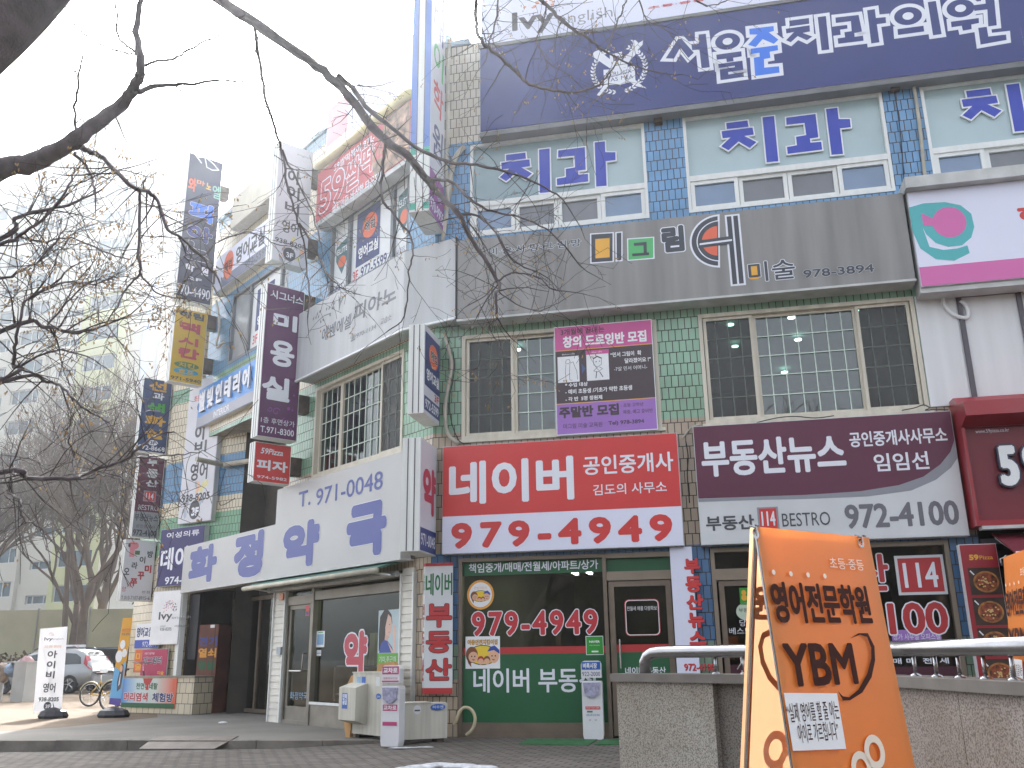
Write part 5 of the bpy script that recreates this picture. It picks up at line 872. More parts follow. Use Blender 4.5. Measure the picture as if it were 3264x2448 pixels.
q = (lb[0], .12, lb[2], .75); t = thing('banner', 'blue, white and orange printed banner hung on the low tiled wall', 'banner', D.pt(-.7, .12, .57)); mb = MB(); mb.box(D, q[0], q[2], q[1], q[3], .556, .57); mb.build('sheet', grad('banner_print', (q[0], q[2], (.0, '3f7fc4'), (.28, 'b9cdd2'), (.62, 'c9d2cc'), (.95, 'd86a4e'))), t)
rpatch(D, (q[0]+.01, q[1], q[2]-.01, q[1]+.1), .5715, VGREEN, t, 'printed_band'); text('천연미네랄', D, .572, inner(q, .26, .62, .66, .85), VGREEN, t, .03); text('머리염색', D, .572, inner(q, .04, .2, .5, .52), BRR, t, .04, (.03, WHP)); text('체험방', D, .572, inner(q, .58, .2, .96, .52), NAVY, t, .04, (.03, WHP)); patch(D, [(q[0]+(q[2]-q[0])*a_, z_) for a_, z_ in ((.38, .75), (.56, .75), (.53, .66), (.49, .6), (.5, .5), (.44, .5), (.45, .6), (.4, .66))], .5722, VRED, t, 'printed_bow')
# boards on the wall over the low wall
b = D.box(.1, Z8, 350, 325, 520, 615); t = sign('shop_sign', 'small white and blue board left of the leaf tree sign', D, .1, (b[0], b[1], b[2]+.25, b[3]), WHITE, .06); rpatch(D, (b[0]+.01, b[1]+.01, b[2]+.24, b[1]+.2), .1015, mat('board_blue', '3a50a8', .45, .02), t, 'printed_band'); text('영어교실', D, .103, inner(b, .08, .45, .98, .85), NAVY, t, .04); text('972-5599', D, .103, (b[0]+.3, b[1]+.04, b[2]+.2, b[1]+.16), WLET, t, .01)
b = D.box(.12, Z8, 420, 625, 690, 945); t = sign('shop_sign', 'crimson art school board hung above the low wall', D, .12, b, mat('board_crimson', 'b03a5c', .5, .05, 2), .04); text('미그림터', D, .123, inner(b, .08, .45, .8, .72), INK, t, .04, (.03, WLET)); text('사랑그림마을', D, .123, inner(b, .1, .8, .5, .88), WLET, t, .0); text('미술', D, .123, inner(b, .68, .06, .92, .2), YEL, t, .03)
b = D.box(.1, Z8, 335, 625, 422, 900); t = sign('shop_sign', 'narrow orange board left of the crimson one', D, .1, b, mat('board_orange', 'cc6a3c', .5, .05, 2), .04); text('미', D, .103, inner(b, .15, .5, .85, .85), YEL, t, .02); text('술', D, .103, inner(b, .15, .1, .85, .42), YEL, t, .02)
# reddish tin locker with painted words, inside the passage
p0, p1 = ground(Z8(1010, 1375)), ground(Z8(1240, 1378)); PK = Pl(p0, u=p1-p0); LK = (p1-p0).length; zt = PK.uv(Z8(1190, 335), 0)[1]
t = thing('tin_locker', 'tall red brown tin locker with painted yellow and blue words in the passage', 'locker', p0); mb = MB(); mb.box(PK, 0, LK, .01, zt, -.45, 0); mb.build('body', mat('locker_red_brown', '6e4234', .6, .15, 3), t); mb = MB(); mb.box(PK, LK*.82, LK*.84, .03, zt-.02, 0, .006); mb.build('door_seam', BLACK, t)
for s_, a_, z_, m_ in (('전기', .0, .75, PBL), ('열쇠', .0, .62, mat('painted_yellow', 'd99a3a', .5, 0)), ('철물', .0, .48, VGREEN)): text(s_, PK, .004, (LK*.04, zt*z_, LK*.97, zt*(z_+.11)), m_, t, .04)
b = PK.box(0, Z8, 1222, 338, 1270, 372); rpatch(PK, b, .004, WHP, t, 'paper_tag')
# glazed door deep in the passage with painted red words
PD = Pl(B.pt(B.uv((728, 2200), -.95)[0], 0, -.95), 40.5); t = thing('glass_door', 'dark glass door with faint red painted syllables at the back of the passage', 'door', PD.pt(1, 0)); mb = MB(); frame(mb, PD, 0, 2.9, .02, 2.5, .08, -.05, .05); mb.box(PD, 1.4, 1.48, .1, 2.42, -.04, .04); mb.build('frame', BRONZE, t); pane(PD, .08, 2.82, .1, 2.42, 0, t)
for i, ch in enumerate('귀금속'): text(ch, PD, .01, (.55, 1.62-.5*i, .95, 1.98-.5*i), BRR, t, .02)
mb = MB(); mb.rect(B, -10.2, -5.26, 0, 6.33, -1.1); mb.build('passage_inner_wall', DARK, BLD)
mb = MB(); mb.box(B, -9.78, -9.3, 1.15, 2.6, -.12, -.07); tag(mb.build('notice_board', mat('black_board', '22232a', .6, .1), None), 'black notice board hanging under the pharmacy sign in the passage', 'board')
# ---------------------------------------------------------------- conduits, cables, small fittings
def cable(pts, r, m, label, name='cable', cat='cable', n=6): mb = MB(); mb.tube(pts, r, n); return tag(mb.build(name, m, None, True), label, cat)
CON = mat('aged_conduit', 'b5b0a2', .6, .15, 4)
def curve(P, off, c, pts): return [P.pt(*P.uv(c(*p), off), off) for p in pts]
def smooth(pts, k=4):
    r = []
    for i in range(len(pts)-1):
        p0, p1, p2, p3 = pts[max(i-1, 0)], pts[i], pts[i+1], pts[min(i+2, len(pts)-1)]
        for j in range(k): s_ = j/k; r.append(.5*((2*p1)+(p2-p0)*s_+(2*p0-5*p1+4*p2-p3)*s_**2+(3*p1-p0-3*p2+p3)*s_**3))
    return r+[pts[-1]]
cable(smooth(curve(A, .08, R5, [(665, 500), (700, 620), (715, 720), (690, 860), (672, 1000), (690, 1150), (760, 1215)])), .03, CON, 'ribbed pale conduit snaking down the green tiles by the corner', 'conduit', 'pipe', 8)
cable(smooth(curve(A, .06, R5, [(725, 620), (730, 760), (700, 930), (715, 1080), (765, 1200), (830, 1215)])), .009, BLACK, 'thin black cable beside the ribbed conduit on green tiles')
cable(smooth(curve(A, .12, R2, [(700, 260), (690, 500), (690, 800), (680, 1100), (690, 1300), (655, 1560)])), .035, CON, 'long pale conduit down the corner beside the tall blue edged sign', 'conduit', 'pipe', 8)
cable(smooth(curve(A, .08, R2, [(690, 1290), (720, 1080), (760, 990), (800, 950)])), .05, CON, 'short pale duct entering the wall beside the first dental window', 'conduit', 'pipe', 8)
cable(smooth(curve(A, .04, R3, [(1495, 540), (1520, 700), (1545, 900), (1575, 1200)])), .03, CON, 'pale pipe down the blue tiles between two dental windows', 'conduit', 'pipe', 8)
cable(smooth(curve(A, .04, R3, [(1365, 560), (1390, 700), (1415, 900), (1440, 1250)])), .008, BLACK, 'thin dark cable down the blue tiles beside the pale pipe')
cable(smooth(curve(A, .05, R6, [(1690, 210), (1690, 300), (1740, 370), (1810, 400), (1850, 390), (1840, 330), (1800, 290)])), .03, WHITE, 'white pipe looping out of the white wall at upper right', 'pipe', 'pipe', 8)
for lab, pts in (('tangle of thin black wires along the top of the maroon sign', [(480, 1080), (560, 1060), (640, 1045), (740, 1040), (860, 1050), (980, 1035)]), ('loop of black wires at the right end of the maroon sign', [(1420, 1000), (1500, 985), (1560, 965), (1600, 985), (1570, 1000), (1640, 995), (1720, 998)])): cable(smooth(curve(A, .12, R6, pts)), .008, BLACK, lab)
cable(smooth(curve(A, .05, R6, [(0, 1180), (30, 1140), (60, 1110), (110, 1090)])), .014, CON, 'pale cable leaving the gap between the red and maroon signs')
cable(smooth(curve(A, .03, R6, [(20, 1200), (35, 1300), (30, 1420), (45, 1600)])), .008, BLACK, 'dark cable hanging between the red and maroon signs')
cable(smooth(curve(B, .1, Z2, [(560, 430), (540, 480), (490, 500)])), .03, CON, 'short bent pale pipe on the blue tiles left of the corner windows', 'pipe', 'pipe', 8)
cable(smooth(curve(B, .12, Z5, [(890, 590), (930, 800), (930, 1000), (890, 1180), (910, 1220), (1000, 1150)])), .03, CON, 'pale drooping hose on the blue tiles beside the yellow sign', 'pipe', 'pipe', 8)
cable(smooth([D.pt(1.1, 5.5, .1), D.pt(1.0, 4.9, .15), D.pt(1.15, 4.6, .2), D.pt(1.5, 4.75, .1)]), .009, BLACK, 'black cable looping on the blue tiles of the passage wall')
mb = MB(); mb.tube([D.pt(1.0, 5.6, .1), D.pt(1.02, 5.6, .9)], .06, 10); mb.tube([D.pt(1.0, 5.6, .1), D.pt(2.2, 5.58, .1)], .06, 10); tag(mb.build('pipe', CON), 'thick pale pipe across the blue tiles under the passage ceiling', 'pipe')
for z, x in ((9.9, 3.95), (9.95, 7.75)): mb = MB(); mb.box(A, x-.07, x+.07, z-.12, z+.02, .0, .12); tag(mb.build('floodlight', RUST), 'small dark lamp under the navy sign beside the '+('first' if x < 5 else 'second')+' blue tiled pier', 'lamp')
# ---------------------------------------------------------------- granite guard wall, handrail
def granite(name, a, b):
    m = bpy.data.materials.new(name); m.use_nodes = True; n = m.node_tree.nodes; l = m.node_tree.links; t = n.new('ShaderNodeTexCoord'); v = n.new('ShaderNodeTexNoise'); v.inputs['Scale'].default_value = 95; v.inputs['Detail'].default_value = 3
    l.new(t.outputs['Object'], v.inputs['Vector']); r = n.new('ShaderNodeValToRGB'); r.color_ramp.elements[0].position = .38; r.color_ramp.elements[0].color = (*lin(b), 1); r.color_ramp.elements[1].position = .56; r.color_ramp.elements[1].color = (*lin(a), 1); l.new(v.outputs[0], r.inputs[0])
    w = n.new('ShaderNodeTexNoise'); w.inputs['Scale'].default_value = 1.6; w.inputs['Detail'].default_value = 6; l.new(t.outputs['Object'], w.inputs['Vector']); r2 = n.new('ShaderNodeValToRGB'); r2.color_ramp.elements[0].position = .35; r2.color_ramp.elements[0].color = (.68, .62, .56, 1); r2.color_ramp.elements[1].position = .6; l.new(w.outputs[0], r2.inputs[0])
    x = n.new('ShaderNodeMix'); x.data_type = 'RGBA'; x.blend_type = 'MULTIPLY'; x.inputs[0].default_value = .8; l.new(r.outputs[0], x.inputs[6]); l.new(r2.outputs[0], x.inputs[7]); l.new(x.outputs[2], n['Principled BSDF'].inputs['Base Color']); n['Principled BSDF'].inputs['Roughness'].default_value = .55; MATS[name] = m; return m
GRL = granite('granite_pale', 'aaa69c', '6f6b64'); GRP = granite('granite_pinkish', '9a9089', '5f564f'); GRD = granite('granite_shaded', '77726a', '4a4640'); COPE = mat('coping_stone', '6d6862', .6, .12, 5)  # dark granite is a copy with the panel's shade in its colour
P0, P1, P2 = V((.80, 7.62, 0)), V((2.27, 5.95, 0)), V((2.44, 3.3, 0)); PW, PV = Pl(P0, u=P1-P0), Pl(P1, u=P2-P1); LW1, LW2 = (P1-P0).length, (P2-P1).length
GW_ = thing('guard_wall', 'granite guard wall with dark coping round the basement stair at the right', 'wall', P0)
mb = MB(); mb.box(PW, .02, .95, -.1, .94, -.2, .02); mb.build('end_panel', GRL, GW_)
mb = MB(); mb.box(PW, .95, LW1, -.1, .94, -.2, -.03); mb.build('recessed_panel', GRD, GW_)
mb = MB()
for a in (0, .88, 1.76): mb.box(PV, a+.003, min(a+.877, LW2), -.1, .94, -.2, .0)
mb.build('panel', GRP, GW_)
mb = MB(); mb.box(PW, -.02, LW1+.05, .94, 1.0, -.24, .05); mb.box(PV, .05, LW2, .941, 1.001, -.24, .04); mb.build('coping', COPE, GW_)
STEEL = mat('brushed_steel', '9c9c9e', .22, .1, 3, metal=1.)
HR_ = thing('handrail', 'thick stainless handrail with thin posts along the granite guard wall', 'handrail', P0)
h0 = PW.pt(.42, 1.16, -.1); h1 = PW.pt(LW1-.05, 1.16, -.1); h2 = PV.pt(.12, 1.16, -.1); h3 = PV.pt(LW2, 1.16, -.1)
mb = MB(); e0 = PW.pt(.22, .99, -.1); mb.tube([e0, PW.pt(.22, 1.09, -.1), PW.pt(.25, 1.13, -.1), PW.pt(.31, 1.155, -.1), h0, h1, (h1+h2)/2, h2, h3], .046, 16); mb.build('rail', STEEL, HR_, True)
for P_, us in ((PW, [.9, 1.15, 1.4, 1.65, 1.9]), (PV, [.25, .5, .75, 1.0, 1.25, 1.5, 1.75, 2.0, 2.25])):
    for u in us: mb = MB(); mb.tube([P_.pt(u, .995, -.1), P_.pt(u, 1.13, -.1)], .012, 8); mb.lathe(P_.pt(u, 1.0, -.1), [(.035, 0), (.035, .006), (.02, .016), (.012, .02)], 12); mb.build('post', STEEL, HR_, True)
# ---------------------------------------------------------------- orange folding A-board
class Tilt:
    def __init__(s, o, u, w): s.o = V(o); s.u = V(u).normalized(); s.w = V(w).normalized(); s.n = s.u.cross(s.w)
    def uv(s, q, off=0):
        d = ray(*q); o = s.o+s.n*off; p = CAM+d*((o-CAM).dot(s.n)/d.dot(s.n)); return (p-s.o).dot(s.u), (p-s.o).dot(s.w)
    def pt(s, u, z, off=0): return s.o+s.u*u+s.w*z+s.n*off
    box = Pl.box; poly = Pl.poly
TLp, TRp = V((.777, 2.97, 1.54)), V((1.27, 3.31, 1.54)); ux = (TRp-TLp); wid = ux.length; ux.normalize(); nn = V((ux.y, -ux.x, 0)); LEAN = .25
def cloth(name, h, tr):
    """thin vinyl sheet that lets some light through"""
    if name in MATS: return MATS[name]
    m = mat(name, h, .45, .04, 2); n = m.node_tree.nodes; l = m.node_tree.links; t_ = n.new('ShaderNodeBsdfTranslucent'); t_.inputs[0].default_value = (*lin(h), 1); x = n.new('ShaderNodeMixShader'); x.inputs[0].default_value = tr
    l.new(n['Principled BSDF'].outputs[0], x.inputs[1]); l.new(t_.outputs[0], x.inputs[2]); l.new(x.outputs[0], n['Material Output'].inputs[0]); return m
def aboard(loc_label, draw):
    base = (TLp+TRp)/2; base.z = 0
    t = thing('folding_board', loc_label, 'a-board', base)
    ORN = cloth('board_orange_vinyl', 'd9823a', .25); ORB = cloth('board_backlit_vinyl', 'f0b98c', .75)  # rear sheet: light coming through the vinyl is put into its paler colour
    F = Tilt(TLp+nn*.012, ux, V((0, 0, 1))*1.49-nn*LEAN*.5); Bk = Tilt(TLp-nn*.012, ux, V((0, 0, 1))*1.49+nn*LEAN); H = 1.5
    for T_, m_, s_ in ((F, ORN, 1), (Bk, ORB, -1)):
        mb = MB(); nx = 8; 
        for i in range(nx):
            for j in range(10):
                def pp_(a, b): return T_.pt(wid*a/nx, -H*b/10, .004*sin(a*1.3+b*.7)*(b/10))
                mb.face([pp_(i, j+1), pp_(i+1, j+1), pp_(i+1, j), pp_(i, j)])
        mb.build('sheet', m_, t, True)
        fr = MB(); o_ = -.012*s_
        fr.tube([T_.pt(0.015, .01, o_), T_.pt(.015, -H-.03, o_)], .009, 8); fr.tube([T_.pt(wid-.015, .01, o_), T_.pt(wid-.015, -H-.03, o_)], .009, 8); fr.tube([T_.pt(.015, -H+.1, o_), T_.pt(wid-.015, -H+.1, o_)], .009, 8); fr.build('frame', STEEL, t)
    BRN = mat('board_brown_print', '40241f', .8, .02, spec=.15); CRM = mat('board_cream_print', 'e8dccb', .45, 0); FG = mat('board_ghost_print', '9c8a72', .5, 0)
    for c_ in ((478, 140), (1162, 200)):
        c0 = F.uv(B3(*c_), .01); mb = MB(); r_ = ring(F, c0[0], c0[1], .016, .016, 16); k = .5
        for i in range(16):
            a, b = r_[i], r_[(i+1) % 16]; a2 = (c0[0]+(a[0]-c0[0])*k, c0[1]+(a[1]-c0[1])*k); b2 = (c0[0]+(b[0]-c0[0])*k, c0[1]+(b[1]-c0[1])*k); mb.face([F.pt(*a, .007), F.pt(*b, .007), F.pt(*b2, .007), F.pt(*a2, .007)])
        mb.build('eyelet', STEEL, t); mb = MB(); mb.tube([F.pt(c0[0], c0[1], .01), F.pt(c0[0], c0[1]+.02, .012), F.pt(c0[0]-.004, c0[1]+.03, -.01)], .004, 6); mb.build('hook', STEEL, t)
    text('초등·중등', F, .008, F.box(.008, B3, 945, 293, 1180, 382), CRM, t, .02)
    for c_ in ((590, 390), (702, 400), (813, 407), (922, 415)): c0 = F.uv(B3(*c_), .008); patch(F, ring(F, c0[0], c0[1], .0085, .0085, 14), .008, CRM, t, 'printed_dot')
    text('영어전문학원', F, .008, F.box(.008, B3, 555, 445, 1238, 728), BRN, t, .05); text('YBM', F, .008, F.box(.008, B3, 640, 850, 1145, 1115), BRN, t, .03)
    for x in ((640, 800), (1055, 1112)): pass
    arc_ = F.poly(.008, B3, [(1085, 820), (1140, 785), (1200, 785), (1243, 870), (1248, 960), (1225, 1070), (1165, 1170), (1085, 1220), (1040, 1222), (1005, 1160), (1040, 1195), (1080, 1200), (1140, 1150), (1195, 1050), (1222, 950), (1222, 880), (1195, 810), (1150, 795)]); patch(F, arc_, .008, BRN, t, 'printed_arc')
    n_ = F.poly(.009, B3, [(655, 1172), (1000, 1175), (1060, 1535), (715, 1548)]); mb = MB(); mb.flat(F, n_, .009); mb.build('paper_notice', WHP, t)
    text('“실제 영어를 할 줄 아는', F, .0105, F.box(.0105, B3, 665, 1238, 1022, 1342), BRN, t, .03); text('아이로 가르칩니다”', F, .0105, F.box(.0105, B3, 738, 1372, 1022, 1475), BRN, t, .03)
    def o_ring(T_, cu_, cz_, r_, off, m_):
        mb = MB(); k = 24
        for i in range(k):
            a, b = 2*pi*i/k, 2*pi*(i+1)/k; mb.face([T_.pt(cu_+r_*cos(a), cz_+r_*sin(a), off), T_.pt(cu_+r_*cos(b), cz_+r_*sin(b), off), T_.pt(cu_+r_*.55*cos(b), cz_+r_*.55*sin(b), off), T_.pt(cu_+r_*.55*cos(a), cz_+r_*.55*sin(a), off)])
        mb.build('printed_ring', m_, t)
    for c_, r_ in (((1245, 1555), .052), ((1160, 1660), .05)): c0 = F.uv(B3(*c_), .008); o_ring(F, c0[0], c0[1], r_, .008, CRM)
    # ghost of the print on the inside of the rear sheet
    for c_ in ((600, 1540), (690, 1640)): c0 = Bk.uv(B3(*c_), .01); o_ring(Bk, c0[0], c0[1], .06, .012, CRM)
    stroke(Bk, Bk.poly(.012, B3, [(580, 770), (520, 800), (500, 870), (515, 970), (560, 1070), (640, 1160)]), .02, .014, FG, t, 'printed_arc')
    for s_, bx in (('원', (455, 470, 580, 700)),): text(s_, Bk, .014, Bk.box(.012, B3, *bx), FG, t, .04)
    return t
ab = aboard('orange folding board with brown lettering standing in front of the granite guard wall', True)
ab2 = dup(ab, (2.72, 4.95, 0), 'second orange folding board seen almost edge on behind the handrail at the right edge', radians(-139), 1.07)
ab['group'] = ab2['group'] = 'orange folding boards'
# ---------------------------------------------------------------- things on the pavement before the shops
PAL = mat('ac_case', 'c2bfb2', .5, .1, 2.5, streak=True); PALS = mat('ac_side', 'aebab6', .5, .1, 3); BLUS = mat('sticker_blue', '2f5fae', .4, .03)
p0, p1 = ground(AC(868, 1345)), ground(AC(1592, 1312)); PC = Pl(p0, u=p1-p0); L_ = (p1-p0).length; ht = PC.uv(AC(1200, 745), 0)[1]
t = thing('ac_outdoor_unit', 'wide pale air conditioner outdoor unit with a blue oval sticker on the pavement', 'air conditioner', p0)
mb = MB(); mb.box(PC, -.06, L_-.24, .05, ht, -.34, 0); mb.box(PC, -.06, L_-.24, ht, ht+.012, -.35, .012); mb.build('case', PAL, t); mb = MB(); mb.box(PC, L_-.238, L_, .05, ht-.004, -.34, -.012); mb.build('service_panel', PAL, t)
mb = MB(); mb.box(PC, L_, L_+.008, .07, ht-.02, -.33, -.02); mb.build('side_panel', PALS, t); mb = MB(); mb.box(PC, .0, .1, 0, .05, -.3, -.04); mb.box(PC, L_-.14, L_-.04, 0, .05, -.3, -.04); mb.build('foot', RUST, t)
c0 = PC.uv(AC(1455, 800), 0); patch(PC, ring(PC, c0[0], c0[1], .11, .042), .004, BLUS, t, 'sticker'); text('하우젠', PC, .0055, (c0[0]-.08, c0[1]-.022, c0[0]+.08, c0[1]+.022), WHP, t, .02)
c0 = PC.uv(AC(1152, 840), 0); patch(PC, ring(PC, c0[0], c0[1], .055, .06), .004, LGREY, t, 'sticker'); rpatch(PC, (c0[0]-.04, c0[1]-.02, c0[0]+.04, c0[1]+.0), .005, DGREY, t, 'sticker_print')
mb = MB(); mb.box(PC, L_+.008, L_+.02, ht-.28, ht-.1, -.2, -.12); mb.build('valve_cover', BLACK, t)
t = tag((lambda mb: mb.build('hose', mat('beige_hose', 'c9bf9c', .55, .12, 5), None, True))((lambda m_: (m_.tube(smooth([A.pt(*A.uv(AC(x, y), .45), .45) for x, y in ((1690, 1060), (1725, 1000), (1770, 880), (1830, 815), (1905, 815), (1970, 870), (2000, 960), (1990, 1060), (1945, 1150), (1870, 1215))], 5), .024, 10), m_)[1])(MB())), 'beige insulated hose looping beside the wide air conditioner', 'hose')
# older upright unit with a protruding wind guard
u0, u1, og = -.86, -.02, .82; zt = .92
t = thing('ac_outdoor_unit', 'older upright air conditioner outdoor unit with a projecting metal wind guard', 'air conditioner', B.pt(-.4, 0, og))
mb = MB(); mb.box(B, u0, u1, .06, zt, og-.36, og); mb.box(B, u0-.01, u1+.01, zt, zt+.018, og-.37, og+.01); mb.build('case', PAL, t); mb = MB(); mb.prism(Pl(B.pt(u0-.05, 0), u=-B.n), [(-og, .22), (-og-.02, .2), (-og-.2, .26), (-og-.2, .72), (-og, .78)], 0, .48); mb.build('wind_guard', PAL, t)
mb = MB()
for a in (u0+.05, u1-.15): mb.box(B, a, a+.1, -.02, .06, og-.3, og-.05)
mb.build('foot', RUST, t)
bq = (u0+.05, .42, u0+.2, .64); rpatch(B, bq, og+.204, BLUS, t, 'sticker'); text('인력', B, og+.206, inner(bq, .1, .6, .95, .95), WHP, t, .03); text('공급', B, og+.206, inner(bq, .1, .25, .95, .58), WHP, t, .03)
for a, h_, m_ in ((u0+.12, .12, mat('sticker_teal', '7fa6c4', .4, .02)), (u0+.26, .12, BLUS), (u1-.18, .13, LGREY)): rpatch(B, (a, zt-.05-h_, a+.11, zt-.05), og+.004, m_, t, 'sticker')
patch(B, ring(B, u1-.1, .6, .07, .04), og+.004, BLUS, t, 'sticker'); text('Carrier', B, og+.0055, (u1-.145, .585, u1-.055, .615), WHP, t, .0, shear=.2)
# flattened cartons
CARD = mat('cardboard', 'b98f5c', .8, .1, 4)
for nm, pl, u, z, w, h, o, rot in (('upright brown carton behind the older air conditioner', B, -.95, .0, .5, 1.08, .3, 0), ('torn tan carton leaning left of the older air conditioner', B, -1.3, .02, .34, .88, .62, .1), ('narrow strip of tan cardboard under the wind guard', B, -.98, .0, .12, .3, .84, 0)):
    mb = MB(); mb.prism(pl, [(u, z), (u+w, z), (u+w+.03, z+h*.9), (u+w*.8, z+h), (u-.05+rot, z+h*.97), (u-.08, z+h*.8)], o-.06, o); tag(mb.build('carton', CARD), nm, 'carton', 'cartons by the pharmacy')
# free newspaper boxes
def paperbox(p, deg, label, c1, title, m1, w=.28, h=1.04, lean=0.):
    P_ = Pl(p, deg); t = thing('newspaper_box', label, 'newspaper box', p); z0 = p.z
    body = [(-w/2+.015, z0), (w/2-.015, z0), (w/2, z0+.06), (w/2, z0+h*.7), (w/2-.01, z0+h*.74), (-w/2+.01, z0+h*.74), (-w/2, z0+h*.7), (-w/2, z0+.06)]
    mb = MB(); mb.prism(P_, body, -.16, 0); mb.build('body', mat('white_plastic', 'dddddf', .35, .05, 3), t)
    hd = [(-w/2, z0+h*.78), (w/2, z0+h*.78), (w/2, z0+h-.05), (w/2-.015, z0+h-.015), (w/2-.05, z0+h), (-w/2+.05, z0+h), (-w/2+.015, z0+h-.015), (-w/2, z0+h-.05)]; mb = MB(); mb.prism(P_, hd, -.1, .012); mb.build('header', MATS['white_plastic'], t)
    rpatch(P_, (-w*.46, z0+h*.885, w*.46, z0+h*.985), .014, m1, t, 'printed_band'); text(title, P_, .016, (-w*.4, z0+h*.9, w*.3 if c1 else w*.4, z0+h*.97), WHP, t, .04)
    mb = MB(); mb.prism(P_, [(-w*.42, z0+h*.72), (w*.42, z0+h*.72), (w*.36, z0+h*.58), (w*.12, z0+h*.53), (-w*.12, z0+h*.53), (-w*.36, z0+h*.58)], .0, .03); mb.build('paper_window', mat('paper_grey_lilac', 'aaa9c2', .3, .2, 25), t)
    return t, P_, z0
t, P_, z0 = paperbox(ground(AC(740, 1380)), 68, 'white newspaper box with magenta lettering between the two air conditioners', 0, '교차로', mat('magenta_print', 'b84a78', .45, .02))
rpatch(P_, (-.11, z0+.45, .11, z0+.53), .004, MATS['magenta_print'], t, 'printed_band'); text('교차로', P_, .0055, (-.1, z0+.46, .1, z0+.52), WHP, t, .03); rpatch(P_, (-.11, z0+.26, .11, z0+.31), .004, MATS['magenta_print'], t, 'printed_band'); rpatch(P_, (-.13, z0+.82, .13, z0+.84), .0145, MATS['magenta_print'], t, 'printed_band'); text('생활정보신문', P_, .0145, (-.11, z0+.855, .11, z0+.885), MATS['magenta_print'], t, .01)
t, P_, z0 = paperbox(ground(B2(1635, 1475)), 80, 'white newspaper box with a blue header before the green shop window', 1, '벼룩시장', BLUS, .29, 1.06)
text('922-2000', P_, .0145, (-.13, z0+.85, .13, z0+.91), NAVY, t, .02); rpatch(P_, (-.1, z0+.4, .11, z0+.44), .004, RED, t, 'printed_band'); text('인터넷 단속반 운영중', P_, .0055, (-.09, z0+.405, .1, z0+.435), WHP, t, .01); text('벼룩시장 단독 배포', P_, .004, (-.09, z0+.31, .1, z0+.34), BLUS, t, .01); rpatch(P_, (-.08, z0+.36, .0, z0+.38), .004, OLV, t, 'printed_band')
for x in (-.04, .04): stroke(P_, [(x-.012, z0+.262), (x, z0+.256), (x+.012, z0+.262)], .006, .004, DGREY, t, 'hook_slot')
MATG = mat('green_mat', '2f6a3c', .9, .15, 8, bump=.4)
def quad_mat(pts, label):
    mb = MB(); g_ = [ground(B2(*p)) for p in pts]; mb.face([p+V((0, 0, .012)) for p in g_]); 
    for i in range(4): a, b = g_[i], g_[(i+1) % 4]; mb.face([a, b, b+V((0, 0, .012)), a+V((0, 0, .012))])
    return tag(mb.build('door_mat', MATG), label, 'mat')
quad_mat([(1150, 1506), (1600, 1515), (1660, 1478), (1220, 1474)], 'green door mat on the brick pavement before the green window'); quad_mat([(1640, 1512), (1900, 1506), (1900, 1476), (1690, 1478)], 'green door mat beside the other one before the shop door')
SNOW = mat('old_snow', 'cfd2d6', .8, .2, 9, bump=.6)
mb = MB()
for i, (x, y, rx_, ry_, rz_) in enumerate([(1400, 2440, .22, .1, .03), (1470, 2444, .2, .1, .035), (1335, 2447, .18, .09, .03), (1530, 2448, .2, .1, .03), (1290, 2450, .12, .06, .02)]):
    g_ = ground((x, y)); mb.ell(g_+V((0, 0, fz(g_.x))), rx_, ry_, rz_, 16, 8)
struct(mb.build('melting_snow', SNOW, None, True), 'stuff')
mb = MB(); g_ = ground(AC(960, 1400)); mb.ell(g_, .22, .05, .012, 14, 6); mb.ell(g_+V((.25, .05, 0)), .14, .04, .01, 14, 6); struct(mb.build('ice_patch', SNOW, None, True), 'stuff')
# steel ramp plate over the kerb
ky = lambda x: 14.55-.15*(x+5.8)
g_ = [V((x, ky(x)+dy, z)) for x, dy, z in ((-5.5, -.32, -.085), (-4.35, -.32, -.085), (-4.15, .2, .05), (-5.45, .2, .05))]
mb = MB(); mb.face(g_); mb.face([p-V((0, 0, .012)) for p in g_[::-1]])
for i in range(4): mb.face([g_[i], g_[(i+1) % 4], g_[(i+1) % 4]-V((0, 0, .012)), g_[i]-V((0, 0, .012))])
tag(mb.build('ramp_plate', mat('worn_steel_plate', '6d665f', .6, .15, 4, metal=.2)), 'thin worn steel ramp plate laid over the kerb', 'ramp')
mb = MB(); q_ = ground(B1(1445, 1365), .012); mb.ell(q_, .09, .05, .02, 8, 5); tag(mb.build('paper_scrap', WHP), 'crumpled scrap of white paper on the grey platform', 'litter')
# ---------------------------------------------------------------- standing banners on the plaza
def base(p, w, label_parent): mb = MB(); mb.lathe(p, [(w*.55, 0), (w*.6, .05), (w*.5, .14), (w*.2, .2), (.03, .22)], 10, (1, .6)); mb.build('weighted_base', mat('black_plastic_base', '2c2c32', .45, .1, 4), label_parent)
p = ground(Y1(775, 1520)); PB_ = Pl(p, 84); c4 = PB_.poly(0, Y1, [(485, 1440), (905, 1395), (995, 170), (590, 205)])
t = thing('standing_banner', 'white standing banner with grey Korean syllables on the sunlit plaza', 'standing banner', p); base(p, .55, t); mb = MB(); mb.flat(PB_, c4, 0); mb.build('sheet', cloth('white_banner_cloth', 'e0e2e6', .16), t)
mb = MB(); mid = [(c4[0][0]+c4[2][0])/2, (c4[0][1]+c4[2][1])/2]
for k in c4: mb.tube([PB_.pt(mid[0], mid[1]-.2, -.06), PB_.pt(k[0], k[1], -.01)], .007, 5)
mb.tube([PB_.pt(mid[0]-.02, mid[1]-.2, -.06), p+V((0, 0, .2))], .012, 6); mb.build('stand', DGREY, t)
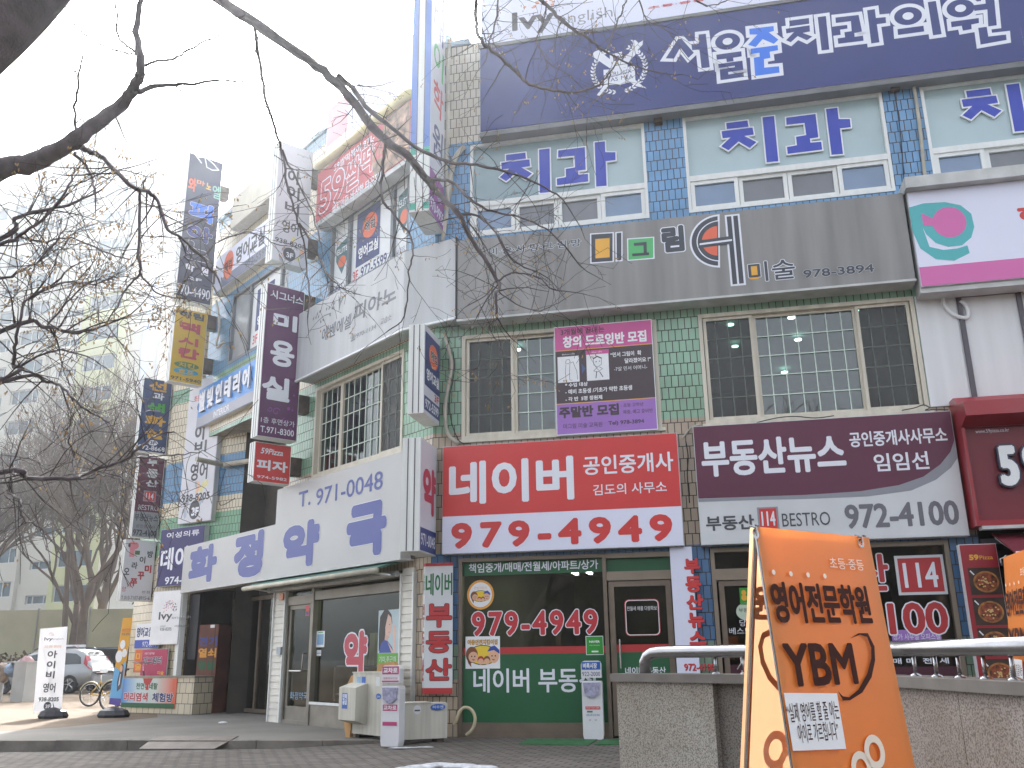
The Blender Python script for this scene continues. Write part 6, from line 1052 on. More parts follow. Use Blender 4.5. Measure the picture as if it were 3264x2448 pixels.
for s_, bx, m_, bo in (('Ivy', (655, 330, 770, 388), DGREY, .03), ('english', (775, 340, 930, 370), MATS['mid_grey_print'], .0), ('초등·중등 영어전문', (655, 445, 900, 485), MATS['orange_rim_print'], .02), ('아', (705, 525, 835, 635), DGREY, .04), ('이', (695, 675, 805, 785), DGREY, .04), ('비', (680, 825, 795, 935), DGREY, .04), ('영어', (640, 1000, 805, 1140), DGREY, .03), ('938-8205', (570, 1210, 860, 1270), DGREY, .03)): text(s_, PB_, .004, PB_.box(.004, Y1, *bx), m_, t, bo)
c0 = PB_.uv(Y1(698, 1338), 0); patch(PB_, ring(PB_, c0[0], c0[1], .085, .085), .004, DGREY, t, 'printed_disc'); text('3F', PB_, .006, (c0[0]-.045, c0[1]-.045, c0[0]+.07, c0[1]+.03), WHP, t, .04)
mb = MB(); c1_ = PB_.uv(Y1(755, 290), 0)
for i in range(24): a, r_ = rnd.uniform(0, 3.14), .07*sqrt(rnd.random()); mb.flat(PB_, ring(PB_, c1_[0]+cos(a)*r_, c1_[1]-.02+sin(a)*r_, .006, .006, 6), .004)
mb.build('printed_leaves', MATS['salmon_print'], t)
p = ground(Y1(1660, 1505)); PB_ = Pl(p, 66); c4 = PB_.poly(0, Y1, [(1598, 1312), (1765, 1335), (1950, 40), (1808, 45)])
t = thing('standing_banner', 'narrow yellow and sky blue standing banner beside the bicycles', 'standing banner', p); base(p, .6, t); mb = MB(); mb.flat(PB_, c4, 0); mb.build('sheet', mat('banner_amber', 'd9a02e', .5, .03, 2), t)
mb = MB(); mb.tube([p+V((0, 0, .2)), PB_.pt(*PB_.uv(Y1(1700, 1300), 0), -.05), PB_.pt(*PB_.uv(Y1(1875, 45), 0), -.04)], .012, 6); mb.build('stand', DGREY, t)
patch(PB_, PB_.poly(.004, Y1, [(1640, 1000), (1600, 1310), (1763, 1333), (1850, 660), (1760, 820), (1690, 760)]), .004, mat('banner_sky', '6fb0dc', .5, .03, 2), t, 'printed_band'); patch(PB_, PB_.poly(.006, Y1, [(1612, 1220), (1600, 1310), (1763, 1333), (1775, 1230)]), .006, mat('banner_violet', '5a4a9c', .5, .03), t, 'printed_band')
for c_, r_ in (((1805, 435), .075), ((1750, 610), .1), ((1830, 560), .07)): c0 = PB_.uv(Y1(*c_), 0); patch(PB_, ring(PB_, c0[0], c0[1], r_, r_*1.25, 18), .005, WHP, t, 'printed_disc')
patch(PB_, PB_.poly(.006, Y1, [(1790, 715), (1815, 740), (1805, 900), (1770, 1080), (1715, 1130), (1720, 980), (1765, 800)]), .006, mat('banner_suit', '4a4a58', .5, .03), t, 'printed_figure'); c0 = PB_.uv(Y1(1785, 790), 0); patch(PB_, ring(PB_, c0[0], c0[1], .04, .07, 14), .0075, MATS['printed_skin'], t, 'printed_face'); patch(PB_, PB_.poly(.0075, Y1, [(1765, 870), (1775, 870), (1755, 1020), (1735, 1050)]), .0075, WHP, t, 'printed_shirt')
text('영어전문', PB_, .005, PB_.box(.004, Y1, 1795, 200, 1915, 250), REDP, t, .02); text('초등·중등', PB_, .005, PB_.box(.004, Y1, 1790, 265, 1905, 300), NAVY, t, .02)
# ---------------------------------------------------------------- bicycles
def bike(p, deg, fc, label, s=1.0):
    t = thing('bicycle', label, 'bicycle', p, 'bicycles by the low wall'); P_ = Pl(p, deg); TY = mat('tyre_rubber', '1d1d1f', .8, .05); CH_ = mat('bike_chrome', 'b9b9b9', .25, .05, metal=.9)
    R_ = .31*s; fx = 1.02*s; fm = mat('bike_'+fc, fc, .35, .05)
    def W_(u, z, o=0): return P_.pt(u*s, z*s, o)
    for cx_ in (0, fx):
        mb = MB(); mb.tube([P_.pt(cx_+R_*cos(a), R_+.02+R_*sin(a), 0) for a in [2*pi*i/28 for i in range(29)]], .02, 6, False); w = mb.build('wheel', TY, t, True)
        mb = MB(); mb.tube([P_.pt(cx_+R_*.9*cos(a), R_+.02+R_*.9*sin(a), 0) for a in [2*pi*i/28 for i in range(29)]], .009, 5, False)
        for i in range(14): a = 2*pi*i/14; mb.tube([P_.pt(cx_, R_+.02, .02*(-1)**i), P_.pt(cx_+R_*.9*cos(a), R_+.02+R_*.9*sin(a), 0)], .0025, 3, False)
        mb.tube([P_.pt(cx_, R_+.02, -.05), P_.pt(cx_, R_+.02, .05)], .018, 8); mb.build('spokes', CH_, w)
        mb = MB(); mb.tube([P_.pt(cx_+R_*1.1*cos(a), R_+.02+R_*1.1*sin(a), 0) for a in [pi*(.15+.75*i/10) for i in range(11)]], .018, 5); mb.build('mudguard', mat('bike_mudguard', 'c9c4a8', .4, .05), t)
    bb, st, hd, hb = (.42, .3), (.3, .72), (.86, .78), (.92, .55)
    mb = MB()
    for a, b in ((bb, st), (bb, hb), ((.33, .62), (.89, .68)), ((0, .33), bb), ((0, .33), (.31, .66))): mb.tube([W_(*a), W_(*b)], .018*s, 7)
    mb.tube([W_(.93, .52), W_(.84, .86)], .022*s, 7); mb.build('frame', fm, t)
    mb = MB(); mb.tube([W_(.93, .52), W_(1.0, .34)], .014, 6); mb.tube([W_(*st), W_(.27, .86)], .014, 6); mb.tube([W_(.84, .86), W_(.82, 1.0), W_(.88, 1.03, .0)], .013, 6); mb.build('fork_and_posts', CH_, t)
    mb = MB(); mb.tube([W_(.74, 1.06, -.27), W_(.85, 1.04, -.2), W_(.88, 1.03, 0), W_(.85, 1.04, .2), W_(.74, 1.06, .27)], .013, 6); mb.build('handlebar', CH_, t)
    mb = MB(); mb.ell(W_(.24, .9), .14, .08, .035, 10, 6, P_.u, P_.n); mb.ell(W_(.36, .9), .1, .03, .025, 8, 5, P_.u, P_.n); mb.build('saddle', mat('saddle_brown', '3f2a26', .6, .1), t, True)
    mb = MB(); mb.lathe(W_(*bb), [(.02, -.01), (.02, .01)], 8); mb.tube([W_(bb[0], bb[1], .05), W_(bb[0]+.09, bb[1]-.14, .06)], .01, 5); mb.tube([W_(bb[0], bb[1], -.05), W_(bb[0]-.09, bb[1]+.14, -.06)], .01, 5); mb.tube([P_.pt(bb[0]*s+.085*cos(a), bb[1]*s+.085*sin(a), .03) for a in [2*pi*i/16 for i in range(17)]], .008, 4); mb.build('crank', CH_, t)
    return t
bike(ground(Y1(1300, 1348)), 80, 'b8963c', 'yellow framed bicycle with pale mudguards near the white car', .92)
bike(ground(Y1(1600, 1425)), 70, '4a4a50', 'dark framed bicycle behind the yellow and blue standing banner', 1.05)
# ---------------------------------------------------------------- parked car
def loft(mb, rows):
    k = len(mb.v); n = len(rows[0])
    for r in rows: mb.v += [V(p) for p in r]
    for i in range(len(rows)-1):
        for j in range(n-1): mb.f.append([k+i*n+j, k+i*n+j+1, k+(i+1)*n+j+1, k+(i+1)*n+j]); mb.t.append([(0, 0)]*4)
    for q in (0, len(rows)-1): mb.f.append([k+q*n+j for j in range(n)]); mb.t.append([(0, 0)]*n)
def car(p, fwd, label):
    t = thing('parked_car', label, 'car', p); F = V(fwd).normalized(); Lf = V((-F.y, F.x, 0)); W_ = lambda x, y, z: p+F*x+Lf*y+V((0, 0, z))
    st = [(-.02, .5, .78, .78), (.02, .4, .95, .95), (.12, .3, .98, 1.12), (.45, .28, .98, 1.50), (.8, .28, .97, 1.57), (1.4, .28, .96, 1.60), (2.2, .28, .95, 1.58), (2.75, .28, .95, 1.42), (3.35, .28, .96, 1.02), (3.9, .3, .86, .9), (4.2, .36, .74, .78), (4.32, .5, .62, .66)]
    def sec(x, zb, zl, zt):
        w = .86 if .1 < x < 4.0 else (.74 if x < .1 else .7); tw = .62 if zt-zl > .3 else (.74 if zt-zl > .1 else w-.08)
        h = [(w-.1, zb), (w, zb+.12), (w+.015, (zb+zl)/2), (w-.02, zl), (tw+.05, zt-.08 if zt-zl > .12 else zt-.01), (tw-.12, zt)]
        return [W_(x, y, z) for y, z in h]+[W_(x, -y, z) for y, z in h[::-1]]
    mb = MB(); loft(mb, [sec(*s_) for s_ in st]); mb.build('body', mat('car_silver_paint', '94989b', .3, .03, 2, metal=.4, coat=.6), t, True)
    GLS = mat('car_glass', '23292e', .05, 0, spec=.9)
    for sg, nm in ((1, 'side_window'), (-1, 'side_window')):
        mb = MB(); o_ = .012; b_ = lambda x, f: W_(x, sg*(.84+(.67-.84)*f+o_), .99+(1.47-.99)*f)
        mb.face([b_(.42, .12), b_(1.5, .05), b_(2.6, .03), b_(3.02, .06), b_(2.62, .75), b_(2.1, .95), b_(1.3, .98), b_(.72, .88), b_(.5, .6)]); mb.build(nm, GLS, t)
    mb = MB(); mb.face([W_(.09, -.6, 1.05), W_(.09, .6, 1.05), W_(.41, .52, 1.48), W_(.41, -.52, 1.48)]); mb.build('rear_window', GLS, t); mb = MB(); mb.face([W_(3.3, -.62, 1.07), W_(2.8, -.52, 1.42), W_(2.8, .52, 1.42), W_(3.3, .62, 1.07)]); mb.build('windscreen', GLS, t)
    for sg in (1, -1):
        for x in (.78, 3.45):
            c_ = W_(x, sg*.8, .33); mb = MB(); n = 22; k = len(mb.v); rows = []
            for r_, y in ((.33, -.1), (.335, .07), (.3, .085), (.22, .085), (.2, .06), (.0, .07)): rows.append([c_+F*(r_*cos(2*pi*i/n))+V((0, 0, r_*sin(2*pi*i/n)))+Lf*(sg*y) for i in range(n+1)])
            loft(mb, rows); w = mb.build('wheel', MATS['tyre_rubber'], t, True); mb = MB()
            for i in range(5): a = 2*pi*i/5; mb.tube([c_+Lf*(sg*.088), c_+Lf*(sg*.09)+F*(.21*cos(a))+V((0, 0, .21*sin(a)))], .025, 5)
            mb.build('rim', MATS['bike_chrome'], w)
        mb = MB(); mb.face([W_(-.0, sg*.66, .86), W_(.06, sg*.86, .86), W_(.3, sg*.855, 1.05), W_(.34, sg*.74, 1.36), W_(.26, sg*.6, 1.32), W_(.05, sg*.6, 1.0)]); mb.build('tail_light', mat('tail_red', 'a82834', .2, .05, coat=.4), t)
        mb = MB(); mb.tube([W_(.75, sg*.6, 1.6), W_(.85, sg*.62, 1.655), W_(2.3, sg*.62, 1.63), W_(2.5, sg*.6, 1.56)], .022, 6); mb.build('roof_rail', MATS['dark_mullion'], t)
        mb = MB(); mb.ell(W_(2.75, sg*.95, 1.02), .1, .07, .07, 8, 6); mb.build('mirror', MATS['car_silver_paint'], t, True)
        for x in (1.45, 2.35): mb = MB(); mb.tube([W_(x, sg*.878, .84), W_(x+.18, sg*.88, .845)], .016, 6); mb.build('handle', MATS['bike_chrome'], t)
    mb = MB(); mb.box(Pl(W_(-.035, -.26, 0), u=Lf), 0, .52, .72, .84, -.01, .01); mb.build('number_plate', WHP, t)
    mb = MB(); mb.box(Pl(W_(-.05, -.78, 0), u=Lf), 0, 1.56, .36, .62, -.06, .02); mb.build('bumper', MATS['car_silver_paint'], t)
    return t
CARP = V((-15.6, 36.0, 0)); car(CARP, (-1, .12, 0), 'silver hatchback parked beyond the white standing banner')
# notice board on the fence, white block, bundles
p = at(Y1(1100, 700), 37); p.z = 0; PN = Pl(p, 86); b = PN.box(0, Y1, 960, 440, 1232, 640); t = thing('notice_board', 'white notice board with lines of small print behind the parked car', 'notice board', PN.pt(b[0], 0)); mb = MB(); mb.box(PN, b[0], b[2], b[1]-.2, b[3], -.03, 0); mb.build('sheet', WHP, t)
mb = MB(); mb.box(PN, b[0]+.2, b[0]+.26, 0, b[1], -.05, -.03); mb.box(PN, b[2]-.26, b[2]-.2, 0, b[1], -.05, -.03); mb.build('post', DGREY, t)
text('경 고', PN, .004, inner(b, .35, .84, .7, .95), REDP, t, .02)
for i in range(4): rpatch(PN, inner(b, .06, .66-.17*i, .94-.06*(i % 2), .73-.17*i), .004, MATS['mid_grey_print'], t, 'printed_line')
p = ground(Y1(322, 1280)); PN = Pl(p, 80); t = thing('plinth', 'white stone plinth at the far left of the sunlit plaza', 'plinth', p); mb = MB(); mb.box(PN, -.42, 0, 0, 1.12, -.5, 0); mb.build('block', mat('pale_stone', 'a9a9a6', .6, .06, 2), t); mb = MB(); mb.box(PN, -.75, .02, 1.12, 1.16, -.55, .02); mb.build('slab', MATS['pale_stone'], t)
for x, y, r_, hx, lb in ((210, 800, .3, '8aa0bc', 'round blue and white bundle on the pale plinth'), (375, 780, .27, 'b08a8c', 'tall pink wrapped bundle behind the plinth'), (20, 860, .25, '9a8470', 'small tan bundle at the far left edge')):
    q_ = at(Y1(x, y), p.y+.5); mb = MB(); mb.ell(q_, r_, r_*.8, r_*(1.3 if r_ < .28 else .75), 12, 8)
    for v in mb.v: v += V((rnd.uniform(-.03, .03), rnd.uniform(-.03, .03), rnd.uniform(-.03, .03)))
    o = tag(mb.build('bundle', mat('bundle_'+hx, hx, .5, .25, 5), None, True), lb, 'bundle', 'bundles on the plaza')
    if r_ < .28: mb = MB(); mb.tube([V((q_.x, q_.y, 0)), V((q_.x, q_.y, max(.3, q_.z-r_*.9)))], .12, 10); mb.build('support', MATS['pale_stone'], o)
# ---------------------------------------------------------------- background: apartment slab, fence, hedge, far trees
APO = at((344, 1259), 82); AP = Pl(APO, 71); AS_ = Pl(AP.pt(1.2, 0), 161)
AWH = mat('apartment_white', 'b3b1a6', .8, .05, .15); AYE = mat('apartment_pale_yellow', 'aeb182', .8, .05, .15); AGR = mat('apartment_grey', '9a9893', .8, .05, .15); AGL = mat('apartment_glass', '3f5a66', .2, .25, .6, spec=.4)
AGF = mat('apartment_frame', 'b9bcbc', .5, .03)
t = thing('apartment_building', 'tall white apartment slab with rows of windows behind the bare trees', 'building', AP.pt(0, 0))
cols = [(-3.65, .3, 46.2, 1.5, 3), (-7.05, -4.45, 46.15, .78, 3), (-12.1, -8.6, 46.85, 1.4, 3), (-16.5, -13.6, 46.85, 1.4, 2), (-20.5, -17.5, 46.85, 1.4, 2)]; FL_ = 3.08
for a, b, h, m_, o in ((-30, -13.2, 51, AWH, -1.0), (-13.2, -8.2, 52.5, AWH, 0), (-8.2, -4.25, 53.5, AWH, -.35), (-4.25, 1.2, 51.0, AWH, 0)):
    hs = [(c[0], c[1], c[2]-FL_*k, c[2]-FL_*k+c[3]) for c in cols if a < (c[0]+c[1])/2 < b for k in range(15)]
    hs = [q for q in hs if q[0] >= a and q[1] <= b]
    mb = MB(); holes(mb, AP, a, b, 0 if a != -4.25 else 35.6, h, [q for q in hs if a != -4.25 or q[2] > 35.6], o, .3); mb.face([AP.pt(a, 0, o), AP.pt(a, h, o), AP.pt(a, h, -1.3), AP.pt(a, 0, -1.3)]); mb.face([AP.pt(b, 0, o), AP.pt(b, h, o), AP.pt(b, h, -1.3), AP.pt(b, 0, -1.3)]); mb.face([AP.pt(a, h, o), AP.pt(b, h, o), AP.pt(b, h, -11), AP.pt(a, h, -11)]); mb.build('wall', m_, t)
    if a == -4.25: mb = MB(); holes(mb, AP, a, b-.9, 0, 35.6, [q for q in hs if q[3] < 35.6], o, .3); mb.rect(AP, b-.9, b, 0, 35.6, o); mb.build('wall', AYE, t)
mb = MB(); mb.box(AP, -9.5, -3.5, 50.8, 57.5, -7, -1.4); mb.build('lift_tower', AWH, t)
mb = MB(); mb.rect(AS_, 0, 12, 0, 51, 0); mb.build('end_wall', AWH, t)
LOGO = mat('apartment_mark', 'b9c4d4', .8, .05, .2); patch(AS_, [(2.2, 30), (2.6, 36), (3.6, 39), (3.2, 35), (3.1, 30), (3.4, 25), (4.2, 22), (3.0, 24)], .05, LOGO, t, 'painted_mark')
for k in range(6): stroke(AS_, [(4.6+k*.55, 27), (4.6+k*.55, 31+k*.8)], .16, .05, LOGO, t, 'painted_mark')
for a, b, z, h, n in cols:
    for k in range(15):
        z0 = z-FL_*k; o = {-16.5: -1., -20.5: -1., -7.05: -.35}.get(a, 0)
        mb = MB(); mb.rect(AP, a, b, z0, z0+h, o-.28); w = mb.build('window', AGL, t)
        mb = MB(); frame(mb, AP, a, b, z0, z0+h, .07, o-.27, o-.2)
        for i in range(1, n): u = a+(b-a)*(i/n+rnd.choice((-.08, 0, .08))); mb.box(AP, u-.04, u+.04, z0+.07, z0+h-.07, o-.27, o-.2)
        mb.build('frame', AGF, w)
# second, paler slab further left
FEN = mat('fence_panel', 'b0ad8d', .7, .06, 1); t = thing('panel_fence', 'pale olive panel fence behind the bare trees at the far left', 'fence', (-30, 47, 0)); PF_ = Pl((-60, 47.5, 0), u=(1, -.03, 0))
for i in range(18): mb = MB(); mb.box(PF_, i*2.6, i*2.6+2.54, .1, 3.6, -.05, 0); mb.build('panel', FEN, t); mb = MB(); mb.box(PF_, i*2.6-.05, i*2.6+.01, 0, 3.7, -.1, .05); mb.build('post', AGR, t)
t = thing('shed', 'low grey metal roofed shed beyond the parked car', 'shed', (-16, 41, 0)); PS_ = Pl(at(Y1(1405, 700), 42), u=(1, .05, 0)); zt_ = PS_.uv(Y1(1500, 515), 0)[1]
mb = MB(); mb.box(PS_, .3, 4.6, 0, zt_-.9, -3, -.2); mb.build('wall', AGR, t); mb = MB(); mb.prism(Pl(PS_.pt(0, 0), u=-PS_.n), [(.4, zt_-1.0), (-3.2, zt_), (-3.2, zt_+.08), (.4, zt_-.9)], 0, 5.0); mb.build('roof', mat('grey_metal_roof', '5d6370', .5, .08), t)
def blob_leaf(mb, c, r, n, s, rng):
    for i in range(n):
        d = V((rng.gauss(0, 1), rng.gauss(0, 1), rng.gauss(0, 1))).normalized()*r*rng.uniform(.35, 1.); p = c+V((d.x, d.y, d.z*.75)); a = V((rng.uniform(-1, 1), rng.uniform(-1, 1), rng.uniform(-1, 1))).normalized(); b = a.orthogonal().normalized(); q = s*rng.uniform(.6, 1.3)
        mb.face([p-a*q-b*q*.4, p+a*q-b*q*.4, p+a*q+b*q*.4, p-a*q+b*q*.4])
HEDGE = mat('dry_hedge_leaf', '5e4a34', .9, .3, 2)
mb = MB()
for i in range(26): blob_leaf(mb, V((-34+i*.95, 41+rnd.uniform(-.5, .5), .8)), 1.1, 260, .09, rnd)
struct(mb.build('dry_hedge', HEDGE), 'stuff')
BARK_F = mat('far_bark', '5f5044', .9, .15, 2); BARK_N = mat('near_bark', '564d50', .85, .2, 12, bump=.5); POD = mat('dry_seed_pod', 'a8895c', .7, .15, 20)
def grow_tree(mb, p, d, L, r, lv, rng, rmin, spread=.55, nseg=4):
    pts, rad = [p], [r]; q, dd = V(p), V(d)
    for i in range(nseg):
        dd = (dd+V((rng.gauss(0, .13), rng.gauss(0, .13), rng.gauss(0, .08)+.05))).normalized(); q = q+dd*L/nseg; pts.append(V(q)); rad.append(max(rmin*.7, r*(1-.42*(i+1)/nseg)))
    mb.tube(pts, rad, 6 if r > .05 else (4 if r > .02 else 3), r > .05)
    if lv <= 0: return
    n = rng.choice((3, 4, 4)) if lv > 1 else rng.choice((3, 4, 5))
    for i in range(n):
        f = rng.uniform(.45, 1.0) if i else 1.0; k = min(nseg-1, int(f*nseg)); b = pts[k]+(pts[k+1]-pts[k])*(f*nseg-k) if k < nseg else pts[-1]
        ax = dd.orthogonal().normalized(); ax.rotate(Matrix.Rotation(rng.uniform(0, 2*pi), 3, dd)); nd = (dd*(1-spread*rng.uniform(.5, 1.1))+ax*spread*rng.uniform(.7, 1.2)+V((0, 0, .18))).normalized()
        grow_tree(mb, b, nd, L*rng.uniform(.58, .82), max(rmin, r*rng.uniform(.42, .62)), lv-1, rng, rmin, spread)
def far_tree(seed, label, H, r, lv, forks=3):
    rng = random.Random(seed); t = thing('bare_tree', label, 'tree', (0, 0, 0), 'bare trees at the far left'); mb = MB(); p = V((0, 0, -.1)); pts, rad = [p], [r*1.25]
    for i in range(4): p = p+V((rng.gauss(0, .1), rng.gauss(0, .1), H*.09)); pts.append(V(p)); rad.append(r*(1-.08*i))
    mb.tube(pts, rad, 10); mb.build('trunk', BARK_F, t, True); mb = MB()
    for k in range(forks): a = 2*pi*k/forks+rng.uniform(-.4, .4); grow_tree(mb, pts[-1-(k % 2)], V((cos(a)*.45, sin(a)*.45, 1)).normalized(), H*.27, r*.6, lv, rng, .011, .5)
    mb.build('crown', BARK_F, t); return t
LBS = ['%s bare tree at the far left, %s' % q for q in (('tall', 'behind the white standing banner'), ('twin stemmed', 'left of the white standing banner'), ('broad', 'over the roof of the parked car'), ('slender', 'just left of the lowest projecting sign'), ('leaning', 'between the banner and the parked car'), ('dense', 'at the left edge above the plinth'), ('thin', 'in front of the pale olive fence'), ('high branched', 'in front of the lowest apartment windows'), ('low', 'behind the dry hedge'))]
T0 = far_tree(3, LBS[0], 12, .2, 5, 4); T1 = far_tree(8, LBS[1], 11, .16, 5, 3); T2 = far_tree(21, LBS[2], 13, .24, 5, 4)
spots = [(T0, -17.5, 38, 1.0), (T1, -22.6, 39, 1.0), (T2, -15.6, 40, 1.0), (T1, -14.2, 44, .95), (T0, -19.5, 42, .85), (T2, -25.5, 43, .9), (T1, -12.6, 47, 1.1), (T2, -21, 48, 1.1), (T0, -27.8, 46, .95)]
used = set()
for i, (T_, x, y, s_) in enumerate(spots):
    if T_.name not in used: used.add(T_.name); T_.location = (x, y, 0); T_.rotation_euler.z = i*1.3; T_.scale = (s_,)*3; T_['label'] = LBS[i]
    else: dup(T_, (x, y, 0), LBS[i], i*1.9+.7, s_)
rng = random.Random(5); EVG = mat('evergreen_leaf', '3c4a34', .8, .35, 1.5)
t = thing('evergreen_tree', 'dull green evergreen tree behind the projecting signs at left', 'tree', (-15.0, 43, 0)); mb = MB(); mb.tube([V((-15, 43, 0)), V((-15.1, 43, 4)), V((-15, 43, 6.5))], [.2, .14, .05], 8); mb.build('trunk', BARK_F, t); mb = MB()
for i in range(60): z = rng.uniform(1.8, 7.2); a = rng.uniform(0, 6.28); q = (1-abs(z-3.6)/5)*2.6*sqrt(rng.random()); blob_leaf(mb, V((-15+q*cos(a), 43+q*sin(a), z)), .5, 45, .08, rng)
mb.build('crown', EVG, t)
nest = at(Y3(1072, 240), 39); mb = MB()
for i in range(160): a = V((rng.gauss(0, 1), rng.gauss(0, 1), rng.gauss(0, .7))).normalized(); b = V((rng.gauss(0, 1), rng.gauss(0, 1), rng.gauss(0, .7))).normalized(); mb.tube([nest+a*.34, nest+b*.34], .012, 3)
tag(mb.build('bird_nest', BARK_F), 'dark twig bird nest high in a bare tree before the apartment windows', 'nest')
mb = MB(); mb.tube([nest-V((0, 0, .3)), nest-V((.1, 0, 2.2)), nest-V((-.1, .3, 5.5)), V((nest.x+.2, nest.y+.4, 0))], [.03, .05, .09, .14], 6); t = thing('bare_tree', 'straight stemmed bare tree carrying the twig nest', 'tree', V((nest.x+.2, nest.y+.4, 0)), 'bare trees at the far left'); mb.build('trunk', BARK_F, t); mb = MB()
for k in range(9): a = k*2.4; grow_tree(mb, nest-V((0, 0, .3+k*.45)), V((cos(a)*.8, sin(a)*.8, .9)).normalized(), 1.7+k*.1, .03, 3, rng, .009, .5)
mb.build('crown', BARK_F, t)
# trees across the street, and a bank added to darken the shop glass reflections
mb = MB()
for i in range(20):
    for j in range(5):
        f = lambda i, j: V((-60+i*6, -13-j*3.2, -.16+[0, 1.6, 4.2, 7.0, 8.5, 8.8][j]+.5*sin(i*1.7+j))) if j else V((-60+i*6, -13, -.16))
        mb.face([f(i, j), f(i+1, j), f(i+1, j+1), f(i, j+1)])
struct(mb.build('reflection_bank', mat('bank_reflection_dark', '2a241c', .95, .3, .6, bump=.5), None, True))
for i, (x, y, s_) in enumerate(((-9, -11, .9), (-3.5, -12.5, 1.0), (1.5, -11, .85), (6, -13, 1.05), (11, -11.5, .9))):
    d_ = dup((T0, T1, T2)[i % 3], (x, y, 0), ('first', 'second', 'third', 'fourth', 'fifth')[i]+' bare tree from the left across the street, seen only in the shop glass', i*1.1, s_); d_['group'] = 'bare trees across the street'
# ---------------------------------------------------------------- the near tree whose branches cross the picture
t = thing('bare_tree', 'near bare tree whose long branches with dry seed pods cross the view', 'tree', (-4.4, 4.05, 0))
rng = random.Random(11); LB, TW, PODS = MB(), MB(), MB()
def pod(p, s=.011):
    a = V((rng.gauss(0, .4), rng.gauss(0, .4), -1)).normalized(); b = a.orthogonal().normalized()*s*.5; c = a.cross(b).normalized()*s*.5; k = len(PODS.v)
    PODS.v += [p, p+a*s+b, p+a*s+c, p+a*s-b, p+a*s-c, p+a*s*2.1]
    for q in ((0, 1, 2), (0, 2, 3), (0, 3, 4), (0, 4, 1), (5, 2, 1), (5, 3, 2), (5, 4, 3), (5, 1, 4)): PODS.f.append([k+i for i in q]); PODS.t.append([(0, 0)]*3)
def twig(p, d, L, r, lv, podp):
    n = max(3, int(L/.07)); pts = [V(p)]; rad = [r]; q, dd = V(p), V(d)
    cv = V((rng.gauss(0, .1), rng.gauss(0, .05), rng.gauss(0, .1)-.02))
    for i in range(n):
        dd = (dd+cv*.6+V((rng.gauss(0, .11), rng.gauss(0, .08), rng.gauss(0, .11)))).normalized(); q = q+dd*L/n; pts.append(V(q)); rad.append(max(.0016, r*(1-.7*(i+1)/n)))
        if lv > 0 and i > 0 and rng.random() < .42:
            ax = V((rng.gauss(0, 1), rng.gauss(0, .5), rng.gauss(0, 1))).normalized(); twig(q, (dd*.75+ax*.7).normalized(), L*rng.uniform(.3, .6), max(.0013, rad[-1]*.65), lv-1, podp)
        elif rng.random() < podp: 
            for k in range(rng.choice((1, 2, 3))): pod(q+V((rng.gauss(0, .012), rng.gauss(0, .012), -rng.random()*.03)))
    TW.tube(pts, rad, 4 if r > .004 else 3, False)
def branch(px, dist, rpx, dens=1., podp=.12, tl=.34, pre=(), tw=True, post=None):
    n = len(px); pts = [V(q) for q in pre]; k0 = len(pts); dd_ = dist if isinstance(dist, (list, tuple)) else [dist]*n
    for i, q in enumerate(px): pts.append(at(q, dd_[min(i, len(dd_)-1)]+.12*sin(i*1.9)))
    m_ = len(pts); r0 = [(rpx[0]+(rpx[1]-rpx[0])*(max(0, i-k0)/max(1, n-1)))*dd_[0]/FOC*(1.0 if i >= k0 else 1+.25*(k0-i)) for i in range(m_)]
    sp = smooth(pts, 5); rr = [r0[min(m_-1, int(i/5))]+(r0[min(m_-1, int(i/5)+1)]-r0[min(m_-1, int(i/5))])*((i % 5)/5) for i in range(len(sp))]
    sp = [p+V((rng.gauss(0, .004), rng.gauss(0, .004), rng.gauss(0, .004))) for p in sp]; rr = [r*(1+rng.uniform(-.07, .1)) for r in rr]
    LB.tube(sp, rr, 10 if rpx[0] > 12 else 7, True)
    if not tw: return
    for i in range(k0*5, len(sp)-1):
        L = (sp[i+1]-sp[i]).length; d = (sp[i+1]-sp[i]).normalized(); e = L*16*dens
        while e > 0:
            if rng.random() < e: ax = V((rng.gauss(0, 1), rng.gauss(0, .45), rng.gauss(0, 1))).normalized(); twig(sp[i]+(sp[i+1]-sp[i])*rng.random(), (d*.6+ax).normalized(), tl*rng.uniform(.4, 1.5), min(rr[i]*.5, rng.uniform(.0028, .006)), 2 if tl > .2 else 1, podp)
            e -= 1
    twig(sp[-1], (sp[-1]-sp[-2]).normalized(), tl, rr[-1]*.9, 1, podp)
TR = [V((-4.45, 4.1, -.15)), V((-4.4, 4.05, .6)), V((-4.25, 4.0, 1.5)), V((-3.95, 3.85, 2.3)), V((-3.4, 3.6, 2.95))]
trm = MB(); lead = TR+[at((-190, 215), 3.2), at((160, -140), 3.2), at((520, -620), 3.5)]; sp_ = smooth(lead, 5); trm.tube(sp_, [(.21-.05*min(1, i/25) if i > 3 else .27-.015*i) for i in range(len(sp_))], 16)
J1, J2, J3 = V((-3.8, 3.78, 2.45)), V((-4.2, 3.97, 1.6)), at((160, -140), 3.2)
D1, D2 = 4.6, 6.0
branch([(-60, 570), (84, 526), (197, 472), (275, 418), (389, 330), (428, 275), (448, 207), (433, 74), (470, -60)], D1, (38, 7), .35, .02, pre=[J1])
branch([(428, 297), (497, 275), (615, 266), (836, 251)], D1, (12, 2), .4, .02); branch([(448, 207), (540, 190), (600, 160), (700, 110), (790, 40)], D1, (6, 2), .4, .02); branch([(440, 170), (380, 120), (372, 60), (365, -30)], D1, (5, 3), .3, .0); branch([(440, 175), (340, 150), (250, 90), (200, 0)], D1, (4, 2), .4, 0)
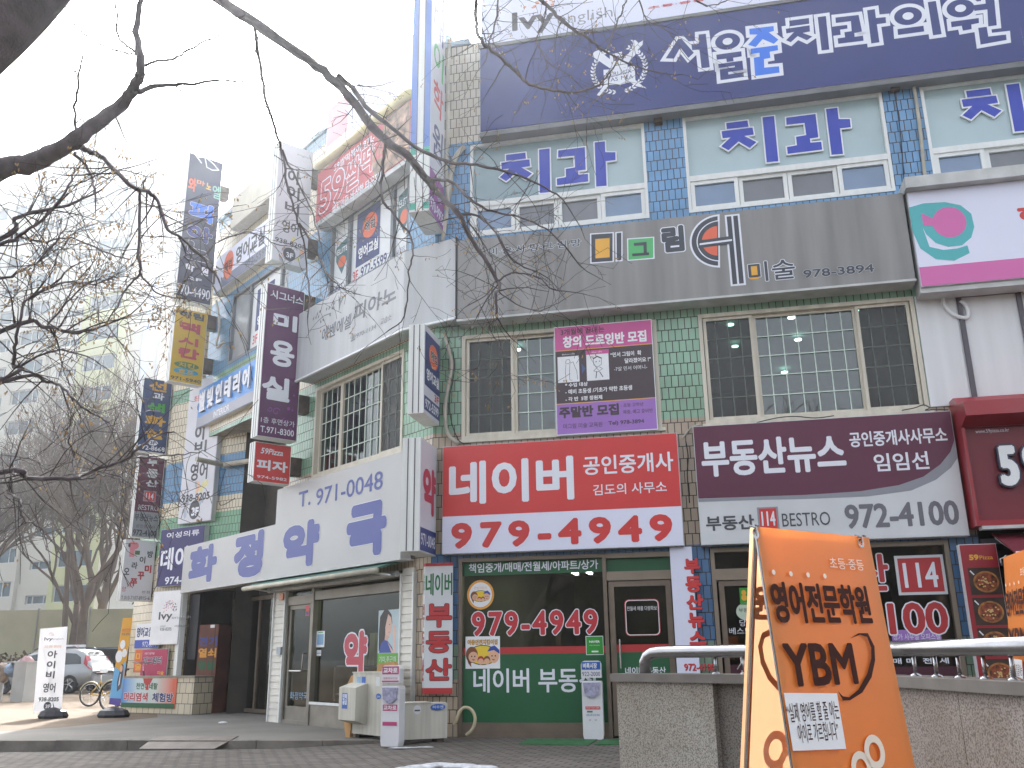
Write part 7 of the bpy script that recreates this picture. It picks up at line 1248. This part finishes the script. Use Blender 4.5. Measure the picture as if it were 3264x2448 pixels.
branch([(266, 472), (315, 497), (384, 561), (433, 600), (492, 625), (536, 728), (575, 757), (640, 816), (703, 900)], D1, (10, 3), .9, .14); branch([(433, 600), (445, 625), (443, 816), (447, 875), (400, 920), (372, 985)], D1, (7, 2), 1., .2); branch([(447, 875), (500, 935), (580, 950), (640, 962)], D1, (3.5, 1.5), 1., .2)
branch([(236, 487), (280, 541), (307, 615)], D1, (6, 4), .5, .1, .2); branch([(236, 423), (241, 320), (256, 211), (246, 148), (167, 49)], D1, (6, 2), .5, .02); branch([(575, 757), (600, 830), (640, 860), (690, 930)], D1, (3, 1.5), 1., .1)
branch([(-40, 1075), (138, 1042), (211, 1057), (275, 1057), (344, 1032), (418, 1003)], D1, (8, 2.5), 1.3, .16, pre=[J2]); branch([(-40, 1230), (39, 1160), (49, 1091), (79, 964), (162, 909), (230, 850)], D1, (7, 2.5), 1.3, .16, pre=[J2]); branch([(-40, 1235), (148, 1219), (211, 1249), (275, 1308), (334, 1337), (394, 1406)], D1, (6, 2), 1.2, .14, pre=[J2]); branch([(-40, 780), (49, 698), (157, 664), (246, 644), (330, 600)], D1, (9, 2.5), 1.2, .2, pre=[J1]); branch([(-40, 800), (60, 750), (150, 690), (220, 590), (240, 530)], D1, (7, 2.5), 1.2, .2, pre=[J1])
branch([(40, 740), (130, 770), (230, 760), (330, 800), (420, 830)], D1+.2, (4, 2), 1.4, .25); branch([(100, 950), (200, 900), (300, 905), (380, 870)], D1+.2, (4, 2), 1.4, .25); branch([(-30, 900), (80, 860), (160, 790), (210, 720)], D1, (5, 2), 1.3, .22); branch([(150, 1040), (210, 960), (290, 900), (360, 890)], D1, (4, 1.5), 1.2, .2); branch([(60, 1170), (160, 1120), (260, 1130), (350, 1180)], D1, (4, 1.5), 1.2, .15)
branch([(-50, 1512), (76, 1518), (152, 1525), (238, 1523), (304, 1497), (400, 1465), (446, 1424), (501, 1389), (560, 1378)], D1, (9, 2.5), .8, .06, pre=[J2]); branch([(33, 1523), (28, 1561), (63, 1604), (71, 1652), (137, 1692), (150, 1760)], D1, (4, 2), .9, .06); branch([(238, 1533), (304, 1518), (367, 1515), (430, 1553)], D1, (3, 1.5), 1., .06); branch([(400, 1465), (480, 1455), (570, 1448), (660, 1440)], D1, (3, 1.5), .9, .05); branch([(238, 1523), (232, 1440), (215, 1380), (225, 1330)], D1, (3, 1.5), .9, .05); branch([(45, 1518), (43, 1475), (80, 1460), (130, 1480)], D1, (3, 1.5), .9, .05)
branch([(560, -110), (703, 0), (811, 74), (984, 192), (1088, 280), (1211, 433), (1300, 497), (1363, 575), (1403, 625), (1462, 684), (1506, 767), (1587, 895), (1580, 939), (1585, 1013)], D2, (22, 3.5), .55, .06, pre=[J3, at((340, -320), 4.6)])
branch([(1075, 240), (1137, 295), (1181, 354), (1324, 467), (1432, 516), (1521, 526), (1610, 546), (1722, 590), (1800, 640)], D2, (10, 2.5), .75, .1); branch([(1363, 570), (1442, 580), (1486, 625), (1545, 664), (1600, 679), (1703, 708), (1786, 767), (1850, 850)], D2, (6, 2), .85, .12); branch([(1462, 684), (1530, 690), (1580, 740), (1640, 830), (1720, 870)], D2, (5, 2), .9, .12); branch([(1490, 700), (1550, 790), (1580, 860), (1560, 930), (1480, 980)], D2, (3, 1.5), .9, .12); branch([(1587, 895), (1640, 870), (1720, 885), (1760, 920), (1860, 935)], D2, (3.5, 1.5), .9, .14)
branch([(1585, 1013), (1560, 1050), (1600, 1120), (1570, 1190), (1500, 1220)], D2, (2.5, 1.2), .9, .12); branch([(1590, 930), (1660, 975), (1720, 990), (1790, 960)], D2, (2.5, 1.2), .8, .14)
branch([(1231, 453), (1221, 517), (1216, 630), (1250, 679), (1300, 738), (1314, 787), (1304, 865), (1287, 1008), (1230, 1060)], D2, (6, 1.8), .7, .08); branch([(811, 74), (825, 190), (850, 320), (881, 428), (900, 482), (915, 590), (944, 689), (969, 787), (985, 928), (980, 1010)], D2, (6.5, 2), .7, .05); branch([(955, 711), (1012, 808), (1044, 876), (1093, 920), (1150, 940)], D2, (4, 1.5), .9, .06); branch([(898, 478), (960, 600), (1000, 690), (1030, 800)], D2, (4, 1.5), .8, .05); branch([(640, 816), (720, 760), (800, 740), (880, 780), (950, 790)], D2, (3, 1.2), .8, .05)
branch([(1500, -60), (1516, 59), (1526, 118), (1570, 162), (1644, 226), (1688, 268), (1782, 290), (1826, 295), (1900, 275), (1944, 231), (1975, 180)], D2, (8, 2.5), .7, .12, pre=[at((1300, -500), 5.2)]); branch([(1690, -40), (1742, 15), (1801, 74), (1875, 123), (1934, 167), (2023, 211), (2121, 236)], D2, (8, 2), .8, .14, pre=[at((1400, -480), 5.2)]); branch([(1585, -40), (1582, 70), (1560, 130), (1545, 200)], D2, (4, 1.5), .8, .12); branch([(1742, 15), (1730, 80), (1710, 130), (1750, 200), (1800, 230)], D2, (3, 1.2), .9, .12); branch([(1934, 167), (1960, 90), (1990, 20), (2010, -40)], D2, (3.5, 2), .8, .14); branch([(2030, -30), (2060, 60), (2130, 100), (2170, 160)], D2, (3, 1.5), .7, .14); branch([(1944, 231), (1930, 290), (1880, 340), (1870, 420)], D2, (2.5, 1.2), .8, .16)
branch([(2180, -30), (2240, 15), (2300, 10), (2340, -20)], D2, (3, 1.5), .6, .12)
LB2 = trm.build('trunk', BARK_N, t, True); LB.build('limbs', BARK_N, t, True); TW.build('twigs', mat('twig_bark', '382e28', .85, .15, 20), t); struct(PODS.build('seed_pods', POD, t), 'stuff')
# ---------------------------------------------------------------- haze volume added for the veiling glare against the light
HZ = bpy.data.materials.new('haze_air'); HZ.use_nodes = True; n = HZ.node_tree.nodes; n.remove(n['Principled BSDF']); pv = n.new('ShaderNodeVolumePrincipled')
pv.inputs['Color'].default_value = (.86, .93, 1, 1); pv.inputs['Density'].default_value = .0014; pv.inputs['Anisotropy'].default_value = .74; HZ.node_tree.links.new(pv.outputs[0], n['Material Output'].inputs['Volume'])
mb = MB(); PH_ = Pl((-420, 620, 0), u=(1, 0, 0)); mb.box(PH_, 0, 840, -1.2, 62, 0, 840); hz = struct(mb.build('haze', HZ), 'stuff')
S.cycles.volume_bounces = 0
